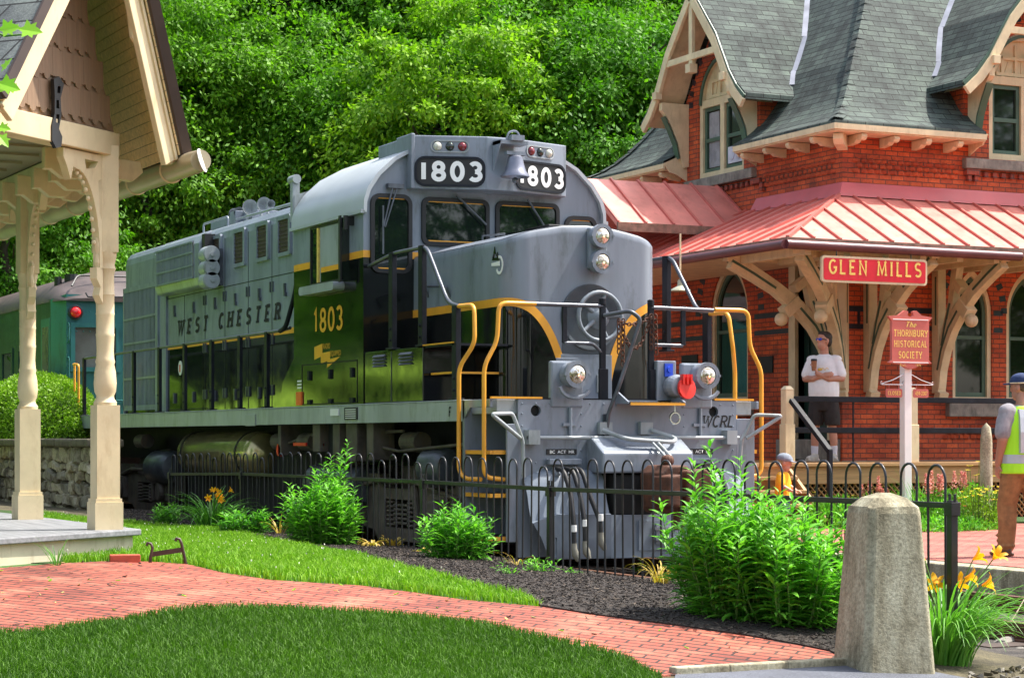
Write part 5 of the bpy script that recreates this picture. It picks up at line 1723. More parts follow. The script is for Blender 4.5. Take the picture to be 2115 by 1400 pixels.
# number board housing (two angled faces)
hz0, hz1 = 4.06, 4.66
pl = [(-.97, CF - .12), (-.16, CF - .38), (.16, CF - .38), (.97, CF - .12), (.97, CF + .9), (-.97, CF + .9)]
mb = MB(); mb.prism([V(XC + a, b, hz0) for a, b in pl], (0, 0, hz1 - hz0))
mb.box(XC - .99, XC - .94, CF - .14, CF + .3, hz0, hz1 + .02)
hs_ = mb.build('number_board_housing', M['grey'], cab_, bevel=.012)
for s in (-1, 1):
    a, b = V(XC + s * .97, CF - .12, 0), V(XC + s * .16, CF - .38, 0)
    lf, rt = (a, b) if s < 0 else (b, a)
    ux = (rt - lf).normalized(); nn = ux.cross(V(0, 0, 1)); wd = (rt - lf).length
    if nn.y > 0: nn = -nn
    P = lambda u, v: lf + ux * u + V(0, 0, v) + nn * .012
    mb = MB(); mb.plate(rrect(.03, wd - .03, 4.09, 4.42, .11), [], P, -nn * .010)
    nb = mb.build('number_board', M['rubber'], hs_)
    mb = MB(); mb.plate(rrect(.025, wd - .025, 4.085, 4.425, .115), [rrect(.05, wd - .05, 4.11, 4.40, .095)], lambda u, v: P(u, v) + nn * .012, -nn * .012); mb.build('bezel', M['blacksat'], nb)
    mb = MB(); letters(mb, 'l803', lf + ux * .10 + V(0, 0, 4.14) + nn * .013, ux, (0,0,1), .235, nn, w=.21, gap=.30, width=wd - .17); mb.build('lettering', M['white'], nb)
    mb = MB(); mb.plate(rrect(wd/2 - .22, wd/2 + .22, 4.47, 4.61, .065), [rrect(wd/2 - .205, wd/2 + .205, 4.485, 4.595, .052)], P, -nn * .011); 
    cl = mb.build('marker_light_panel', M['greylight'], hs_)
    cols = ['lensclear', 'lensgreen', 'lensred'] if s < 0 else ['lensred', 'lensgreen', 'lensclear']
    for k, c in enumerate(cols):
        mb = MB(); mb.lathe([(.05, 0), (.045, .015), (.03, .028), (0, .035)], lf + ux * (wd/2 - .14 + k * .14) + V(0, 0, 4.54) + nn * .002, nn, 18)
        mb.build('marker_lens', M[c], cl, smooth=60)
# bell
mb = MB()
bc = V(XC + .10, CF - .56, 4.22)
mb.lathe([(0, .22), (.06, .22), (.085, .20), (.10, .12), (.125, .04), (.165, -.01), (.165, -.025), (.14, -.02), (.10, .04), (0, .06)], bc, (0, 0, 1), 24)
bl = mb.build('bell', simple('bell_metal', (.20,.21,.26), .35, metal=.5, var=.25), cab_, smooth=40)
mb = MB(); mb.ball(bc + V(0, 0, -.06), .035); mb.build('clapper', M['steel'], bl)
mb = MB(); mb.prism([V(XC - .10, CF - .39, 4.62), V(XC - .10, CF - .62, 4.60), V(XC - .10, CF - .40, 4.28)], (.012, 0, 0))
mb.box(XC - .10, XC + .24, CF - .60, CF - .38, 4.56, 4.60); mb.box(XC - .02, XC + .22, CF - .60, CF - .52, 4.44, 4.48); mb.box(XC + .02, XC + .18, CF - .64, CF - .5, 4.60, 4.66)
mb.tube(smoothpath([V(XC - .02, CF - .56, 4.58), V(XC + .02, CF - .56, 4.70), V(XC + .12, CF - .56, 4.72), V(XC + .18, CF - .56, 4.62)], .04), .012, 6)
mb.build('bell_bracket', M['grey'], bl)
# cab side lettering, doors
mb = MB(); letters(mb, '1803', V(CS - .001, 23.24, 2.50), (0,-1,0), (0,0,1), .29, (-1,0,0), w=.155, serif=.0, gap=.2, asp=.56, width=.93)
mb.build('lettering', M['yellow'], cab_)
mb = MB()
P = lambda u, v: V(CS - .004, 23.24 - u, v)
mb.plate([(0, 2.34), (.27, 2.37), (.27, 2.26), (.52, 2.27), (.52, 2.18), (.86, 2.20), (.42, 2.08), (.44, 2.16), (.22, 2.14), (.22, 2.22), (0, 2.19)], [], P, (.003, 0, 0))
lg = mb.build('radio_logo', M['yellow'], cab_)
fonttext('lettering', 'RADIO', M['yellow'], V(CS - .005, 22.94, 2.305), (0,-1,0), (0,0,1), .065, lg, width=.22)
fonttext('lettering', 'EQUIPPED', M['yellow'], V(CS - .005, 22.71, 2.215), (0,-1,0), (0,0,1), .06, lg, width=.34)
mb = MB()
for a, b, c, d in ((21.85, 23.68, 2.13, 2.145), (21.85, 23.68, 1.66, 1.672), (21.85, 21.862, 1.66, 2.14), (23.67, 23.682, 1.66, 2.14)):
    mb.box(CS - .005, CS, a, b, c, d)
for y in (23.4, 22.7, 22.0): mb.box(CS - .025, CS, y - .03, y + .03, 1.95, 2.06); mb.box(CS - .02, CS, y - .05, y + .05, 1.66, 1.72)
mb.build('locker_door', M['blacksat'], cab_)
mb = MB(); mb.box(CS - .02, CS, 23.66, 23.84, 1.66, 1.82); mb.build('orange_tag', M['orange'], cab_)
mb = MB()
for k in range(3): mb.box(CS - .004, CS, 23.68, 23.84, 1.86 + k * .04, 1.88 + k * .04)
mb.build('white_stencil', M['white'], cab_)
# sill plates
mb = MB(); c = onx(726, 860, SS); mb.box(SS - .012, SS, c.y - .2, c.y + .2, 1.47, 1.61); pl_ = mb.build('data_plate', M['rubber'], fr)
mb = MB()
for k in range(5): mb.box(SS - .015, SS - .012, c.y - .16, c.y + .16, 1.485 + k * .024, 1.495 + k * .024)
mb.build('plate_lines', M['white'], pl_)
mb = MB(); c = onx(692, 857, SS); mb.box(SS - .012, SS, c.y - .13, c.y + .13, 1.52, 1.60); mb.build('data_plate', M['white'], fr)
mb = MB(); c = onx(928, 865, SS); letters(mb, 'F', V(SS - .002, c.y, 1.47), (0,-1,0), (0,0,1), .11, (-1,0,0), w=.16); mb.build('lettering', M['dark'], fr)
# --- battery box and steps beside the nose
mb = MB(); mb.box(CS + .01, HS, 20.0, CF, 1.645, 2.22); bb = mb.build('battery_box', M['black'], loco, bevel=.012)
mb = MB()
for y in (20.9, 20.15):
    for k in range(4): mb.prism([V(CS + .01, y + .14, 2.04 + k * .035), V(CS - .015, y + .14, 2.045 + k * .035), V(CS + .01, y + .14, 2.07 + k * .035)], (0, .34, 0))
mb.box(CS + .004, CS + .01, 20.86, 20.872, 1.66, 2.2)
mb.build('louver', M['steel'], bb)
mb = MB(); mb.box(CS + .01, HS, 19.94, 20.0, 2.215, 2.235); mb.box(CS + .1, HS, 19.42, 19.98, 1.92, 1.94)
st_ = mb.build('step_tread', M['blacksat'], bb)
mb = MB(); mb.box(CS + .09, CS + .1, 19.42, 19.98, 1.92, 1.942); mb.box(CS + .0, CS + .01, 19.2, 20.0, 2.222, 2.236); mb.box(CS + .1, HS, 19.41, 19.42, 1.92, 1.942); mb.build('yellow_nosing', M['yellow'], st_)
mb = MB(); mb.box(CS + .01, HS, 19.2, 19.94, 2.2, 2.222); mb.build('step_tread', M['blacksat'], bb)
# --- short hood (nose)
NF = 19.2
nh = [(-.9, 1.64), (-.9, 3.24), (-.885, 3.29), (-.85, 3.325), (-.7, 3.37), (-.4, 3.44), (0, 3.47)]
nsec = nh + [(-a, b) for a, b in nh[::-1][1:]]
mb = MB()
# plan of the nose: side, rounded corner, flat front
def nose_plan():
    pts = [(-.9, CF)]
    rr = .26
    pts += [(-.9, NF + rr + .9), (-.9, NF + rr + .45)]
    for i in range(9):
        an = R(180 + 90 * i / 8)
        pts.append((-.9 + rr + rr * math.cos(an), NF + rr + rr * math.sin(an)))
    pts += [(-.28, NF), (0, NF)]
    return pts + [(-a, b) for a, b in pts[::-1][1:]]
plan = nose_plan()
def topz(lx): 
    a = abs(lx)
    return 3.47 - .17 * (a / .9) ** 2.2
# path length from the side for the stripe curve
zz = [1.64] + [1.64 + 1.6 * k / 22 for k in range(1, 22)] + [3.24]
def stripe(i):
    lx, y = plan[i]
    return lx
grid = []
for (lx, y) in plan:
    tz = topz(lx)
    col_ = [V(XC + lx, y, lerp(1.64, tz - .03, k / 36)) for k in range(37)]
    col_.append(V(XC + lx * .985, y + (.02 if y < CF - .1 else 0), tz))
    grid.append(col_)
# refine: stripe as geometry set proud of the panel
mb.add([p for c in grid for p in c], [(i*38+k, (i+1)*38+k, (i+1)*38+k+1, i*38+k+1) for i in range(len(plan)-1) for k in range(37)], 0)
# top skin
m_ = len(plan) // 2
for i in range(m_):
    j = len(plan) - 1 - i
    a, b, c, d = grid[i][-1], grid[i+1][-1], grid[j-1][-1], grid[j][-1]
    n8 = 10
    row = lambda p, q: [V(lerp(p.x, q.x, t/n8), lerp(p.y, q.y, t/n8), topz(lerp(p.x, q.x, t/n8) - XC)) for t in range(n8 + 1)]
    r0, r1 = row(a, d), row(b, c)
    mb.add(r0 + r1, [(t, t+1, n8+1+t+1, n8+1+t) for t in range(n8)], 0)
nose = mb.build('short_hood', PK, loco, smooth=45)
# black lower panels bounded by the orange curve, wrapped round the corner
def skin_pt(sarc, z, d):
    """walk along the plan from the cab corner (s=0), offset d outward"""
    acc = 0
    for (a, b), (c, e) in zip(plan[:-1], plan[1:]):
        ln = math.hypot(c - a, e - b)
        if sarc <= acc + ln or (c, e) == plan[-1]:
            t = (sarc - acc) / ln
            nx, ny = (e - b) / ln, -(c - a) / ln
            return V(XC + lerp(a, c, t) + nx * d, lerp(b, e, t) + ny * d, z)
        acc += ln
tot = sum(math.hypot(c[0]-a[0], c[1]-a[1]) for a, c in zip(plan[:-1], plan[1:]))
s_corner = (CF - NF - .26)
s_mid = tot / 2
def skin_strip(fn_lo, fn_hi, s0, s1, n, d):
    vs = []; nz = 6
    for i in range(n + 1):
        s = lerp(s0, s1, i / n)
        for k in range(nz + 1): vs.append(skin_pt(s, lerp(fn_lo(s), fn_hi(s), k / nz), d))
    return vs, [(i*(nz+1)+k, (i+1)*(nz+1)+k, (i+1)*(nz+1)+k+1, i*(nz+1)+k+1) for i in range(n) for k in range(nz)]
sA = s_corner + .15                        # the stripe leaves the horizontal
sB = s_mid - .23                           # and reaches the deck
def zc_(s):
    if s <= sA: return 2.66
    t = min(1, (s - sA) / (sB - sA))
    return 1.64 + (2.66 - 1.64) * (max(0.0, 1 - t ** 2.3)) ** .62
for mirror in (False, True):
    mp = (lambda s: tot - s) if mirror else (lambda s: s)
    b1 = MB()
    vs, fs = skin_strip(lambda s: 1.645, lambda s: zc_(mp(s) if mirror else s), mp(0.0), mp(sB - .01), 200, .006)
    b1.add(vs, fs); b1.build('black_panel', M['black'], nose, smooth=50)
    b2 = MB()
    path = [(lerp(0, sA, k / 90), 2.66) for k in range(90)] + [(lerp(sA, sB, k / 90), zc_(lerp(sA, sB, k / 90))) for k in range(91)]
    vs = []
    for i, (s_, z_) in enumerate(path):
        a_, c_ = path[max(0, i-1)], path[min(len(path)-1, i+1)]
        d_ = Vector((c_[0]-a_[0], c_[1]-a_[1])).normalized() * .043
        vs += [skin_pt(mp(s_ - d_.y), z_ + d_.x, .011), skin_pt(mp(s_ + d_.y), max(1.65, z_ - d_.x), .011)]
    b2.add(vs, [(2*i, 2*i+1, 2*i+3, 2*i+2) for i in range(len(path) - 1)])
    b2.build('orange_stripe', M['yellow'], nose)
mb = MB(); mb.box(XC - .3, XC + .3, NF - .012, NF, 1.645, 2.13); mb.box(XC - .36, XC - .1, NF - .02, NF - .012, 2.02, 2.09); mb.build('lower_panel', M['grey'], nose, bevel=.004)
# torch emblem on the nose side
c = onx(1027, 546, HS)
mb = MB()
P = lambda u, v: V(HS - .006, c.y - u, c.z + v)
mb.plate([(-.13, -.01), (.07, -.02), (.07, .03), (-.13, .02)], [], P, (.003, 0, 0))
ribbon(mb, [(.06 + .075*math.cos(R(a)), -.01 + .085*math.sin(R(a))) for a in range(-150, 130, 20)], .028, P, (.003, 0, 0))
em = mb.build('emblem', M['white'], nose)
mb = MB(); mb.plate([(-.12, .05), (-.05, .19), (-.02, .1), (.02, .13), (.05, .04)], [[(-.07, .07), (-.05, .12), (.01, .07)]], lambda u, v: P(u, v) + V(-.0005, 0, 0), (.002, 0, 0)); mb.build('emblem_flame', M['black'], em)
# grab irons on nose side
mb = MB()
g0, g1 = onx(885, 592, HS), onx(930, 592, HS)
mb.tube(smoothpath([V(HS, g0.y, g0.z - .12), V(HS - .05, g0.y, g0.z), V(HS - .05, g1.y, g1.z), V(HS, g1.y, g1.z - .12)], .03), .014, 6)
mb.tube([V(HS - .02, g1.y - .1, g1.z - .25), V(HS - .02, g1.y - .22, g1.z - .25), V(HS - .02, g1.y - .22, g1.z - .4)], .012, 6)
mb.tube([V(XC + .0, CF - .5, 3.56), V(XC - .3, CF - .55, 3.52), V(XC - .3, CF - .55, 3.44)], .014, 6)
mb.build('grab_iron', M['steel'], nose, smooth=60)
mb = MB(); mb.box(XC + .45, XC + 1.05, CF - .75, CF - .25, 3.35, 3.60); mb.box(XC + .40, XC + 1.10, CF - .80, CF - .2, 3.60, 3.66); mb.build('toolbox', M['rubber'], nose, bevel=.01)
# headlights
hb = MB(); hb.box(XC + .0, XC + .22, NF - .07, NF, 3.02, 3.45)
hlb = hb.build('headlight_bracket', M['grey'], nose, bevel=.02)
def lamp(c, r, depth, parent, name, lens='lensclear'):
    b = MB()
    b.lathe([(0, 0), (r * 1.05, 0), (r * 1.1, -.03), (r * 1.1, -depth + .05), (r * 1.18, -depth + .045), (r * 1.18, -depth), (r * .82, -depth), (r * .80, -depth + .02), (r*.4, -depth + .06), (0, -depth + .07)], c, (0, 1, 0), 28)
    for an in (0, 180): b.box(c.x + r*1.15*math.cos(R(an)) - .012, c.x + r*1.15*math.cos(R(an)) + .012, c.y - depth - .006, c.y - depth + .05, c.z + r*1.15*math.sin(R(an)) - .012, c.z + r*1.15*math.sin(R(an)) + .012)
    h = b.build(name, M['grey'], parent, smooth=40)
    b = MB(); b.lathe([(r * .82, -depth + .012), (r * .6, -depth - .008), (r * .3, -depth - .02), (0, -depth - .024)], c, (0, 1, 0), 28)
    b.build('lens', lensmat, h, smooth=60)
    b = MB(); b.ball(c + V(0, -depth - .014, -.01), .013); b.build('bulb', warm, h)
    return h
lt = NT('headlight_lens'); g_ = lt.noise(lt.pos(), 16, 3, .6, 2.0)
lt.col(lt.ramp(g_, [(.3, (.12,.10,.08)), (.45, (.55,.45,.3)), (.6, (.85,.85,.85)), (.75, (.2,.2,.2))])); lt.b.inputs['Roughness'].default_value = .08; lt.b.inputs['Metallic'].default_value = .6
lensmat = lt.mat
wt = NT('lamp_filament'); wt.col((1, .6, .2)); wt.b.inputs['Emission Color'].default_value = (1, .55, .2, 1); wt.b.inputs['Emission Strength'].default_value = 1.6
warm = wt.mat
for z in (3.355, 3.085): lamp(V(XC + .11, NF - .04, z), .105, .13, nose, 'headlight')
# brake wheel in its recess
mb = MB(); bw = V(XC + .09, NF - .02, 2.50)
mb.lathe([(.0, -.004), (.30, -.004), (.33, -.02), (.345, -.02), (.345, .01)], V(XC + .05, NF, 2.52), (0, 1, 0), 36); mb.box(XC - .28, XC + .38, NF - .006, NF, 2.10, 2.5)
rc = mb.build('wheel_recess', simple('recess_grey', (.07,.085,.10), .45, var=.3), nose, smooth=40)
mb = MB()
wc = V(XC + .08, NF - .16, 2.52)
ring = [V(wc.x + .25*math.cos(R(a)), wc.y, wc.z + .25*math.sin(R(a))) for a in range(0, 360, 12)]
mb.tube(ring, .024, 8, closed=True)
for a in (75, 147, 219, 291, 3):
    d = V(math.cos(R(a)), 0, math.sin(R(a)))
    mb.tube([wc + d * .06 + V(0,.03,0), wc + d * .15 + V(0,.02,0), wc + d * .25], [.035, .022, .02], 8)
mb.lathe([(0, -.03), (.05, -.03), (.08, 0), (.13, .03), (.13, .06), (0, .06)], wc, (0, 1, 0), 20)
mb.build('brake_wheel', simple('wheel_grey', (.20,.23,.26), .4, var=.15), nose, smooth=50)

# --- front end plate, platform
EP = 18.25
mb = MB()
op = [(-1.24, .62), (1.24, .62), (1.24, 1.64), (-1.24, 1.64)]
cpl = [(-.46, .62), (.56, .62), (.56, .80), (-.46, .80)]
mb.plate([(-1.24, .1), (-1.24, 1.64), (1.24, 1.64), (1.24, .1), (.9, .1), (.52, .42), (.52, .95), (-.46, .95), (-.46, .42), (-.9, .1)],
         [[(-1.05 + .055*math.cos(R(a)), 1.53 + .055*math.sin(R(a))) for a in range(0, 360, 20)], [(.97 + .055*math.cos(R(a)), 1.53 + .055*math.sin(R(a))) for a in range(0, 360, 20)]],
         lambda u, v: V(XC + u, EP, v), (0, .04, 0))
mb.box(XC + 1.24, XC + 1.46, EP, EP + .04, .62, 1.46)
ep = mb.build('end_plate', M['grey'], loco, bevel=.006)
mb = MB()
for k in range(17):
    for z in (1.02, 1.60): mb.ball(V(XC - 1.2 + k * .15, EP, z), .011, n=6, m=4)
for k in range(8):
    for lx in (-1.2, -.55, .62, 1.2): mb.ball(V(XC + lx, EP, .66 + k * .12), .011, n=6, m=4)
mb.box(XC - 1.24, XC + 1.24, EP - .003, EP, 1.045, 1.052); mb.box(XC - .605, XC - .597, EP - .003, EP, .62, 1.2); mb.box(XC + .66, XC + .668, EP - .003, EP, .62, 1.2)
mb.build('rivets', M['grey'], ep)
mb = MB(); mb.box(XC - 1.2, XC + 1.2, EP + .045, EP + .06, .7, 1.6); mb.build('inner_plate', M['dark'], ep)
mb = MB(); mb.box(XC - 1.24, XC + 1.24, EP + .0, NF, 1.642, 1.655); mb.build('front_platform', M['blacksat'], loco)
mb = MB(); mb.box(XC - 1.53, XC - .98, EP - .005, EP + .03, 1.645, 1.665); mb.box(XC + .98, XC + 1.45, EP - .005, EP + .03, 1.645, 1.665); mb.build('yellow_edge', M['yellow'], loco)
# corner steps (one stairwell each side)
for s in (-1, 1):
    b = MB()
    x0, x1 = XC + s * 1.53, XC + s * .95
    b.box(x0, x1, 18.88, 18.93, .30, 1.64)
    b.box(XC + s * .95, XC + s * .92, EP + .05, 18.9, .30, 1.64)
    b.prism([V(XC + s*1.53, 18.93, 1.43), V(XC + s*1.53, 18.93, 1.64), V(XC + s*1.53, 18.28, 1.64), V(XC + s*1.53, 18.28, 1.56), V(XC + s*1.53, 18.75, 1.56)], (-s * .03, 0, 0))
    b.box(XC + s*1.24, XC + s*1.44, EP, EP + .035, .2, .62) if s > 0 else b.box(XC - 1.36, XC - 1.24, EP, EP + .035, .25, 1.40)
    sw_ = b.build('step_well', M['grey'], loco, bevel=.006)
    b = MB()
    for z in (1.14, .72, .30): b.box(XC + s * 1.5, XC + s * .95, EP + .06, 18.88, z - .02, z)
    b.build('step_tread', M['blacksat'], sw_)
    b = MB()
    for z in (1.14, .72, .30): b.box(XC + s * 1.52, XC + s * 1.49, EP + .05, 18.88, z - .035, z + .003); b.box(XC + s * 1.488, XC + s * .95, EP + .048, EP + .058, z - .036, z + .004)
    b.build('yellow_nosing', M['yellow'], sw_)
# plow
mb = MB()
for s in (-1, 1):
    prof_ = [(18.22, .95), (18.14, .94), (18.04, .88), (17.96, .78), (17.90, .66), (17.80, .53), (17.73, .52), (17.73, .30), (17.72, .12), (17.74, .09)]
    prof_ = [(18.25 - (18.25 - y) * .55, z) for y, z in prof_]
    rings_ = []
    for lx in (1.24, 1.17, 1.1, 1.0, .9, .8, .7, .6, .5, .44):
        sweep = (1.34 - lx) * .12
        rings_.append([V(XC + s * (lx - (max(0, .52 - z) * .4 if lx > 1.0 else 0)) + .04, y - sweep + .05, z - (.5 * max(0, lx - 1.0) ** 1.3 if z > .5 else 0)) for y, z in prof_])
    rings_ = rings_ if s < 0 else rings_[::-1]
    n = len(prof_)
    vs = [p for r_ in rings_ for p in r_]
    mb.add(vs, [(i*n+k, (i+1)*n+k, (i+1)*n+k+1, i*n+k+1) for i in range(9) for k in range(n-1)])
q = [V(XC - .40, 17.905, .09), V(XC + .48, 17.905, .09), V(XC + .48, 17.915, .51), V(XC - .40, 17.915, .51)]
mb.add(q + [p + V(0, .05, 0) for p in q], [(0,1,2,3), (7,6,5,4), (3,2,6,7)])
mb.box(XC - .1, XC + .35, 17.885, 17.91, .16, .45)
mb.box(XC - 1.0, XC + 1.1, 17.98, 18.02, .10, .14)
pw = mb.build('snow_plow', M['plow'], loco, smooth=35)
mb = MB(); mb.box(XC + .05, XC + .32, 17.83, 17.884, .36, .39); mb.box(XC + .05, XC + .32, 17.81, 17.884, .26, .29); mb.box(XC + .08, XC + .28, 17.86, 17.883, .22, .42); mb.build('plow_step', M['grey'], pw)
# coupler
mb = MB(); mb.prism([V(XC - .45, EP, .94), V(XC + .50, EP, .94), V(XC + .50, EP, 1.22), V(XC - .45, EP, 1.22)], (0, -.12, 0))
mb.prism([V(XC - .50, EP - .36, .92), V(XC - .50, EP, .92), V(XC - .50, EP, 1.26), V(XC - .50, EP - .12, 1.26), V(XC - .50, EP - .36, 1.12)], (1.02, 0, 0))
mb.build('coupler_pocket', M['grey'], loco, bevel=.02)
mb = MB(); mb.box(XC - .34, XC + .40, EP - .3, EP + .4, .52, .90); mb.build('pocket_void', M['dark'], loco)
mb = MB()
kx = XC + .02
mb.prism([V(kx + a, 17.35, b) for a, b in ((-.17, .60), (-.12, .54), (.12, .54), (.18, .62), (.19, .92), (.12, 1.0), (-.1, 1.0), (-.18, .92))], (0, .42, 0))
mb.prism([V(kx + a, 17.2, b) for a, b in ((.02, .56), (.30, .62), (.32, .88), (.24, .97), (.02, .95))], (0, .3, 0))
mb.prism([V(kx + a, 17.15, b) for a, b in ((-.22, .62), (-.06, .60), (-.06, .92), (-.20, .90))], (0, .34, 0))
mb.box(kx - .06, kx + .08, 17.4, 18.3, .62, .86)
mb.lathe([(.0, 0), (.06, 0), (.07, .06), (.04, .1), (0, .1)], V(kx - .02, 17.5, 1.0), (0, 0, 1), 12)
mb.box(kx - .03, kx + .07, 17.3, 17.4, .38, .55)
mb.build('coupler', M['rust'], loco, bevel=.03, seg=3)
# uncoupling lever and handles
mb = MB()
mb.tube([L(-1.18, EP - .08, 1.265), L(1.22, EP - .08, 1.265)], .02)
mb.tube(smoothpath([L(-.36, EP - .1, 1.34), L(-.2, EP - .3, 1.25), L(.3, EP - .34, 1.22), L(.42, EP - .2, 1.26), L(.2, EP - .08, 1.34)], .08), .022)
mb.tube([L(.12, EP - .3, 1.24), L(.18, EP - .5, 1.08)], .018); mb.tube([L(.06, EP - .3, 1.24), L(.13, EP - .52, 1.06)], .014)
for lx in (-1.12, 1.12): mb.box(XC + lx - .06, XC + lx + .06, EP - .12, EP - .003, 1.2, 1.34)
for lx in (-.3, .16): mb.box(XC + lx - .07, XC + lx + .07, EP - .06, EP - .003, 1.3, 1.42)
for s in (-1, 1):
    b0 = L(s * 1.22, EP - .08, 1.24)
    mb.tube(smoothpath([b0 + V(s * .0, 0, -.36), b0 + V(s * .02, -.02, .0), b0 + V(s * .15, -.06, .26), b0 + V(s * .14 + (-.28 if s < 0 else .28), -.16, .25), b0 + V(s * .06, -.05, .02)], .04), .02)
ul = mb.build('uncoupling_lever', M['greylight'], loco, smooth=60)
# ditch lights
for lx, z in ((-.70, 1.845), (.78, 1.85)):
    mb = MB(); mb.box(XC + lx - .19, XC + lx + .17, EP - .015, EP + .06, 1.56, 2.02)
    dl = mb.build('ditch_light', M['grey'], loco, bevel=.02)
    lamp(V(XC + lx + .02, EP - .01, z + .04), .115, .17, dl, 'lamp_housing')
    mb = MB(); mb.tube([V(XC + lx + .02 + .17*math.cos(R(a)), EP - .12, z - .06 + .13*math.sin(R(a))) for a in range(190, 352, 18)], .022, 6)
    mb.build('lamp_guard', M['grey'], dl, smooth=60)
    mb = MB(); mb.cyl(V(XC + lx + .02, EP - .02, 1.56), V(XC + lx + .02, EP - .02, 1.27), .018); mb.box(XC + lx - .06, XC + lx + .08, EP - .03, EP, 1.38, 1.41); mb.build('conduit', M['grey'], dl)
# MU stand with blue and red caps
mb = MB(); mb.box(XC + .30, XC + .52, EP - .02, EP + .2, 1.60, 2.04); mb.lathe([(0, 0), (.11, 0), (.12, .1), (.10, .16), (0, .17)], V(XC + .47, EP - .02, 1.78), (0, -1, 0), 20)
mu = mb.build('jumper_box', M['grey'], loco, bevel=.01)
mb = MB(); mb.box(XC + .38, XC + .47, EP - .04, EP - .02, 1.88, 2.01); mb.lathe([(0, 0), (.03, 0), (.03, .02), (0, .02)], V(XC + .43, EP - .04, 1.95), (0, -1, 0), 14); mb.build('outlet_cover', M['bluecap'], mu)
mb = MB(); mb.lathe([(0, 0), (.11, 0), (.11, .03), (0, .035)], V(XC + .53, EP - .19, 1.76), (.2, -1, .1), 18)
for k in range(3): mb.box(XC + .47 + k * .045, XC + .49 + k * .045, EP - .245, EP - .18, 1.80, 1.90)
mb.build('jumper_cap', M['redcap'], mu)
mb = MB(); mb.box(XC - .18, XC - .06, NF - .03, NF - .012, 1.78, 1.95); mb.box(XC + .12, XC + .22, NF - .03, NF - .012, 1.74, 1.92); mb.build('latch', M['greylight'], nose)
# labels and hoses
for lx, tx in ((-.77, 'BC  ACT  MR'), (.79, 'MR  ACT  BC')):
    mb = MB(); mb.box(XC + lx - .165, XC + lx + .165, EP - .012, EP, 1.10, 1.155); lb = mb.build('hose_label', M['rubber'], ep)
    fonttext('lettering', tx, M['white'], V(XC + lx - .135, EP - .0135, 1.112), (1,0,0), (0,0,1), .031, lb, width=.27, bold=.01)
    mb = MB(); mb.box(XC + lx - .17, XC + lx + .19, EP - .08, EP, 1.0, 1.06)
    for k in range(3): mb.lathe([(.03, 0), (.045, .03), (.03, .07), (.025, .1)], V(XC + lx - .1 + k * .1, EP - .05, .96), (0, -.8, -.6), 10)
    hm = mb.build('hose_manifold', M['grey'], loco, bevel=.01)
    for k in range(3):
        b = MB()
        x = XC + lx - .1 + k * .1
        sw2 = (-.02, .0, .07)[k] * (1 if lx < 0 else -1)
        drop = (.14, .16, .24)[k]
        b.tube(smoothpath([V(x, EP - .08, .96), V(x, EP - .25, .95), V(x + .02, EP - .36, .72), V(x + .03 + sw2, EP - .44, .45), V(x + .03 + sw2, EP - .45, drop + .06)], .1, 5), .024, 8)
        h_ = b.build('air_hose', M['rubber'], hm, smooth=60)
        b = MB(); e = V(x + .03 + sw2, EP - .45, drop + .06)
        b.tube([e + V(0,0,.05), e, e + V(.01, -.01, -.06), e + V(.03, -.03, -.12)], [.028, .03, .04, .02], 8)
        b.build('glad_hand', simple('hose_fitting', (.22,.21,.17), .5, var=.3), h_, smooth=60)
        b = MB(); b.lathe([(.0255, 0), (.0265, .005), (.0265, .06), (.0255, .065)], V(x + .03 + sw2, EP - .447, .36 + .05 * k), (0, 0, 1), 10); b.build('hose_band', M['white'], h_)
mb = MB(); letters(mb, 'WCRL', V(XC + .83, EP - .002, 1.37), (1,0,0), (0,0,1), .125, (0,-1,0), w=.14, serif=.12, slant=.2, gap=.14, width=.36); mb.build('lettering', M['dark'], ep)
# drop step with chain posts
mb = MB(); mb.prism([V(XC - .18, EP - .02, 1.60), V(XC - .18, EP - .02, 1.74), V(XC - .18, EP - .28, 1.62), V(XC - .18, EP - .28, 1.60)], (.02, 0, 0)); mb.prism([V(XC + .46, EP - .02, 1.60), V(XC + .46, EP - .02, 1.74), V(XC + .46, EP - .28, 1.62), V(XC + .46, EP - .28, 1.60)], (.02, 0, 0))
mb.box(XC - .16, XC + .46, EP - .02, EP, 1.58, 1.64)
ds = mb.build('drop_step', M['grey'], loco)
mb = MB(); mb.box(XC - .16, XC + .46, EP - .30, EP - .02, 1.60, 1.615); mb.build('tread', M['blacksat'], ds)
mb = MB(); mb.box(XC - .16, XC + .46, EP - .302, EP - .30, 1.585, 1.61)
for k in range(12):
    for j in range(4): mb.box(XC - .14 + k * .05, XC - .12 + k * .05, EP - .27 + j * .06, EP - .25 + j * .06, 1.615, 1.619)
mb.build('yellow_tread_marks', M['yellow'], ds)
mb = MB(); mb.tube([V(XC + .4, EP - .2, 1.6), V(XC + .4, EP - .2, 1.52)], .008, 6)
mb.tube([V(XC + .4 + .055*math.cos(R(a)), EP - .2, 1.46 + .055*math.sin(R(a))) for a in range(0, 360, 20)], .012, 6, closed=True); mb.build('ring', M['chrome'], ds)
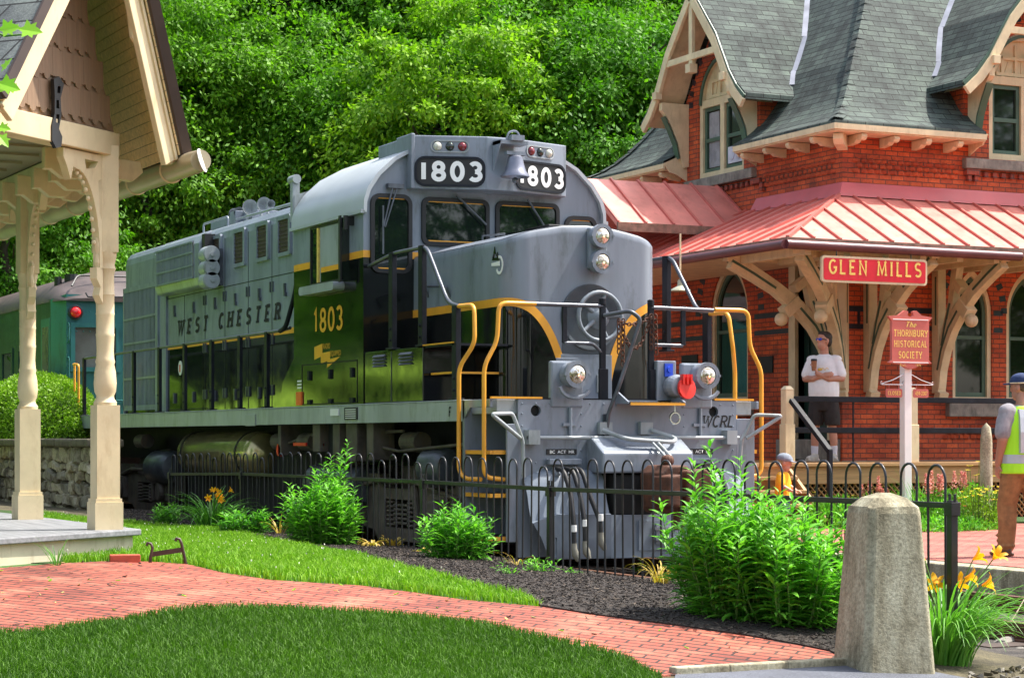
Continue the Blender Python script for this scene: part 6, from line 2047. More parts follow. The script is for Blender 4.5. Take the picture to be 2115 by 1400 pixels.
# front handrails
hy = EP + .06
mb = MB()
for lx, z1 in ((-.28, 2.60), (.27, 2.60)):
    mb.box(XC + lx - .03, XC + lx + .03, hy - .02, hy + .02, 1.64, z1); mb.lathe([(.035, 0), (.035, .06), (0, .07)], V(XC + lx, hy, z1 - .01), (0, 0, 1), 10)
mb.box(XC - .73, XC - .68, hy - .015, hy + .015, 2.2, 2.60); mb.box(XC + .62, XC + .67, hy - .015, hy + .015, 2.2, 2.60)
mb.box(XC - .34, XC - .24, hy - .05, hy - .02, 1.62, 1.95); mb.box(XC + .24, XC + .32, hy - .05, hy - .02, 1.62, 1.95)
mb.split('front_rail_post', M['blacksat'], loco, bevel=.004)
mb = MB()
mb.tube([V(XC - 1.05, hy, 2.575), V(XC - .28, hy, 2.575)], .022); mb.tube([V(XC + .27, hy, 2.575), V(XC + 1.0, hy, 2.565)], .022)
mb.tube(smoothpath([V(XC - .71, hy, 2.2), V(XC - .4, hy - .02, 2.2), V(XC - .28, hy, 2.1)], .05), .018); mb.tube([V(XC + .3, hy, 2.2), V(XC + .64, hy, 2.2)], .018)
mb.tube(smoothpath([V(XC - .28, hy - .03, 2.48), V(XC - .1, hy - .25, 2.52), V(XC + .0, hy - .28, 2.44), V(XC - .2, hy - .2, 1.78), V(XC - .28, hy - .12, 1.5), V(XC - .28, hy - .1, 1.36)], .05), .021)
mb.box(XC - .31, XC - .25, EP - .03, EP - .003, 1.28, 1.5)
mb.build('front_rail', M['steel'], loco, smooth=60)
def chain(mb, p, q, sag, n):
    pts = [p.lerp(q, i / n) + V(0, 0, -sag * 4 * (i/n) * (1 - i/n)) for i in range(n + 1)]
    for i in range(n):
        a, b = pts[i], pts[i+1]; d = (b - a).normalized(); ln = (b - a).length * .68
        s_ = d.cross(V(0,1,0) if i % 2 else V(.3,.2,1)).normalized(); c = (a + b) / 2
        loop = [c + d * ln * math.cos(R(t)) + s_ * .018 * math.sin(R(t)) for t in range(0, 360, 45)]
        mb.tube(loop, .0065, 5, closed=True)
mb = MB()
chain(mb, V(XC - .16, hy - .12, 2.42), V(XC + .26, hy - .02, 2.48), .05, 11)
chain(mb, V(XC - .14, hy - .12, 2.38), V(XC + .26, hy - .02, 2.50), .28, 18)
chain(mb, V(XC - .12, hy - .14, 2.44), V(XC - .13, hy - .14, 1.98), 0, 9); chain(mb, V(XC - .17, hy - .14, 2.44), V(XC - .17, hy - .14, 2.1), 0, 7)
chain(mb, V(XC + .25, hy - .06, 2.5), V(XC + .24, hy - .06, 2.15), 0, 7); chain(mb, V(XC + .29, hy - .06, 2.5), V(XC + .30, hy - .06, 2.1), 0, 8)
mb.build('safety_chain', M['rust'], loco)
# yellow corner handrails, black upper rail on the left walkway
for s in (-1, 1):
    b = MB()
    xo, xi = XC + s * 1.60, XC + s * 1.49
    b.tube(smoothpath([V(XC + s * 1.02, hy, 2.575), V(XC + s*1.42, hy, 2.575), V(XC + s*1.44, hy, 2.2), V(xo - s*.02, hy, 1.96), V(xo - s*.02, hy, .88), V(XC + s * 1.36, hy, .86)], .09, 5), .023)
    b.tube(smoothpath([V(XC + s*1.47, 19.21, 2.59), V(XC + s*1.47, 18.78, 2.58), V(xi, 18.72, 2.2), V(xo, 18.86, 1.96), V(xo, 18.86, .93), V(xo, 18.7, .86), V(xo - s*.05, 18.45, .86)], .09, 5), .023)
    b.build('corner_handrail', M['yellow'], loco, smooth=60)
    b = MB()
    b.tube(smoothpath([V(XC + s*1.44, CF + .02, 3.18), V(XC + s*1.47, 20.85, 3.26), V(XC + s*1.47, 19.98, 3.26), V(XC + s*1.47, 19.42, 2.64), V(XC + s*1.47, 19.15, 2.59)], .12, 5), .023)
    wr = b.build('walkway_rail', M['steel'], loco, smooth=60)
    for y, z0, z1 in ((20.90, 2.22, 3.27), (20.08, 2.22, 3.28), (19.21, 1.645, 2.60)):
        b = MB(); b.box(XC + s*1.47 - .03, XC + s*1.47 + .025, y - .055, y + .055, z0, z1); b.box(XC + s*1.47 - .05, XC + s*1.47 + .05, y - .09, y + .09, z0, z0 + .02)
        for q in (.1, .22): b.lathe([(0, 0), (.02, 0), (.016, .014), (0, .016)], V(XC + s*1.47 - .03, y, z0 + q), (-1, 0, 0), 8)
        b.build('rail_post', M['blacksat'], wr, bevel=.004)
# ------------------------------------------------------------------ passenger coach coupled behind the locomotive
co = thing('passenger_coach', 'dark green railway coach with brown roof and red marker lamp behind the locomotive', 'coach', (XC, 46, 0))
CY = 36.35
mb = MB()
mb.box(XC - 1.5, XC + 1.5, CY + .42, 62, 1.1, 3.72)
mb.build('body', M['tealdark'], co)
mb = MB()
mb.plate([(-1.32, 1.1), (1.32, 1.1), (1.32, 3.80), (-1.32, 3.80)], [[(-1.19, 2.5), (-.42, 2.5), (-.42, 3.24), (-1.19, 3.24)]], lambda u, v: V(XC + u, CY, v), (0, .1, 0))
for s in (-1, 1):
    mb.prism([V(XC + s*1.32, CY, 1.1), V(XC + s*1.5, CY + .42, 1.1), V(XC + s*1.5, CY + .42, 3.72), V(XC + s*1.32, CY, 3.80)], (-s * .06, .05, 0))
en = mb.build('end_wall', M['teal'], co)
mb = MB()
for z in (1.4, 1.9, 3.15, 3.5, 3.74):
    for k in range(22): mb.ball(V(XC - 1.26 + k * .12, CY, z), .014, n=6, m=4)
for z in range(18):
    for lx in (-1.305, -.3, .06, 1.25): mb.ball(V(XC + lx, CY, 1.3 + z * .135), .014, n=6, m=4)
mb.build('rivets', M['teal'], en)
mb = MB(); mb.plate([(-1.25, 2.44), (-.36, 2.44), (-.36, 3.30), (-1.25, 3.30)], [[(-1.17, 2.52), (-.44, 2.52), (-.44, 3.22), (-1.17, 3.22)]], lambda u, v: V(XC + u, CY - .03, v), (0, .03, 0)); ew = mb.build('end_window', M['teal'], en, bevel=.008)
mb = MB(); mb.box(XC - 1.19, XC - .42, CY + .04, CY + .05, 2.5, 3.24); mb.build('pane', M['cglass'], ew)
mb = MB(); c = at(155, 645, ony(155, 645, CY).x * SA + CY * CA)
mb.lathe([(.13, 0), (.13, .06), (.105, .07), (.105, .05), (0, .05)], V(c.x, CY, c.z), (0, -1, 0), 24); ml = mb.build('marker_lamp', M['iron'], en, smooth=40)
mb = MB(); mb.lathe([(.1, .05), (.08, .09), (.04, .11), (0, .115)], V(c.x, CY, c.z), (0, -1, 0), 20); mb.build('lens', M['redlamp'], ml, smooth=60)
mb = MB()
for lx, z0, z1 in ((-1.29, 2.95, 3.3), (-1.29, 2.3, 2.7)): mb.tube(smoothpath([V(XC + lx, CY, z0), V(XC + lx, CY - .08, z0 + .03), V(XC + lx, CY - .08, z1 - .03), V(XC + lx, CY, z1)], .03), .015, 6)
mb.tube([V(XC - 1.2, CY - .05, 1.95), V(XC + .2, CY - .05, 1.93)], .012, 6)
mb.build('grab_iron', M['teal'], en)
mb = MB(); mb.box(XC - 1.506, XC - 1.45, CY + .46, CY + 1.15, 1.3, 3.4); dd = mb.build('vestibule_door', M['teal'], co)
mb = MB(); mb.box(XC - 1.512, XC - 1.506, CY + .56, CY + 1.05, 2.2, 3.25); mb.build('door_pane', M['cglass'], dd)
for k in range(14):
    y = CY + 2.0 + k * 1.45
    mb = MB(); mb.plate([(y, 2.1), (y + 1.0, 2.1), (y + 1.0, 2.98), (y, 2.98)], [[(y + .08, 2.18), (y + .92, 2.18), (y + .92, 2.9), (y + .08, 2.9)]], lambda u, v: V(XC - 1.53, u, v), (.03, 0, 0))
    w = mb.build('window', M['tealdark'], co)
    mb = MB(); mb.box(XC - 1.508, XC - 1.502, y + .08, y + .92, 2.18, 2.9); mb.build('pane', M['glass'], w)
mb = MB()
rf = [(-1.52, 3.68), (-1.5, 3.80), (-1.3, 4.02), (-.95, 4.2), (-.5, 4.32), (0, 4.36)]
rf = rf + [(-a, b) for a, b in rf[::-1][1:]]
n = len(rf)
def ringc(y, s, dz): return [V(XC + a * s, y, 3.68 + (b - 3.68) * dz) for a, b in rf]
rr_ = [ringc(CY - .08, .90, .12), ringc(CY + .06, .94, .35), ringc(CY + .5, .99, .75), ringc(CY + 1.1, 1.0, .95), ringc(CY + 1.7, 1, 1), ringc(62, 1, 1)]
mb.add([p for r in rr_ for p in r], [(i*n+k, (i+1)*n+k, (i+1)*n+k+1, i*n+k+1) for i in range(5) for k in range(n-1)])
mb.add(rr_[0], [tuple(range(n))])
ro = mb.build('roof', M['coachroof'], co, smooth=40)
mb = MB()
for (px, py, r, h) in ((128, 575, .07, .22), (155, 570, .12, .14), (163, 572, .06, .22)):
    p = at(px, py, 37.3); mb.cyl(V(p.x, p.y + .3, p.z - h), V(p.x, p.y + .3, p.z + .05), r, n=10)
mb.tube(smoothpath([V(XC - 1.2, CY + .1, 3.95), V(XC - 1.05, CY + .3, 4.16), V(XC + .5, CY + .3, 4.16), V(XC + .6, CY + .1, 3.95)], .1), .018, 6)
mb.tube([V(XC - 1.0, CY - .1, 3.82), V(XC - .98, CY - .16, 3.75), V(XC + .4, CY - .16, 3.78)], .016, 6)
mb.build('roof_fittings', M['iron'], ro)
mb = MB(); mb.box(XC - 1.3, XC + 1.3, CY + .6, 62, .5, 1.1); mb.build('underframe_dark_fill', M['dark'], co)
mb = MB()
for e in (38.5, 40.8):
    for s in (-.76, .76): mb.lathe([(0, -.06), (.45, -.06), (.48, .06), (0, .06)], V(XC + s, e, .47), (1, 0, 0), 24)
mb.box(XC - 1.15, XC - 1.0, 38.0, 41.3, .4, .75)
mb.build('bogie', M['under'], co)
# ------------------------------------------------------------------ garden pavilion at the left
def K(X, Y, z): 
    x, y = cw(X, Y); return V(x, y, z)
def kd(a, b): return (K(a, b, 0) - K(0, 0, 0))
gC = K(-2.99, 15.3, 0)
gd = kd(.394, .919).normalized()          # along the front, towards the corner
ge = kd(-.465, .885).normalized()         # along the long side
gn = kd(.885, .465).normalized()          # outward from the long side
gm = kd(.919, -.394).normalized()         # outward from the front
DK = .59
pav = thing('garden_pavilion', 'cream painted open pavilion with turned posts, shingled gable and grey plank deck', 'pavilion', tuple(gC + V(0, 0, .4)))
gD = gC - gd * 2.0
P1 = gC + ge * 6.6
inn = -gn
P2, P3 = P1 + (-gn) * 3.0, gD - gm * 5.2
deck = [gC + gn * .17 + gm * .12, P1 + gn * .17, P2, P3, gD + gm * .12 - gd * .8]
mb = MB(); mb.prism([p + V(0, 0, DK - .045) for p in deck], (0, 0, .045)); mb.build('deck', M['deckgrey'], pav, bevel=.008)
mb = MB()
sk_ = [gC + gn * .13 + gm * .09, P1 + gn * .13, P2 - gm * .05, P3, gD + gm * .09 - gd * .8]
mb.prism([p + V(0, 0, .1) for p in sk_], (0, 0, DK - .048 - .1)); mb.build('deck_skirt', simple('peeling_cream', (.56,.49,.36), .7, var=.12, scale=3, bump=.1, dirt=(.30,.24,.15)), pav)
bx, by = (gn + gm).normalized(), None
ax1, ax2 = ge, gn
def gpost(p, nm='post'):
    b = MB()
    b.obox(p + V(0, 0, DK + .10), ax1, ax2, (0,0,1), .105, .105, .10)
    b.obox(p + V(0, 0, DK + .212), ax1, ax2, (0,0,1), .098, .098, .014)
    b.obox(p + V(0, 0, (DK + .22 + 1.50) / 2), ax1, ax2, (0,0,1), .086, .086, (1.50 - DK - .22) / 2)
    b.obox(p + V(0, 0, (2.62 + 3.4) / 2), ax1, ax2, (0,0,1), .078, .078, (3.4 - 2.62) / 2)
    b.lathe([(.082, 1.49), (.085, 1.52), (.066, 1.55), (.064, 1.57), (.078, 1.60), (.083, 1.66), (.078, 1.74), (.066, 1.80), (.072, 1.82), (.066, 1.84), (.062, 1.9), (.066, 2.0), (.069, 2.02), (.065, 2.03), (.066, 2.16), (.069, 2.17), (.066, 2.18), (.067, 2.3), (.071, 2.31), (.066, 2.33), (.064, 2.45), (.07, 2.48), (.077, 2.50), (.068, 2.53), (.074, 2.56), (.082, 2.59), (.082, 2.63)], p, (0, 0, 1), 24)
    o = b.build(nm, M['cream'], pav, smooth=35)
    return o
PP = [gC, gC + ge * 2.2, gC + ge * 4.4, P1, gD]
for p in PP: gpost(p)
# beams
mb = MB()
def beam(p, q, z0, z1, w): mb.bar(p + V(0, 0, (z0 + z1) / 2), q + V(0, 0, (z0 + z1) / 2), w, z1 - z0)
beam(gD - gd * .5, gC + gd * .08, 3.33, 3.50, .15)
beam(gC - ge * .02, P1, 3.30, 3.46, .13)
mb.build('beam', M['cream'], pav, bevel=.006)
# scroll brackets
def gbracket(p, d):
    side = Vector((-d.y, d.x, 0)); Pn = lambda u, z: p + d * u + V(0, 0, z) - side * .03
    o = [(.07, 3.32), (.56, 3.32), (.56, 3.26), (.52, 3.20), (.47, 3.10), (.44, 3.2), (.40, 3.19)]
    ar = [(.40 - .29 * math.sin(R(a)), 3.19 - .62 * (1 - math.cos(R(a)))) for a in range(8, 92, 7)]
    o += ar + [(.11, 2.5), (.07, 2.48)]
    h1 = [(.13, 3.27), (.30, 3.27), (.28, 3.20), (.17, 3.22)]
    h2 = [(.09, 3.15), (.13, 3.13), (.115, 2.9), (.09, 2.85)]
    b = MB(); b.plate(o, [h1, h2], Pn, side * .06)
    for k in range(9):
        a = 12 + k * 8.5
        u, z = .40 - .27 * math.sin(R(a)), 3.19 - .60 * (1 - math.cos(R(a)))
        b.ball(Pn(u + .012, z - .012) + side * .03, .018, n=8, m=5)
    b.lathe([(.018, 2.44), (.03, 2.47), (.02, 2.5), (.03, 2.54), (.02, 2.6), (.032, 2.66), (.024, 2.72)], p + d * .10, (0, 0, 1), 10)
    b.plate([(.07, 2.50), (.15, 2.50), (.15, 2.42), (.10, 2.36), (.12, 2.30), (.07, 2.24)], [], Pn, side * .06)
    return b.build('scroll_bracket', M['cream'], pav, bevel=.004)
gbracket(gC, -gd); gbracket(gC, ge); gbracket(PP[1], ge); gbracket(PP[1], -ge); gbracket(PP[2], -ge); gbracket(gD, gd)
# gable: points along the front (t from the corner) and height
RB, RS, LB, LS = (.2, 3.36), 2.35, (-1.84, 3.455), 1.42
ta = (RB[1] + RS * RB[0] - LB[1] + LS * LB[0]) / (RS + LS)
za = RB[1] + RS * (RB[0] - ta)
G_ = lambda t, z, o=0: gC + gd * t + gm * o + V(0, 0, z)
mb = MB()
mb.prism([G_(-1.95, 3.50, .02), G_(.08, 3.50, .02), G_(.08, 3.52, .02), G_(ta, za - .1, .02), G_(-1.95, 3.46, .02)], gm * -.05)
gw = mb.build('gable_wall', M['brownsh'], pav)
mb = MB()        # scalloped shingle courses
for r in range(7):
    z = 3.53 + r * .235
    tr_, tl = RB[0] - (z - RB[1]) / RS - .02, LB[0] + (z - LB[1]) / LS + .05
    n = int((tr_ - tl) / .125)
    for i in range(n):
        t0 = tl + i * .125
        tt = t0 + .0008; te = t0 + .1242
        zt = z + .24
        te_ = min(te, RB[0] - (zt - RB[1]) / RS)
        if te_ - tt < .03 or zt > za - .2: continue
        sh = [(tt, zt), (tt, z + .035), (tt + .02, z + .035)] + [(tt + .06 + .038 * math.cos(R(a)), z + .04 + .038 * math.sin(R(a))) for a in range(180, 361, 30)] + [(te, z + .035), (te, zt)]
        sh = [(min(a, te_), b) for a, b in sh]
        dz = rng.uniform(-.006, .006)
        mb.prism([G_(a, b + dz, .030 + (.007 if b < z + .1 else .002)) for a, b in sh], gm * -.011)
mb.build('shingles', M['brownsh'], gw)
mb = MB()
def bargeb(b0, sl, sg, o, w, th):
    top = G_(ta, za, o)
    bot = G_(b0[0] + sg * .03, b0[1] - .05, o)
    d = (top - bot).normalized()
    nrm = d.cross(gm).normalized()
    if nrm.z > 0: nrm = -nrm
    mb.prism([bot, top, top + nrm * w, bot + nrm * w], gm * -th)
bargeb(RB, RS, 1, .47, .16, .045); bargeb(RB, RS, 1, .485, .035, .05)
bargeb(LB, LS, -1, .47, .16, .045); bargeb(LB, LS, -1, .485, .035, .05)
for b0, sg in ((RB, 1), (LB, -1)):
    c = G_(b0[0] - sg * .02, b0[1] - .02, .46)
    mb.lathe([(0, 0), (.075, 0), (.075, .05), (0, .05)], c - gm * .01, -gm, 18)
# scalloped inner board under the right rake
for k in range(3): 
    t = RB[0] - .34 - k * .12; z = RB[1] + RS * (RB[0] - t)
    mb.prism([G_(t - .08, z - .1, .44), G_(t - .16, z - .05 , .44), G_(t - .22, z + .2, .44), G_(t - .05, z + .05, .44)], gm * -.03)
mb.build('barge_board', M['cream'], pav, bevel=.006)
# roof planes
E0 = G_(RB[0] + .03, RB[1] - .02, .5); A0 = G_(ta, za + .05, .5)
E1 = E0 + ge * 7.2; A1 = A0 + ge * 7.2
mb = MB(); nup = (A0 - E0).cross(ge).normalized()
if nup.z < 0: nup = -nup
mb.prism([E0, E1, A1, A0], nup * .06)
F0 = G_(LB[0] - .03, LB[1] - .02, .5)
li = -gm
nl = (A0 - F0).cross(li).normalized()
if nl.z < 0: nl = -nl
mb.prism([F0, A0, A0 + li * 5, F0 + li * 5], nl * .06)
mb.prism([A0 + V(0,0,-.02), A0 + li * 5 + V(0,0,-.02), A1 + V(0,0,-.02)], (0, 0, .05))
rfp = mb.build('roof', M['gslate'], pav)
mb = MB(); mb.prism([E0 + gm * .005, A0 + gm * .005, A0 + gm * .005 + nup * .075, E0 + gm * .005 + nup * .075], gm * .02); mb.prism([F0 + gm * .005, A0 + gm * .005, A0 + gm * .005 + nl * .075, F0 + gm * .005 + nl * .075], gm * .02)
mb.build('roof_edge', simple('brown_drip_edge', (.055,.035,.028), .6), rfp)
mb = MB()       # underside boards
for k in range(26):
    f0, f1 = k / 26, (k + .95) / 26
    a, b = E0.lerp(A0, f0), E0.lerp(A0, f1)
    L1 = 7.1
    mb.prism([a - nup * .012, b - nup * .012, b + ge * L1 - nup * .012, a + ge * L1 - nup * .012], nup * .012)
    a, b = F0.lerp(A0, f0), F0.lerp(A0, f1)
    mb.prism([a - nl * .012, b - nl * .012, b + li * 4.8 - nl * .012, a + li * 4.8 - nl * .012], nl * .012)
mb.build('soffit_boards', M['soffit'], rfp)
mb = MB()       # ceiling over the deck
cl0 = [gC - gd * 2.4, gC, P1, P1 - gn * 3.2, gC - gd * 2.4 - gm * 5]
mb.prism([p + V(0, 0, 3.47) for p in cl0], (0, 0, .03))
for k in range(14):
    p = gC - gn * .2 + ge * (.1 + k * .5)
    mb.bar(p + V(0, 0, 3.455), p - gn * 2.6 + V(0, 0, 3.455), .012, .02)
mb.build('ceiling', simple('pale_green_ceiling', (.30,.27,.17), .6, var=.15), pav)
mb = MB()       # rounded rafter tails
for k in range(-1, 14):
    p = E0 + ge * (.55 + k * .5) - gn * .14
    side = ge * .045
    prf = [(-.55, .02), (.0, -.02), (.02, -.10), (-.06, -.17), (-.16, -.16), (-.2, -.12), (-.3, -.2), (-.42, -.2), (-.5, -.14), (-.55, -.14)]
    if k == -1: p = E0 + gm * -.44 - gn * .10
    mb.prism([p + gn * a + V(0, 0, b + .02) - side for a, b in prf], side * 2)
mb.split('rafter_tail', M['cream'], rfp, bevel=.006)
mb = MB()
g0, g1 = E0 + gn * .06 - V(0,0,.07) - ge * .12, E1 + gn * .06 - V(0,0,.07)
mb.lathe([(.078, -.16), (.085, 0), (.085, 7.3)], g0, ge, 20)
mb.add([], [])
gu = mb.build('gutter', simple('cream_metal_gutter', (.50,.42,.29), .35, metal=.3, var=.2), rfp, smooth=40)
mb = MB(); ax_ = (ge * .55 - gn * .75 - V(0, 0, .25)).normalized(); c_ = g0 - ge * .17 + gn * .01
mb.lathe([(0, 0), (.088, 0), (.088, .006), (0, .006)], c_, ax_, 20); mb.build('open_end_disc', M['white'], gu)  # white disc stands in for the lit inside of the open gutter
mb = MB()
for k in range(9):
    c = g0 + ge * (.5 + k * .85)
    mb.lathe([(.088, 0), (.096, .01), (.088, .02)], c, ge, 20); mb.bar(c + V(0, 0, .07), c - gn * .12 + V(0, 0, .16), .025, .008)
mb.build('gutter_strap', M['cream'], gu)
mb = MB(); hl_ = F0 - gd * .05 - V(0, 0, .04)
mb.lathe([(.07, 0), (.07, 4)], hl_ - gm * .05, li, 16); mb.build('gutter', M['chrome'], rfp, smooth=40)
mb = MB()       # iron tie plate on the beam
ip = G_(-.72, 3.53, .085)
Pq = lambda u, v: ip + gd * u + V(0, 0, v)
mb.plate([(-.05, -.19), (.0, -.24), (.06, -.22), (.07, -.15), (.03, -.10), (.06, .0), (.05, .12), (.09, .22), (.03, .27), (-.03, .24), (-.02, .14), (-.02, .0), (-.05, -.08)], [[(-.005, -.06), (.03, -.06), (.035, .0), (.0, .0)], [(.0, .04), (.035, .04), (.03, .1), (.0, .1)], [(.01, .15), (.045, .15), (.05, .2), (.015, .2)]], Pq, gm * -.03)
mb.build('iron_tie_plate', M['iron'], pav, bevel=.003)

# ------------------------------------------------------------------ dry stone wall and clipped shrub
wl = thing('stone_wall', 'rubble stone retaining wall behind the pavilion posts', 'wall', (7.3, 35, .25))
mb = MB(); srng = random.Random(11)
mb.mi = 1
mb.box(7.38, 7.72, 29.1, 47, .0, 1.14)
mb.mi = 0
z = .05; 
while z < 1.13:
    h = srng.uniform(.13, .34)
    if z + h > 1.1: h = 1.16 - z
    y = 29.0
    while y < 47:
        w = srng.uniform(.16, .72)
        c = V(7.36 + srng.uniform(-.03, .03), y + w/2, z + h/2)
        a, b2 = srng.uniform(-.22, .22), srng.uniform(-.1, .1)
        uy = V(b2*.5, math.cos(a), math.sin(a)); uz = V(b2, -math.sin(a), math.cos(a)); ux = uy.cross(uz)
        # chamfered boulder
        hw, hh = w * .485, h * .48
        o8 = [(-hw, -hh*.6), (-hw*.75, -hh), (hw*.7, -hh), (hw, -hh*.55), (hw, hh*.6), (hw*.65, hh), (-hw*.7, hh), (-hw, hh*.5)]
        o8 = [(p + srng.uniform(-.05, .05), q + srng.uniform(-.045, .03)) for p, q in o8]
        r0 = [c + ux * .10 + uy * p + uz * q for p, q in o8]
        r1 = [c - ux * .02 + uy * p * .98 + uz * q * .98 for p, q in o8]
        r2 = [c - ux * .07 + uy * p * .74 + uz * q * .72 for p, q in o8]
        mb.loft([r0, r1, r2]) if ux.x > 0 else mb.loft([r2, r1, r0])
        y += w
    z += h
def stonemat():
    t = NT('rubble_stone'); g = t.node('ShaderNodeNewGeometry'); p = t.pos()
    n1 = t.noise(p, 3.2, 6, .7); n2 = t.noise(p, 26, 4, .7)
    c = t.ramp(n1, [(.32, (.03,.028,.026)), (.44, (.20,.165,.105)), (.56, (.42,.38,.29)), (.75, (.12,.115,.10))])
    c = t.mix(1.0, c, t.ramp(g.outputs['Random Per Island'], [(0, (.6,.6,.62)), (1, (1.35,1.3,1.2))]), 'MULTIPLY')
    c = t.mix(.6, c, t.ramp(n2, [(.3, (.5,.5,.5)), (.7, (1.3,1.3,1.3))]), 'MULTIPLY')
    t.col(c); t.b.inputs['Roughness'].default_value = .9; t.bump(t.math('ADD', n2, n1), .6, .03)
    return t.mat
M['rubble'] = stonemat()
mb.build('stones', [M['rubble'], M['soil']], wl, bevel=.02)
mb = MB()
y = 28.95
while y < 47:
    w = srng.uniform(.7, 1.3)
    mb.obox(V(7.50, y + w/2, 1.20 + srng.uniform(-.01, .01)), (1, 0, srng.uniform(-.02, .02)), (0, 1, 0), (0, 0, 1), .27, w*.495, .06)
    y += w
mb.build('coping', simple('mossy_coping', (.13,.11,.075), .9, var=.45, scale=4, bump=.5, bscale=20, dirt=(.05,.055,.02)), wl, bevel=.03)

# ------------------------------------------------------------------ leaf builders
def leafmesh(name, items, mats, shape='oval'):
    """items: (pos, dir, normal-ish, length, width, matindex). Fast numpy mesh of folded leaves"""
    n = len(items)
    P = np.array([i[0] for i in items], float); D = np.array([i[1] for i in items], float); N = np.array([i[2] for i in items], float)
    Ln = np.array([i[3] for i in items], float)[:, None]; Wd = np.array([i[4] for i in items], float)[:, None]
    mi = np.array([i[5] for i in items], int)
    D /= np.linalg.norm(D, axis=1)[:, None] + 1e-9
    S = np.cross(D, N); S /= np.linalg.norm(S, axis=1)[:, None] + 1e-9
    U = np.cross(S, D)
    if shape == 'lance': k1, k2, dr = .30, .68, .22
    else: k1, k2, dr = .35, .7, .12
    mid1 = P + D * Ln * k1; mid2 = P + D * Ln * k2 - U * Ln * dr * .35
    tip = P + D * Ln - U * Ln * dr
    w1 = S * Wd * .5; w2 = S * Wd * (.36 if shape == 'lance' else .42)
    f = U * Wd * .18
    vs = np.stack([P, mid1 - w1 + f, mid2 - w2 + f, tip, mid2 + w2 + f, mid1 + w1 + f, mid1, mid2], 1).reshape(-1, 3)
    base = np.arange(n)[:, None] * 8
    quads = [[0, 1, 6, 6], ]
    F = []
    tri = np.array([[0, 6, 1], [0, 5, 6], [3, 2, 7], [3, 7, 4]]); qd = np.array([[1, 6, 7, 2], [6, 5, 4, 7]])
    T = (base[:, None, :] + tri[None]).reshape(n, -1); Qd = (base[:, None, :] + qd[None]).reshape(n, -1)
    lv = np.concatenate([T, Qd], 1)
    st = np.arange(n)[:, None] * 20 + np.array([0, 3, 6, 9, 12, 16])[None]
    me = bpy.data.meshes.new(name)
    me.vertices.add(n * 8); me.vertices.foreach_set('co', vs.ravel().astype(np.float32))
    me.loops.add(n * 20); me.polygons.add(n * 6)
    me.loops.foreach_set('vertex_index', lv.ravel().astype(np.int32))
    me.polygons.foreach_set('loop_start', st.ravel().astype(np.int32))
    for m in mats: me.materials.append(m)
    if len(mats) > 1: me.polygons.foreach_set('material_index', np.repeat(mi, 6).astype(np.int32))
    me.update(calc_edges=True)
    return me
def quickleaf(name, P, D, N, L, Wd, m):
    """simple 4-vertex diamonds for far foliage"""
    n = len(P)
    D = D / (np.linalg.norm(D, axis=1)[:, None] + 1e-9)
    S = np.cross(D, N); S /= np.linalg.norm(S, axis=1)[:, None] + 1e-9
    L = L[:, None]; Wd = Wd[:, None]
    vs = np.stack([P, P + D*L*.45 - S*Wd*.5, P + D*L, P + D*L*.45 + S*Wd*.5], 1).reshape(-1, 3)
    me = bpy.data.meshes.new(name)
    me.vertices.add(n*4); me.vertices.foreach_set('co', vs.ravel().astype(np.float32))
    me.loops.add(n*4); me.polygons.add(n)
    me.loops.foreach_set('vertex_index', np.arange(n*4, dtype=np.int32))
    me.polygons.foreach_set('loop_start', (np.arange(n)*4).astype(np.int32))
    me.materials.append(m)
    me.update(calc_edges=True)
    return me
def add_mesh(name, me, parent, loc=(0,0,0)):
    o = bpy.data.objects.new(name, me); COL.objects.link(o); o.parent = parent; o.location = loc
    return o

# clipped shrub on the wall
sc = onx(82, 900, 8.2)
sb = thing('clipped_shrub', 'rounded clipped green shrub growing on top of the stone wall', 'shrub', (sc.x, sc.y + .2, 1.15))
r_ = np.random.default_rng(9)
n = 46000
u = r_.normal(size=(n, 3)); u /= np.linalg.norm(u, axis=1)[:, None]; u[:, 2] = np.abs(u[:, 2])
rad = np.array([1.1, 2.1, 1.22]) * (1 + r_.normal(0, .02, (n, 1)))
Pp = u * rad
Pp += np.array([[0.06 * noise.noise((a*3, b*3, c*3)) for _ in range(1)] for a, b, c in Pp]) * u
Dd = u * .7 + r_.normal(0, .7, (n, 3))
add_mesh('foliage', quickleaf('foliage', Pp, Dd, u + r_.normal(0, .6, (n, 3)), r_.uniform(.035, .07, n), r_.uniform(.022, .036, n), M['leaf_hedge']), sb)
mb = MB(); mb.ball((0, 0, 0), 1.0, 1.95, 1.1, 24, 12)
co_ = add_mesh('dark_core', mb.mesh('dark_core', [simple('shrub_inside', (.012,.03,.008), .9, var=.4, scale=6)]), sb)  # solid dark core in place of the shade inside the shrub
for (sx, sy, sz, gx, gy) in ((.75, .45, .62, -.2, -2.0),):
    pass

# ------------------------------------------------------------------ hoop-top fence
fn = thing('hoop_fence', 'low black hoop-topped iron fence between the mulch bed and the track', 'fence', (7.7, 17, .1))
FXp = 7.7
y_end = onx(1967, 1040, FXp).y; y_far = onx(352, 985, FXp).y
post_px = [352, 500, 875, 1137, 1967]
post_y = [onx(p, 1000, FXp).y for p in post_px]
def railz(y):
    return .85 + .01 * math.sin(y * .7) - sstep(24, 27.2, y) * .06 + (.0 if y < 24 else 0)
for k, y in enumerate(post_y):
    b = MB(); zt = railz(y)
    b.box(FXp - .024, FXp + .024, y - .024, y + .024, ground(FXp, y) - .1, zt + .03)
    b.box(FXp - .033, FXp + .033, y - .036, y + .036, zt - .06, zt + .02)
    for e in (-.025, .025): b.cyl(V(FXp, y + e, zt + .02), V(FXp, y + e, zt + .07), .009, n=8)
    b.build('post', M['iron'], fn, bevel=.004)
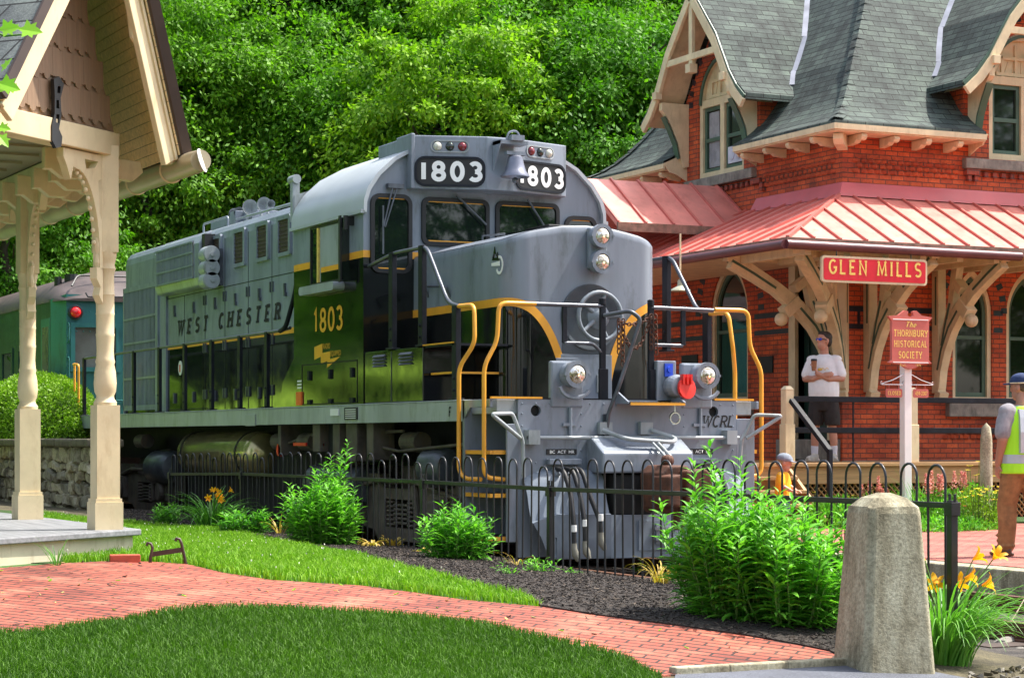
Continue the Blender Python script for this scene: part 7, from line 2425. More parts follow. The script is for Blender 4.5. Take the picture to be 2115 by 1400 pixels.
mid = [post_y[3] - (post_y[3] - post_y[4]) * f for f in (.50,)]
for y in mid:
    b = MB(); zt = railz(y); b.box(FXp - .03, FXp + .03, y - .03, y + .03, ground(FXp, y) - .1, zt + .03); b.build('post', M['iron'], fn, bevel=.004)
ys = sorted(post_y + mid)
frng = random.Random(4)
for a, b_ in zip(ys[:-1], ys[1:]):
    rb = MB(); rb.bar(V(FXp, a, railz(a)), V(FXp, b_, railz(b_)), .035, .035); rb.build('rail', M['iron'], fn, bevel=.004)
    pb = MB()
    n = max(2, round((b_ - a) / .30)); st2 = (b_ - a) / n
    for i in range(n):
        y = a + (i + .22) * st2 + frng.uniform(-.008, .008); w = .165
        zt = railz(y) + .16 + frng.uniform(-.008, .008) - (.06 if frng.random() < .12 else 0)
        g0 = ground(FXp, y) - .05
        lean = frng.uniform(-.012, .012)
        loop = [V(FXp, y, g0), V(FXp + lean, y + lean * .5, zt)] + [V(FXp + lean, y + w/2 - w/2*math.cos(R(t)), zt + w*.52*math.sin(R(t))) for t in range(20, 180, 20)] + [V(FXp + lean, y + w, zt), V(FXp, y + w, ground(FXp, y + w) - .05)]
        pb.tube(loop, .0085, 6)
    pb.build('hoop_pickets', M['iron'], fn, smooth=60)

# ------------------------------------------------------------------ concrete gate post
bo = K((1833 - CXP) / FPX * 11.5, 11.62, 0); bz = -.06
bd = thing('concrete_bollard', 'weathered concrete gate post with tapered sides and a pyramid cap', 'bollard', (bo.x, bo.y, bz))
mb = MB()
ang_ = R(24)
def sq(h, s, jit=0):
    return [V(bo.x + s * 1.414 * math.cos(ANG * 0 + ang_ + R(90 * k) + R(12)), bo.y + s * 1.414 * math.sin(ang_ + R(90 * k) + R(12)), bz + h) for k in range(4)]
def ch(h, s, c=.03):
    q = sq(h, s); r = []
    for k in range(4):
        p, a, b = q[k], q[k-1], q[(k+1) % 4]
        r += [p + (a - p).normalized() * c, p + (b - p).normalized() * c]
    return r
mb.loft([ch(-.1, .225), ch(.0, .222), ch(.3, .202), ch(.6, .182), ch(.90, .162), ch(.935, .156), ch(.985, .10, .02), ch(1.012, .03, .005)])
mb.build('shaft', M['concrete'], bd, bevel=.012, seg=2)

# boot scraper, loose brick
g = gat(345, 1166)
bs = thing('boot_scraper', 'brown iron boot scraper with curled ends at the edge of the brick path', 'boot scraper', tuple(g))
bu = kd(1, .18).normalized(); bv = kd(-.18, 1).normalized()
mb = MB()
Zt = lambda u, v, z: g + bu * u + bv * v + V(0, 0, z)
mb.bar(Zt(-.105, 0, .075), Zt(.105, 0, .105), .012, .035, up=(0,0,1)); mb.build('scraper_bar', M['ironrust'], bs)
for s, dz in ((-1, 0), (1, .03)):
    b = MB(); b.tube([Zt(s*.13 + .01, 0, -.04 + dz*0), Zt(s*.115, 0, .05 + dz), Zt(s*.10 - .0, 0, .12 + dz), Zt(s*.10 - .012, 0, .15 + dz), Zt(s*.10 - .035, 0, .155 + dz), Zt(s*.10 - .04, 0, .135 + dz)], [.012, .012, .011, .011, .011, .012], 8); b.build('leg', M['ironrust'], bs, smooth=60)
g = gat(258, 1163)
lb_ = thing('loose_brick', 'loose red brick lying against the corner of the pavilion deck', 'brick', tuple(g))
mb = MB(); mb.obox(g + V(0, 0, .03), kd(1, .25), kd(-.25, 1), (0,0,1), .105, .05, .032); mb.build('block', M['loosebrick'], lb_, bevel=.006)
# ------------------------------------------------------------------ planting
prng = random.Random(21)
def lance_bush(name, label, loc, rx, ry, h, nst, seed, leaf=.085, cat='bush', mat='leaf_bush', tall=None, group=None):
    r = random.Random(seed)
    t = thing(name, label, cat, loc, group)
    items = []; sm = MB()
    for s in range(nst):
        a = r.uniform(0, 6.283); q = math.sqrt(r.random())
        bx_, by_ = q * rx * math.cos(a) * .62, q * ry * math.sin(a) * .62
        tx, ty = q * rx * math.cos(a), q * ry * math.sin(a)
        hh = h * (1 - .22 * q * q) * (r.uniform(.5, 1.0) if r.random() < .86 else r.uniform(1.0, 1.24))
        if r.random() < .12: tx *= 1.25; ty *= 1.25
        if tall and s < len(tall): tx, ty, hh = tall[s]; bx_, by_ = tx * .6, ty * .6
        pts = []
        for k in range(5):
            f = k / 4
            pts.append(V(lerp(bx_, tx, f ** .8) + r.uniform(-.01, .01), lerp(by_, ty, f ** .8) + r.uniform(-.01, .01), hh * f))
        sm.tube(pts, [.005, .0045, .004, .003, .002], 5)
        m = int(hh / .017)
        for i in range(m):
            f = (i + r.random() * .6) / m
            if f < .03: continue
            fi = f * 4; k = min(3, int(fi)); p = pts[k].lerp(pts[k+1], fi - k)
            an = i * 2.4 + r.uniform(-.4, .4) + s
            up = lerp(.15, .95, f ** 1.5) + r.uniform(-.25, .25)
            d = V(math.cos(an), math.sin(an), up)
            ln = leaf * r.uniform(.6, 1.3) * (1.0 if f < .8 else lerp(1, .5, (f - .8) / .2))
            items.append((p, d, V(-d.x * up, -d.y * up, 1) + V(r.uniform(-.3,.3), r.uniform(-.3,.3), 0), ln, ln * r.uniform(.2, .29), 0))
    add_mesh('stems', sm.mesh('stems', [M['stem']], (0,0,0), 60), t)
    add_mesh('foliage', leafmesh('foliage', items, [M[mat]], 'lance'), t)
    return t
def gl_(px, py, back=.0): 
    p = gat(px, py); return (p.x, p.y, p.z - .02)
c = gl_(1520, 1270); c = (c[0] - .05, c[1] - .08, c[2])
lance_bush('leafy_bush', 'large bright green bush with tall upright stems in front of the locomotive plow', c, .40, .44, .77, 135, 1, .13, tall=[(-.12, .1, 1.10), (-.3, .0, .98), (.1, .1, 1.02), (-.22, -.1, .95)])
c = gl_(1690, 1285); c = (c[0] - .2, c[1] + .05, c[2])
lance_bush('leafy_bush', 'large bright green bush beside the concrete gate post', c, .46, .46, .70, 140, 2, .13, tall=[(.05, 0, .80), (-.2, .1, .84), (.2, .1, .78)])
c = gl_(665, 1128)
lance_bush('leafy_bush', 'pointed bright green bush before the fence with one long shoot', c, .40, .36, .68, 130, 3, .12, tall=[(.24, -.08, 1.06), (.2, .0, .96), (.12, .05, .9), (.05, .1, .84), (-.05, .05, .78), (.16, -.1, .86)])
c = gl_(940, 1158)
lance_bush('leafy_bush', 'low rounded green bush right of the striped dry clumps', c, .34, .28, .46, 90, 4, .11, tall=[(.02, .0, .54), (.2, .02, .48)])
c = gl_(345, 1084)
lance_bush('leafy_bush', 'small light green bush at the far left end of the fence', c, .20, .16, .26, 50, 5, .09)
c = gl_(510, 1104)
lance_bush('leafy_bush', 'low spreading green plant beside the orange daylilies', c, .34, .2, .28, 70, 6, .10)
c = gl_(1046, 1190)
lance_bush('seedling', 'tiny green plant with reddish dry blades at the fence foot', c, .10, .08, .12, 14, 7, .05, 'plant')
c = gl_(1110, 1186)
lance_bush('seedling', 'small green plant clump under the hoses of the plow', c, .17, .1, .17, 24, 8, .06, 'plant')
c = gl_(1182, 1190)
lance_bush('seedling', 'tiny green sprout beside the exposed rail', c, .09, .08, .10, 12, 9, .05, 'plant')
c = gl_(1318, 1188)
lance_bush('seedling', 'single narrow green seedling standing inside the fence', c, .06, .06, .18, 8, 10, .08, 'plant')

def strap_clump(name, label, loc, n, ln, wd, seed, mat, cat='plant', spread=.10, arch=1.0, flowers=0, fh=.5, fmat='petal_orange', fsize=.075, fdir=None):
    r = random.Random(seed)
    t = thing(name, label, cat, loc)
    mb = MB()
    for i in range(n):
        a = r.uniform(0, 6.283); q = r.uniform(0, spread)
        b = V(q * math.cos(a), q * math.sin(a), 0)
        a2 = a + r.uniform(-.6, .6); L_ = ln * r.uniform(.6, 1.1); bend = r.uniform(.5, 1.25) * arch
        pts = []; d0 = r.uniform(.1, .5)
        p = b.copy(); th_ = d0
        for k in range(8):
            pts.append(p.copy())
            p = p + V(math.sin(th_) * math.cos(a2), math.sin(th_) * math.sin(a2), math.cos(th_)) * L_ / 7
            th_ += bend * (.16 + .05 * k)
        sd = V(-math.sin(a2), math.cos(a2), 0)
        w = wd * r.uniform(.7, 1.2)
        vs = []
        for k, p in enumerate(pts):
            ww = w * (1 - (k / 7) ** 2.2) * .5 + .0008
            vs += [p - sd * ww + V(0,0,ww*.5), p + V(0, 0, 0), p + sd * ww + V(0,0,ww*.5)]
        mb.add(vs, [(k*3+j, k*3+j+1, k*3+j+4, k*3+j+3) for k in range(7) for j in (0, 1)])
    add_mesh('leaves', mb.mesh('leaves', [M[mat]], (0,0,0), 60), t)
    if flowers:
        for i in range(flowers):
            a = r.uniform(0, 6.283) if fdir is None else fdir[0] + r.uniform(-fdir[1], fdir[1])
            q = r.uniform(.3, 1.0) * ln * .45; h = fh * r.uniform(.75, 1.1)
            top = V(q * math.cos(a), q * math.sin(a), h)
            sm = MB(); sm.tube([V(0, 0, 0), V(top.x * .35, top.y * .35, h * .6), top], [.005, .004, .0035], 6)
            so_ = add_mesh('flower_stem', sm.mesh('flower_stem', [M['stem']], (0,0,0), 60), t)
            ax = V(math.cos(a + r.uniform(-.8, .8)), math.sin(a + r.uniform(-.8, .8)), r.uniform(.0, .7)).normalized()
            u = ax.orthogonal().normalized(); w_ = ax.cross(u)
            fm = MB(); f = fsize
            for k in range(6):
                an = k * math.pi / 3 + r.uniform(-.1, .1)
                rd = u * math.cos(an) + w_ * math.sin(an); sd = ax.cross(rd)
                wd2 = f * (.30 if k % 2 else .22)
                prof_ = [(0, .08, .25), (.45, .22, .75), (.85, .50, 1.0), (1.08, .85, .8), (1.05, 1.12, .15)]
                vs = []
                for al, ou, ws in prof_:
                    p = top + ax * f * al + rd * f * ou
                    vs += [p - sd * wd2 * ws, p - ax * f * .04, p + sd * wd2 * ws]
                fm.add(vs, [(z*3+j, z*3+j+1, z*3+j+4, z*3+j+3) for z in range(4) for j in (0, 1)])
            add_mesh('flower', fm.mesh('flower', [M[fmat]], (0,0,0), 60), t)
    return t
c = gl_(1950, 1368)
strap_clump('daylily', 'big clump of arching leaves with orange trumpet flowers right of the concrete gate post', c, 300, .72, .017, 31, 'leaf_lily', 'daylily', .16, 1.0, 11, .60, 'petal_orange', .06, (0.9, 1.9))
c = gl_(435, 1098)
strap_clump('daylily', 'clump of strap leaves with small orange flowers in front of the left fence posts', c, 170, .62, .018, 32, 'leaf_lily', 'daylily', .16, 1.0, 10, .44, 'petal_orange', .042, (-.3, 1.7))
c = gl_(1362, 1210)
strap_clump('grass_tuft', 'yellow and green striped grass tuft left of the large bush', c, 46, .34, .012, 33, 'leaf_yellow', 'grass tuft', .06, 1.1)
c = gl_(768, 1132)
strap_clump('dry_clump', 'withered green and tan leaf clump folded over on the mulch', c, 26, .22, .035, 34, 'leaf_yellow', 'plant', .04, 1.9)
c = gl_(812, 1132)
strap_clump('dry_clump', 'upright knot of striped yellow and rust leaves, tallest of the dry clumps', c, 34, .19, .035, 35, 'leaf_yellow', 'plant', .04, .9)
c = gl_(872, 1144)
strap_clump('dry_clump', 'flat yellow striped leaf clump at the left foot of the low rounded bush', c, 18, .17, .03, 36, 'leaf_yellow', 'plant', .03, 1.9)
c = gl_(578, 1106)
strap_clump('dry_clump', 'thin orange brown dry stalks left of the pointed bush', c, 16, .36, .012, 37, 'leaf_yellow', 'plant', .05, .8)
c = gl_(1068, 1172)
strap_clump('dry_clump', 'few bent reddish dry blades beside the hoses', c, 9, .30, .008, 38, 'leaf_yellow', 'plant', .05, 1.6)
c = gl_(118, 1170)
strap_clump('grass_tuft', 'thin grass tuft growing against the pavilion deck skirt', c, 22, .26, .006, 39, 'leaf_lily', 'grass tuft', .03, .5)
c = gl_(2075, 1290)
strap_clump('weed', 'small weeds between the rails at the right edge', (c[0], c[1] + .3, -.14), 40, .16, .014, 40, 'leaf_bush', 'weed', .30, .8)
c0 = at(2062, 1212, 17.6)
strap_clump('weed', 'low weeds along the platform kerb above the far rail', (c0.x - .2, c0.y, -.14), 40, .16, .014, 41, 'leaf_bush', 'weed', .35, .8)
# rocks and a twig by the rails
for px, py, s, lab in ((2078, 1337, .075, 'grey angular stone lying on the gravel near the near rail'), (2110, 1350, .05, 'smaller grey stone at the right edge of the gravel')):
    g = gat(px, py); mb = MB()
    mb.ball((0, 0, s*.4), s * 1.2, s * .9, s * .6, 9, 6)
    me = mb.mesh('rock', [M['stone']])
    for v in me.vertices: v.co *= 1 + .35 * noise.noise(v.co * 18)
    o = bpy.data.objects.new('rock', me); COL.objects.link(o); o.location = g; tag(o, lab, 'rock')
mb = MB(); a, b = gat(2040, 1330), gat(2115, 1292)
mb.tube([a + V(0,0,.02), a.lerp(b, .4) + V(0,0,.06), a.lerp(b, .7) + V(0,0,.10), b + V(0,0,.2)], [.004, .006, .006, .005], 6); mb.tube([a.lerp(b, .4) + V(0,0,.06), a.lerp(b, .35) + V(.1,.05,.14)], [.004, .002], 5)
tag(mb.build('dry_twig', simple('pale_twig', (.25,.19,.13), .8)), 'pale dry twig leaning across the gravel by the rails', 'twig')

# ---- flower bed in front of the porch
bedz = .14
def bedp(px, py, Y): 
    p = at(px, py, Y); return V(p.x, p.y, bedz)
mb = MB()
bl_ = [K((1640-CXP)/FPX*26.2, 26.2, 0), K((2300-CXP)/FPX*27.6, 27.6, 0), V(24, 22.9, 0), V(15.1, 22.9, 0)]
mb.prism([V(p.x, p.y, .12) for p in bl_], (0, 0, .06)); struct(mb.build('flower_bed_soil', M['turf']))
def mound(name, label, px, Y, w, h, n, mat, seed, leaf=.05, cat='plant', d=.35, z=bedz):
    r = np.random.default_rng(seed)
    p = bedp(px, 1000, Y)
    t = thing(name, label, cat, (p.x, p.y, z))
    u = r.normal(size=(n, 3)); u /= np.linalg.norm(u, axis=1)[:, None]; u[:, 2] = np.abs(u[:, 2])
    rr = r.uniform(.55, 1.05, (n, 1))
    P_ = u * rr * np.array([w, d, h])
    add_mesh('foliage', quickleaf('foliage', P_, u * .6 + r.normal(0, .6, (n, 3)) + np.array([0,0,.5]), u + r.normal(0, .5, (n, 3)), r.uniform(.6, 1.3, n) * leaf, r.uniform(.3, .5, n) * leaf, M[mat]), t)
    return t
def blobs_on(t, name, n, w, d, z0, z1, s, mat, seed, flat=.5):
    r = random.Random(seed)
    for i in range(n):
        mb = MB(); c = V(r.uniform(-w, w), r.uniform(-d, 0), r.uniform(z0, z1))
        for k in range(9):
            a = k * .7
            mb.add([c, c + V(math.cos(a)*s, math.sin(a)*s*.8, s*flat*r.uniform(.2, 1)), c + V(math.cos(a+.6)*s, math.sin(a+.6)*s*.8, s*flat*r.uniform(.2, 1))], [(0,1,2)])
        sm = MB(); sm.tube([V(c.x * .6, c.y * .6, 0), c], .004, 5)
        add_mesh('flower_stem', sm.mesh('flower_stem', [M['stem']]), t)
        add_mesh(name, mb.mesh(name, [M[mat]]), t)
def plumes(t, n, w, d, z0, z1, s, mat, seed):
    r = random.Random(seed)
    for i in range(n):
        c = V(r.uniform(-w, w), r.uniform(-d, 0), r.uniform(z0, z1)); h = s * r.uniform(2.2, 3.4)
        items = []
        for k in range(110):
            f = r.random(); rad = s * .55 * (1 - f) * r.uniform(.3, 1)
            a = r.uniform(0, 6.28)
            p = c + V(rad * math.cos(a), rad * math.sin(a), h * f)
            items.append((p, V(math.cos(a), math.sin(a), .6), V(0, 0, 1), .030, .016, 0))
        sm = MB(); sm.tube([V(c.x * .7, c.y * .7, 0), c + V(0, 0, h * .8)], .004, 5)
        add_mesh('flower_stem', sm.mesh('flower_stem', [M['stem']]), t)
        add_mesh('plume', leafmesh('plume', items, [M[mat]]), t)
t = mound('astilbe', 'feathery pink astilbe flowers in the bed right of the sign post', 1945, 26.2, .42, .46, 1400, 'leaf_bush', 61, .07, 'flowers'); plumes(t, 12, .36, .2, .38, .52, .075, 'petal_pink', 1)
t = mound('astilbe', 'small pink astilbe flowers left of the sign post behind the gate post', 1800, 26.4, .34, .42, 900, 'leaf_bush', 62, .07, 'flowers'); plumes(t, 6, .26, .1, .34, .46, .06, 'petal_pink', 2)
t = mound('yellow_shrub', 'yellow green flowering shrub beside the vested worker', 2020, 25.6, .40, .52, 2600, 'leaf_hedge', 63, .045, 'shrub'); blobs_on(t, 'blossom', 40, .34, .3, .36, .54, .028, 'petal_yellow', 3)
t = mound('yellow_flower', 'tall stems of flat yellow flowers at the back of the bed', 2010, 26.9, .34, .55, 700, 'leaf_bush', 64, .07, 'flowers'); blobs_on(t, 'blossom', 9, .3, .1, .62, .86, .05, 'petal_yellow', 4, .15)
t = mound('red_flower', 'low clump of small red flowers at the front of the bed', 1975, 25.3, .16, .30, 420, 'leaf_c', 65, .045, 'flowers'); blobs_on(t, 'blossom', 5, .13, .1, .24, .34, .026, 'petal_red', 5)
t = mound('leafy_plant', 'mixed green leaves under the porch lattice left of the gate post', 1730, 26.3, .5, .36, 1300, 'leaf_bush', 66, .08, 'plant'); blobs_on(t, 'blossom', 4, .4, .1, .34, .46, .04, 'petal_yellow', 6, .2)
t = mound('leafy_plant', 'low green ground plants along the front edge of the flower bed', 1960, 25.2, .75, .16, 1600, 'leaf_bush', 67, .06, 'plant', .3)
t = mound('leafy_plant', 'dense green leaves filling the bed behind the pink flowers', 1880, 26.9, .6, .42, 1500, 'leaf_a', 68, .07, 'plant')
c = bedp(1900, 1000, 26.6)
strap_clump('ornamental_grass', 'fine arching ornamental grass around the sign post', (c.x, c.y, bedz), 90, .75, .008, 69, 'leaf_lily', 'grass', .14, .5)

# ---- woodland behind
mb = MB()
hx = [K(-70, 46, -.4), K(60, 50, -.4), K(90, 62, 5), K(-90, 62, 5), K(-90, 110, 34), K(110, 110, 34), K(150, 200, 40), K(-150, 200, 40)]
mb.add([hx[0], hx[1], hx[2], hx[3], hx[4], hx[5], hx[6], hx[7]], [(0,1,2,3), (3,2,5,4), (4,5,6,7)])
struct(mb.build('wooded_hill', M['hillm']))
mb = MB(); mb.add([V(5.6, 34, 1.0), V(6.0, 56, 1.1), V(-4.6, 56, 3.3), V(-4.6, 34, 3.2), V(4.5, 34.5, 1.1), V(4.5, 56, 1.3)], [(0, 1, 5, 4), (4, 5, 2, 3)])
struct(mb.build('mirrored_grass_bank', M['bank']))  # out-of-view bank added to mirror green in the cab side
def crown_mesh(seed, rx, rz, z0, ncl, nleaf, leaf, mat, droop=.6):
    r = np.random.default_rng(seed)
    P_, N_ = [], []
    for i in range(ncl):
        u = r.normal(size=3); u /= np.linalg.norm(u)
        q = r.uniform(.35, 1.0) ** .55
        c = u * q * np.array([rx, rx, rz]) + np.array([0, 0, z0])
        c[2] += r.normal(0, .3)
        s = r.uniform(.22, .75) * rx * .30
        v = r.normal(size=(nleaf, 3)); v /= np.linalg.norm(v, axis=1)[:, None]
        pp = c + v * (r.uniform(.25, 1, (nleaf, 1)) ** .5 * np.where(r.random((nleaf, 1)) < .22, r.uniform(1, 2.1, (nleaf, 1)), 1.0)) * np.array([s, s, s * .55])
        P_.append(pp); N_.append(v * .6 + u * .5)
    P_ = np.concatenate(P_); N_ = np.concatenate(N_); n = len(P_)
    D_ = N_ * .7 + r.normal(0, .55, (n, 3)) - np.array([0, 0, droop])
    Nn = np.array([0, 0, 1.0]) + r.normal(0, .45, (n, 3)) + N_ * .4
    return quickleaf('crown', P_, D_, Nn, r.uniform(.65, 1.25, n) * leaf, r.uniform(.42, .62, n) * leaf, M[mat])
def trunk_mesh(seed, h, r0, rx):
    r = random.Random(seed); mb = MB()
    pts = [V(r.uniform(-.1, .1) * k, r.uniform(-.1, .1) * k, h * k / 6) for k in range(7)]
    mb.tube(pts, [r0 * (1 - k / 7.5) for k in range(7)], 9)
    for i in range(9):
        k = r.uniform(1.5, 5.5); p = pts[int(k)].lerp(pts[int(k) + 1], k % 1); a = r.uniform(0, 6.28)
        e = p + V(math.cos(a) * rx * .75, math.sin(a) * rx * .75, rx * r.uniform(.2, .7)); m = p.lerp(e, .5) + V(0, 0, -.2)
        mb.tube([p, m, e], [r0 * .4, r0 * .26, r0 * .08], 6)
    return mb.mesh('trunk', [M['bark']], (0, 0, 0), 60)
kinds = []
for sd, rx, rz, z0, ncl, nl, lf, mt, h, r0 in (
    (1, 3.6, 5.2, 7.2, 420, 200, .15, 'leaf_a', 10.0, .24), (2, 3.2, 5.8, 7.6, 300, 200, .145, 'leaf_c', 11.0, .22),
    (3, 2.9, 4.6, 5.6, 380, 200, .14, 'leaf_b', 8.5, .18), (4, 4.0, 4.6, 7.0, 440, 210, .16, 'leaf_a', 9.6, .26)):
    kinds.append((crown_mesh(sd, rx, rz, z0, ncl, nl, lf, mt), trunk_mesh(sd, h, r0, rx)))
tlabels = {}
def wood_tree(k, X, Y, z, s, rot, label, group=None):
    x, y = cw(X, Y)
    t = thing('tree', label, 'tree', (x, y, z), group, rot)
    t.scale = (s, s, s * 1.05)
    cr_ = add_mesh('crown', kinds[k][0], t); add_mesh('trunk', kinds[k][1], t)
    return t
trees = [
 # px at base, depth, kind, scale, base z, label
 (25, 47, 0, .80, .4, 'tree with hanging leaves seen between the pavilion post and the coach roof'),
 (-140, 50, 3, .95, .6, 'tree behind the pavilion roof at the left edge of the photo'),
 (170, 56, 1, 1.0, 2.0, 'dark tree behind the right pavilion post'),
 (330, 52, 0, 1.0, 1.0, 'leafy tree directly right of the pavilion gutter end'),
 (420, 62, 1, 1.25, 4.5, 'tall dark tree rising behind the pavilion roof edge'),
 (520, 54, 3, .98, 1.2, 'leafy tree behind the rear hood of the locomotive'),
 (640, 58, 0, 1.2, 2.6, 'tall tree above the locomotive horns'),
 (770, 53, 3, .95, 1.0, 'leafy tree just left of the number boards'),
 (860, 60, 1, 1.25, 3.2, 'tall dark tree behind the cab roof'),
 (945, 50, 2, 1.12, .8, 'bright yellow green tree directly above the number boards'),
 (1060, 56, 0, 1.15, 2.0, 'mid green tree right of the bright yellow green tree'),
 (1170, 52, 3, 1.0, 1.0, 'leafy tree right of the locomotive number housing'),
 (1265, 59, 0, 1.22, 3.0, 'tall tree left of the station roof peak'),
 (1330, 51, 3, .92, 1.0, 'leafy tree at the left foot of the station roof'),
 (1420, 60, 1, 1.3, 3.2, 'tree behind the left dormer of the station'),
 (230, 70, 0, 1.5, 7.5, 'far tree on the slope above the right pavilion post'),
 (520, 74, 1, 1.6, 8.5, 'far dark tree on the slope left of centre'),
 (700, 76, 3, 1.6, 9.0, 'far tree on the slope above the locomotive hood'),
 (900, 74, 1, 1.6, 8.5, 'far dark tree on the slope behind the bright tree'),
 (1100, 76, 0, 1.6, 9.0, 'far tree on the slope between cab and station'),
 (1300, 74, 3, 1.6, 8.5, 'far tree on the slope beside the station roof'),
 (1500, 74, 0, 1.6, 8.5, 'far tree on the slope behind the station roof'),
 (60, 72, 3, 1.5, 8.0, 'far tree on the slope seen above the coach'),
]
for i, (px, Y, k, s, z, lab) in enumerate(trees):
    wood_tree(k, (px - CXP) / FPX * Y, Y, z - .5, s, i * 1.7, lab, 'trees on the wooded slope')
# garden trees outside the frame that light and mirror in the paintwork
for i, (X, Y, k, s) in enumerate(((-13, 27, 0, .8), (-17, 38, 3, .9), (-12.5, 18, 2, .7), (-22, 24, 1, 1.0), (-9, -14, 3, 1.0), (3, -22, 0, 1.1), (14, -16, 1, 1.0), (24, -22, 0, 1.2), (34, -20, 3, 1.2), (22, -8, 1, 1.0), (44, -14, 0, 1.2), (36, 10, 1, 1.2), (43, 15, 0, 1.3), (47, 5, 3, 1.3), (-23.5, 31, 1, 1.0), (-27, 37, 1, 1.0), (-31, 44, 1, 1.1), (-36, 52, 1, 1.1), (-25.5, 57, 1, 1.0), (-29, 60, 1, 1.0), (-24, 62, 1, 1.0))):
    lab = ('tree left of the pavilion, nearest the coach', 'tree behind the stone wall at far left', 'bright tree beside the pavilion', 'dark tree far left of the pavilion', 'spreading tree behind the viewer to the left', 'tall tree behind the viewer', 'dark tree behind the viewer to the right', 'broad tree across the platform behind the viewer', 'second broad tree far across the platform behind the viewer', 'dark tree beside the platform, nearest the viewer', 'tree farthest right beyond the platform', 'dark tree beyond the far end of the station', 'tall tree beyond the far end of the station', 'spreading tree beyond the far end of the platform', 'first dark tree at the top of the grass bank', 'second dark tree at the top of the grass bank', 'third dark tree at the top of the grass bank', 'fourth dark tree at the top of the grass bank', 'dark tree at the far end of the grass bank, nearest the track', 'dark tree at the far end of the grass bank, farthest from the track', 'dark tree behind the far end of the grass bank')[i]
    wood_tree(k, X, Y, .2, s, i * 2.1, lab)
# undergrowth that hides the foot of the wood
r_ = np.random.default_rng(77)
n = 60000
X_ = r_.uniform(-16, 8, n); Y_ = r_.uniform(46.5, 51, n)
zt = (1.2 + 1.5 * np.array([noise.noise((a * .5, b * .5, 3)) for a, b in zip(X_, Y_)])) + (Y_ - 46) * .45
Z_ = r_.uniform(0, 1, n) ** .7 * np.maximum(.4, zt) 
Pw = np.stack([X_ * CA + Y_ * SA, -X_ * SA + Y_ * CA, Z_], 1)
o = bpy.data.objects.new('undergrowth', quickleaf('undergrowth', Pw, r_.normal(0, .6, (n, 3)) + np.array([0, -.4, .1]), r_.normal(0, .5, (n, 3)) + np.array([0, -.3, 1]), r_.uniform(.14, .28, n), r_.uniform(.08, .15, n), M['leaf_a']))
COL.objects.link(o); o['kind'] = 'stuff'; o['label'] = 'tangled undergrowth at the foot of the wooded slope behind the coach'; o['category'] = 'undergrowth'

# overhanging maple twig at the top left
mt = thing('maple_branch', 'thin maple twig with bright green lobed leaves hanging in at the upper left', 'branch', tuple(K(-1.95, 7.0, 2.5)))
O = mt.location
sm = MB(); 
b0 = at(-60, 40, 7.0)
def rel(p): return p
tw = [at(-90, 20, 7.0), at(-30, 60, 7.0), at(10, 75, 7.0), at(45, 72, 7.0)]
sm.tube(tw, [.006, .005, .004, .003], 6); sm.tube([at(-70, 60, 7.0), at(-30, 120, 7.0), at(-5, 160, 7.0), at(-8, 265, 7.0)], [.005, .004, .003, .002], 6)
sm.build('twig', M['stem'], mt)
def maple(px, py, s, rot, tilt):
    c = at(px, py, 7.0 + prng.uniform(-.05, .05))
    ex, ez = K(1, 0, 0) - K(0, 0, 0), V(0, 0, 1); en_ = K(0, 1, 0) - K(0, 0, 0)
    u = (ex * math.cos(rot) + ez * math.sin(rot)); v = (-ex * math.sin(rot) + ez * math.cos(rot)); v = (v * math.cos(tilt) + en_ * math.sin(tilt)).normalized()
    out = [(0, 0), (.25, -.12), (.3, -.38), (.42, -.30), (.5, -.22), (.72, -.34), (.70, -.18), (.82, -.14), (1.05, 0), (.82, .14), (.70, .18), (.72, .34), (.5, .22), (.42, .30), (.3, .38), (.25, .12)]
    mb = MB(); pts = [c + u * a * s + v * b * s * 1.2 + u.cross(v) * (abs(b) * .25 * s) for a, b in out]
    mb.add([c + u * .45 * s] + pts, [(0, 1 + i, 1 + (i + 1) % len(pts)) for i in range(len(pts))])
    mb.build('leaf', M['leaf_maple'], mt)
for a in ((-6, 62, .075, .1, .3), (35, 60, .085, -.15, .5), (8, 72, .06, .6, .8), (-10, 170, .085, -.3, .4), (2, 150, .06, .9, .9), (8, 180, .055, -.2, .5), (-8, 262, .05, -.2, .5), (-6, 275, .06, -.9, .6)): maple(*a)
# ------------------------------------------------------------------ people
def fused(name, mb, mats, parent, voxel=.012, smooth=4, group=None):
    """closed overlapping shapes fused into one continuous surface"""
    me = mb.mesh(name, mats, root_loc(parent))
    o = bpy.data.objects.new(name, me); COL.objects.link(o)
    rm = o.modifiers.new('fuse', 'REMESH'); rm.mode = 'VOXEL'; rm.voxel_size = voxel; rm.use_smooth_shade = True
    s = o.modifiers.new('soften', 'SMOOTH'); s.iterations = smooth; s.factor = .5
    dg = bpy.context.evaluated_depsgraph_get()
    m2 = bpy.data.meshes.new_from_object(o.evaluated_get(dg))
    bpy.data.objects.remove(o)
    m2.name = name
    m2.materials.clear()
    for m in mats: m2.materials.append(m)
    m2.shade_smooth()
    ob = bpy.data.objects.new(name, m2); COL.objects.link(ob); ob.parent = parent
    return ob
def limb(mb, pts, rs, n=14):
    """rounded tapered chain with ball joints"""
    pts = [Vector(p) for p in pts]
    mb.tube(pts, rs, n)
    for p, r in zip(pts, rs): mb.ball(p, r * .99, n=12, m=8)
def ell(mb, c, ax, ay, az, rx, ry, rz, n=18, m=12):
    o = len(mb.v); mb.ball((0, 0, 0), 1, 1, 1, n, m)
    ax, ay, az = Vector(ax).normalized(), Vector(ay).normalized(), Vector(az).normalized()
    for i in range(o, len(mb.v)):
        x, y, z = mb.v[i]; mb.v[i] = tuple(Vector(c) + ax * x * rx + ay * y * ry + az * z * rz)
SKIN = simple('skin', (.52,.25,.17), .5, var=.08, scale=8)
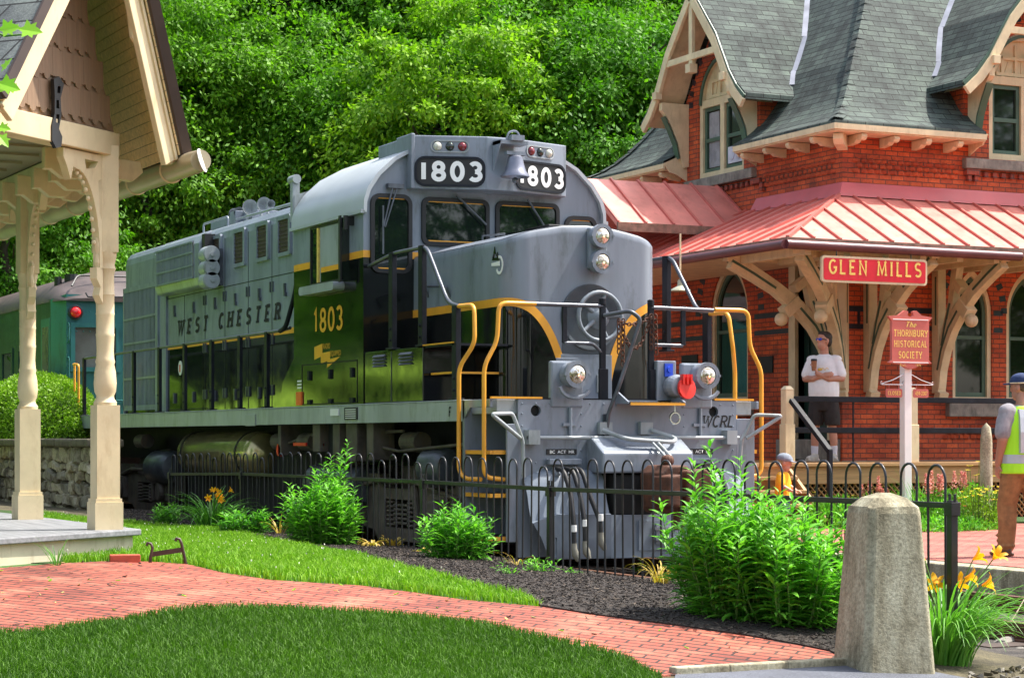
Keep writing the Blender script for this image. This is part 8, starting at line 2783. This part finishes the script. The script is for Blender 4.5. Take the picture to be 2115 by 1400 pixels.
SKIN2 = simple('tanned_skin', (.42,.20,.13), .5, var=.08, scale=8)
def cloth(name, c, var=.15): return simple(name, c, .85, var=var, scale=14, bump=.25, bscale=18)
class Fig:
    def __init__(s, o, fwd):
        s.o = Vector(o); s.f = Vector(fwd).normalized(); s.r = Vector((s.f.y, -s.f.x, 0)); s.k = 1.0
    def p(s, r, f, z): return s.o + s.r * r * s.k + s.f * f * s.k + V(0, 0, z * s.k)
def head(mb, F, c, fd, s=1.0):
    """skull, jaw, nose, ears; fd = facing"""
    fd = Vector(fd).normalized(); rt = fd.cross(V(0, 0, 1)).normalized(); up = rt.cross(fd)
    c = Vector(c)
    ell(mb, c + up * .02 * s, rt, fd, up, .076*s, .096*s, .105*s)
    ell(mb, c + fd * .03*s - up * .06*s, rt, fd, up, .058*s, .06*s, .062*s)
    ell(mb, c + fd * .093*s - up * .01*s, rt, fd, up, .014*s, .022*s, .026*s, 10, 8)
    ell(mb, c + fd * .078*s - up * .062*s, rt, fd, up, .026*s, .014*s, .010*s, 10, 8)
    ell(mb, c + fd * .082*s + up * .03*s, rt, fd, up, .055*s, .014*s, .012*s, 12, 8)
    for q in (-1, 1): ell(mb, c + rt * .078*s*q - up * .005*s, rt, fd, up, .012*s, .022*s, .032*s, 10, 8)
def hand(mb, w, d, palm, thumb, s=1.0, curl=.5):
    """palm plus five fingers; w wrist, d along, palm = facing of the palm, thumb side"""
    d, palm = Vector(d).normalized(), Vector(palm).normalized()
    sd = d.cross(palm).normalized() * thumb
    ell(mb, w + d * .048*s, sd, d, palm, .040*s, .055*s, .016*s, 12, 8)
    for k, (off, ln) in enumerate(((.028, .070), (.010, .080), (-.009, .074), (-.027, .058))):
        b = w + d * .088*s + sd * off*s
        p1 = b + (d * math.cos(curl*.5) + palm * math.sin(curl*.5)) * ln*.5*s
        p2 = p1 + (d * math.cos(curl*1.5) + palm * math.sin(curl*1.5)) * ln*.32*s
        p3 = p2 + (d * math.cos(curl*2.3) + palm * math.sin(curl*2.3)) * ln*.25*s
        limb(mb, [b, p1, p2, p3], [.0095*s, .009*s, .008*s, .007*s], 8)
    b = w + d * .03*s + sd * .03*s
    limb(mb, [b, b + (d * .7 + sd * .8 + palm * .3).normalized() * .035*s, b + (d * .95 + sd * .8 + palm * .6).normalized() * .066*s], [.013*s, .011*s, .009*s], 8)

# --- man on the porch: white t-shirt, dark shorts, arms crossed over a paper cup, looking along the track
mo = onz_ = at(1705, 951, 28.75); mo = V(16.0, 23.72, DZ)
mo = at(1702, 951, 28.55); mo.z = DZ
man = thing('person', 'man in white t-shirt, dark shorts and blue sunglasses standing on the porch with arms crossed', 'person', tuple(mo))
F = Fig(mo, kd(-.38, -1)); F.k = 1.0
b = MB()
A = F.p
H = A(0, .01, 1.655)
fd = kd(-1, -.55).normalized() + V(0, 0, .12)
head(b, F, H, fd, 1.05)
limb(b, [A(0, -.02, 1.42), A(0, -.005, 1.58)], [.066, .058])
ell(b, A(0, 0, 1.22), F.r, F.f, (0,0,1), .19, .125, .25); ell(b, A(0, .03, 1.0), F.r, F.f, (0,0,1), .185, .15, .18)
for q in (-1, 1):
    limb(b, [A(q*.10, 0, .92), A(q*.115, .01, .50), A(q*.13, -.01, .30), A(q*.135, -.015, .09)], [.088, .058, .056, .038])
    limb(b, [A(q*.18, -.005, 1.40), A(q*.25, .02, 1.14)], [.062, .050])
# forearms folded across the chest
limb(b, [A(.25, .02, 1.14), A(.12, .17, 1.135), A(-.02, .20, 1.18)], [.048, .042, .031])
limb(b, [A(-.25, .02, 1.14), A(-.10, .16, 1.13), A(.05, .22, 1.21)], [.048, .042, .031])
hand(b, A(-.02, .20, 1.18), A(-1, .1, .15) - A(0,0,0), A(0, -1, .0) - A(0,0,0), -1, 1.0, .5)
hand(b, A(.05, .22, 1.21), A(.25, .25, 1) - A(0,0,0), A(1, .1, 0) - A(0,0,0), -1, 1.0, .9)
body = fused('body', b, [SKIN], man, .0085, 3)
b = MB()       # t-shirt
ell(b, A(0, -.005, 1.27), F.r, F.f, (0,0,1), .205, .140, .22); ell(b, A(0, .02, 1.05), F.r, F.f, (0,0,1), .205, .170, .22)
b.loft([[A(a * math.cos(R(t)), f0 + c_ * math.sin(R(t)), z) for t in range(0, 360, 20)] for a, c_, f0, z in ((.205, .150, .005, .84), (.215, .165, .015, .95), (.215, .168, .02, 1.08), (.208, .14, 0, 1.25), (.195, .115, -.01, 1.38), (.10, .085, -.015, 1.455))])
for q in (-1, 1): limb(b, [A(q*.145, -.008, 1.395), A(q*.195, .0, 1.33), A(q*.242, .012, 1.20)], [.074, .073, .072]); ell(b, A(q*.17, -.006, 1.405), F.r, F.f, (0,0,1), .076, .078, .058)
ts = fused('t_shirt', b, [cloth('white_cotton', (.86,.86,.88), .05)], man, .011, 3)
b = MB()
for k in range(9): b.ball(A(-.09 + k*.012, .157 + .004*math.sin(k), 1.27 + .012*math.sin(k*1.3)), .007, n=6, m=4)
ell(b, A(.02, .158, 1.265), F.r, F.f, (0,0,1), .035, .012, .02)
b.build('shirt_print', M['gold'], ts)
b = MB()       # shorts
b.loft([[A(a * math.cos(R(t)), f0 + c_ * math.sin(R(t)), z) for t in range(0, 360, 20)] for a, c_, f0, z in ((.19, .13, .0, .70), (.20, .145, .005, .82), (.195, .145, .01, .93))])
for q in (-1, 1): b.loft([[A(q*x + r_ * math.cos(R(t)), .005 + r_ * 1.08 * math.sin(R(t)), z) for t in range(0, 360, 20)] for x, r_, z in ((.12, .105, .50), (.115, .112, .57), (.105, .112, .70), (.095, .108, .82))])
fused('shorts', b, [cloth('dark_grey_cotton', (.026,.020,.019), .3)], man, .011, 3)
b = MB()
for q in (-1, 1): limb(b, [A(q*.133, -.012, .21), A(q*.135, -.015, .06)], [.052, .044])
fused('socks', b, [cloth('white_sock', (.68,.68,.75), .05)], man, .010, 2)
b = MB()
for q in (-1, 1):
    c = A(q*.15, .05, .05); dd_ = (F.f + F.r * q * .35).normalized(); ss_ = dd_.cross(V(0,0,1))
    ell(b, c, ss_, dd_, (0,0,1), .052, .145, .045); ell(b, c - dd_ * .06 + V(0,0,.03), ss_, dd_, (0,0,1), .048, .07, .05)
    b.obox(c + V(0,0,-.032), ss_, dd_, (0,0,1), .048, .13, .016)
fused('shoes', b, [cloth('pale_sneaker', (.50,.46,.40), .2)], man, .010, 2)
rt = fd.cross(V(0,0,1)).normalized(); up = rt.cross(fd.normalized()); fdn = fd.normalized()
b = MB(); ell(b, H + up*.055 - fdn*.022, rt, fdn, up, .088, .102, .085); ell(b, H - fdn*.055 - up*.0, rt, fdn, up, .085, .065, .085); ell(b, H + up*.10 + fdn*.035, rt, fdn, up, .07, .055, .035)
fused('hair', b, [simple('dark_hair', (.025,.016,.012), .6, var=.5, scale=40, bump=.5, bscale=60)], man, .010, 2)
b = MB()
for q in (-1, 1): ell(b, H + fdn*.092 + rt*.036*q + up*.012, (rt + fdn * -.35*q), (fdn + rt*.35*q), up, .034, .012, .021)
b.bar(H + fdn*.10 - rt*.03 + up*.015, H + fdn*.10 + rt*.03 + up*.015, .012, .012)
sgm = glassmat('blue_mirror', (.02,.06,.55), .08); b2 = b.build('sunglasses', sgm, man, smooth=60)
b = MB()
for q in (-1, 1): b.bar(H + fdn*.085 + rt*.07*q + up*.015, H - fdn*.01 + rt*.086*q + up*.012, .006, .012)
b.build('temple', M['rubber'], b2)
b = MB(); cc = A(.085, .245, 1.24)
b.lathe([(0, 0), (.030, 0), (.036, .05), (.040, .135), (.0, .135)], cc, (0, 0, 1), 20)
cup = b.build('paper_cup', simple('brown_cup', (.30,.12,.05), .6, var=.2, scale=30), None, smooth=40)
tag(cup, 'brown paper coffee cup with dark lid held by the man in the white t-shirt', 'cup')
b = MB(); b.lathe([(.041, .133), (.043, .14), (.040, .16), (.036, .165), (0, .165)], cc, (0, 0, 1), 20); 
b.build('lid', M['rubber'], cup, smooth=40)

# --- railway worker at the right edge, walking left-to-right with his back half turned
wo = at(2112, 1160, 19.85); wo.z = .135
wk = thing('person', 'railway worker in hi-vis vest, brown work trousers and navy cap walking on the platform', 'person', tuple(wo))
F = Fig(wo, kd(-.35, .94)); A = F.p; F.k = .985
b = MB()
H = A(.02, .05, 1.63); fd = kd(-.75, .6).normalized()
head(b, F, H, fd, 1.05)
limb(b, [A(0, 0, 1.42), A(.01, .03, 1.56)], [.064, .056])
ell(b, A(0, 0, 1.22), F.r, F.f, (0,0,1), .19, .12, .25); ell(b, A(0, .0, .98), F.r, F.f, (0,0,1), .17, .125, .16)
for q in (-1, 1):
    limb(b, [A(q*.10, 0, .92), A(q*.11, .10 if q < 0 else -.04, .5), A(q*.11, .12 if q < 0 else -.30, .13)], [.085, .058, .04])
limb(b, [A(-.19, .0, 1.40), A(-.245, -.03, 1.13), A(-.235, .06, .90)], [.062, .050, .034])
limb(b, [A(.19, .0, 1.40), A(.25, .02, 1.14), A(.24, .14, .93)], [.062, .050, .034])
hand(b, A(-.235, .06, .90), A(.05, .3, -1) - A(0,0,0), A(1, 0, 0) - A(0,0,0), 1, 1.05, .6)
hand(b, A(.24, .14, .93), A(-.05, .4, -1) - A(0,0,0), A(-1, 0, 0) - A(0,0,0), -1, 1.05, .5)
fused('body', b, [SKIN2], wk, .0085, 3)
b = MB()       # grey t-shirt with sleeves
ell(b, A(0, 0, 1.27), F.r, F.f, (0,0,1), .205, .135, .2); ell(b, A(0, 0, 1.08), F.r, F.f, (0,0,1), .188, .135, .2)
for q in (-1, 1): limb(b, [A(q*.16, 0, 1.40), A(q*.212, -.008, 1.30), A(q*.238, -.02, 1.19)], [.084, .08, .078]); ell(b, A(q*.185, 0, 1.40), F.r, F.f, (0,0,1), .075, .075, .072)
fused('t_shirt', b, [cloth('grey_cotton', (.30,.28,.30), .25)], wk, .011, 3)
def vest_ring(a, c_, f0, z): return [A(a * math.cos(R(t)), f0 + c_ * math.sin(R(t)), z) for t in range(0, 360, 20)]
b = MB(); b.loft([vest_ring(*r_) for r_ in ((.225, .165, 0, .80), (.222, .162, 0, .95), (.215, .155, 0, 1.10), (.212, .150, 0, 1.25), (.185, .135, 0, 1.37), (.12, .10, .0, 1.45))])
hv = NT('hi_vis_yellow'); hv.col((.42, .92, .02)); hv.b.inputs['Roughness'].default_value = .7
vs_ = fused('hi_vis_vest', b, [hv.mat], wk, .011, 2)
b = MB(); b.loft([vest_ring(a*1.012, c_*1.012, 0, z) for a, c_, z in ((.223, .163, .90), (.219, .159, .985))]); 
for q in (-1, 1):
    ribbon(b, [(q*.10, 1.0), (q*.10, 1.2), (q*.09, 1.34), (q*.085, 1.42)], .055, lambda u, z: A(u, -.158 + (.0 if z < 1.25 else (z - 1.25) * .28), z), F.f * .03)
b.build('reflective_tape', simple('silver_tape', (.45,.47,.50), .35, metal=.3, var=.1), vs_)
b = MB()       # trousers
b.loft([vest_ring(*r_) for r_ in ((.155, .125, 0, .78), (.19, .14, 0, .86), (.185, .14, 0, .97))])
for q in (-1, 1):
    kf, ff = (.10, .12) if q < 0 else (-.04, -.30)
    pts = [A(q*.095, 0, .88), A(q*.10, kf*.5, .70), A(q*.11, kf, .50), A(q*.112, (kf+ff)/2 - .02, .30), A(q*.112, ff - .01, .10)]
    limb(b, pts, [.118, .108, .096, .088, .080])
    for k in range(3): ell(b, A(q*.112, ff - .01 + k*.012, .10 + k*.05), F.r, F.f, (0,0,1), .09, .092, .022)
fused('trousers', b, [cloth('brown_canvas', (.30,.155,.06), .3)], wk, .011, 2)
b = MB()
for q in (-1, 1):
    ff = .12 if q < 0 else -.30; zz_ = .0 if q < 0 else .035
    c = A(q*.115, ff + .06, .055 + zz_)
    ell(b, c, F.r, F.f, (0,0,1), .052, .15, .05); ell(b, c - F.f*.07 + V(0,0,.04), F.r, F.f, (0,0,1), .05, .065, .07)
    b.obox(c + V(0,0,-.038), F.r, F.f, (0,0,1), .05, .14, .016)
fused('boots', b, [simple('brown_leather', (.11,.05,.025), .45, var=.3, scale=12)], wk, .010, 2)
rt = fd.cross(V(0,0,1)).normalized(); up = V(0,0,1)
b = MB(); ell(b, H + up*.075, rt, fd, up, .092, .110, .070); b.loft([[H + rt*.094*math.cos(R(t)) + fd*.112*math.sin(R(t)) + up*z for t in range(0, 360, 20)] for z in (.035, .075)])
bc_ = H + fd*.125 + up*.038
b.loft([[H + up*.030 + rt*x*.075 + fd*(.10 + .085*math.sqrt(max(0, 1 - x*x))) for x in (-1,-.6,-.2,.2,.6,1)] + [H + up*.030 + rt*x*.075 + fd*.06 for x in (1,.2,-.2,-1)], [H + up*.045 + rt*x*.075 + fd*(.10 + .085*math.sqrt(max(0, 1 - x*x))) for x in (-1,-.6,-.2,.2,.6,1)] + [H + up*.045 + rt*x*.075 + fd*.06 for x in (1,.2,-.2,-1)]])
cp = fused('cap', b, [cloth('navy_cotton', (.02,.04,.12), .3)], wk, .008, 2)
b = MB(); b.tube([H + rt*.097*math.cos(R(t)) + fd*.115*math.sin(R(t)) + up*(.045 - .0*t) for t in range(0, 360, 20)], .006, 6, closed=True); b.build('cap_cord', M['cream'], cp)
b = MB(); ell(b, H - fd*.03 + up*.01, rt, fd, up, .083, .088, .07); fused('hair', b, [simple('brown_hair', (.10,.06,.035), .7, var=.4, scale=50)], wk, .009, 2)

# --- small child by the steps
cho = at(1617, 1120, 25.4); cho.z = .14
chd = thing('person', 'small child in yellow t-shirt and grey cap beside the porch steps', 'person', tuple(cho))
F = Fig(cho, kd(.8, -.35)); A = F.p; F.k = .93 / 1.0
b = MB(); hs3 = .93
H = A(0, .02, .885); fd = kd(.95, -.25).normalized() - V(0, 0, .15)
head(b, F, H, fd, .88)
limb(b, [A(0, 0, .74), A(0, .01, .82)], [.042, .040])
ell(b, A(0, 0, .62), F.r, F.f, (0,0,1), .115, .085, .16); ell(b, A(0, .0, .48), F.r, F.f, (0,0,1), .11, .085, .10)
for q in (-1, 1):
    limb(b, [A(q*.06, 0, .44), A(q*.065, .01, .24), A(q*.065, 0, .05)], [.055, .042, .03])
    limb(b, [A(q*.12, 0, .72), A(q*.15, .04, .58), A(q*.12, .13, .53)], [.038, .032, .024])
    hand(b, A(q*.12, .13, .53), A(-q*.2, 1, -.2) - A(0,0,0), A(0, 0, -1) - A(0,0,0), q, .62, .5)
fused('body', b, [SKIN], chd, .008, 2)
b = MB(); b.loft([[A(a * math.cos(R(t)), c_ * math.sin(R(t)), z) for t in range(0, 360, 24)] for a, c_, z in ((.135, .11, .40), (.132, .105, .52), (.128, .095, .66), (.10, .075, .74), (.06, .055, .77))])
for q in (-1, 1): limb(b, [A(q*.105, 0, .71), A(q*.145, .02, .61)], [.055, .052])
fused('t_shirt', b, [cloth('yellow_cotton', (.85,.42,.01), .1)], chd, .009, 2)
b = MB()
for q in (-1, 1): limb(b, [A(q*.06, 0, .42), A(q*.065, .005, .26)], [.075, .066])
fused('shorts', b, [cloth('blue_cotton', (.05,.08,.16), .2)], chd, .009, 2)
b = MB()
for q in (-1, 1): ell(b, A(q*.068, .03, .03), F.r, F.f, (0,0,1), .036, .085, .035)
fused('shoes', b, [cloth('small_shoe', (.3,.3,.32), .2)], chd, .009, 2)
rt = fd.cross(V(0,0,1)).normalized(); up = rt.cross(fd.normalized()); fdn = fd.normalized()
b = MB(); ell(b, H + up*.055 - fdn*.005, rt, fdn, up, .084, .098, .066); b.loft([[H + rt*.086*math.cos(R(t)) + fdn*.10*math.sin(R(t)) + up*z for t in range(0, 360, 20)] for z in (.03, .06)])
for z in (0,): b.loft([[H + up*h_ + rt*x*.062 + fdn*(.085 + .08*math.sqrt(max(0, 1 - x*x))) for x in (-1,-.6,-.2,.2,.6,1)] + [H + up*h_ + rt*x*.062 + fdn*.05 for x in (1,.2,-.2,-1)] for h_ in (.022, .034)])
fused('cap', b, [cloth('grey_denim', (.20,.23,.28), .25)], chd, .008, 2)
b = MB(); ell(b, H - fdn*.028 + up*.0, rt, fdn, up, .078, .080, .065); fused('hair', b, [simple('fair_hair', (.30,.18,.08), .7, var=.3, scale=50)], chd, .009, 2)
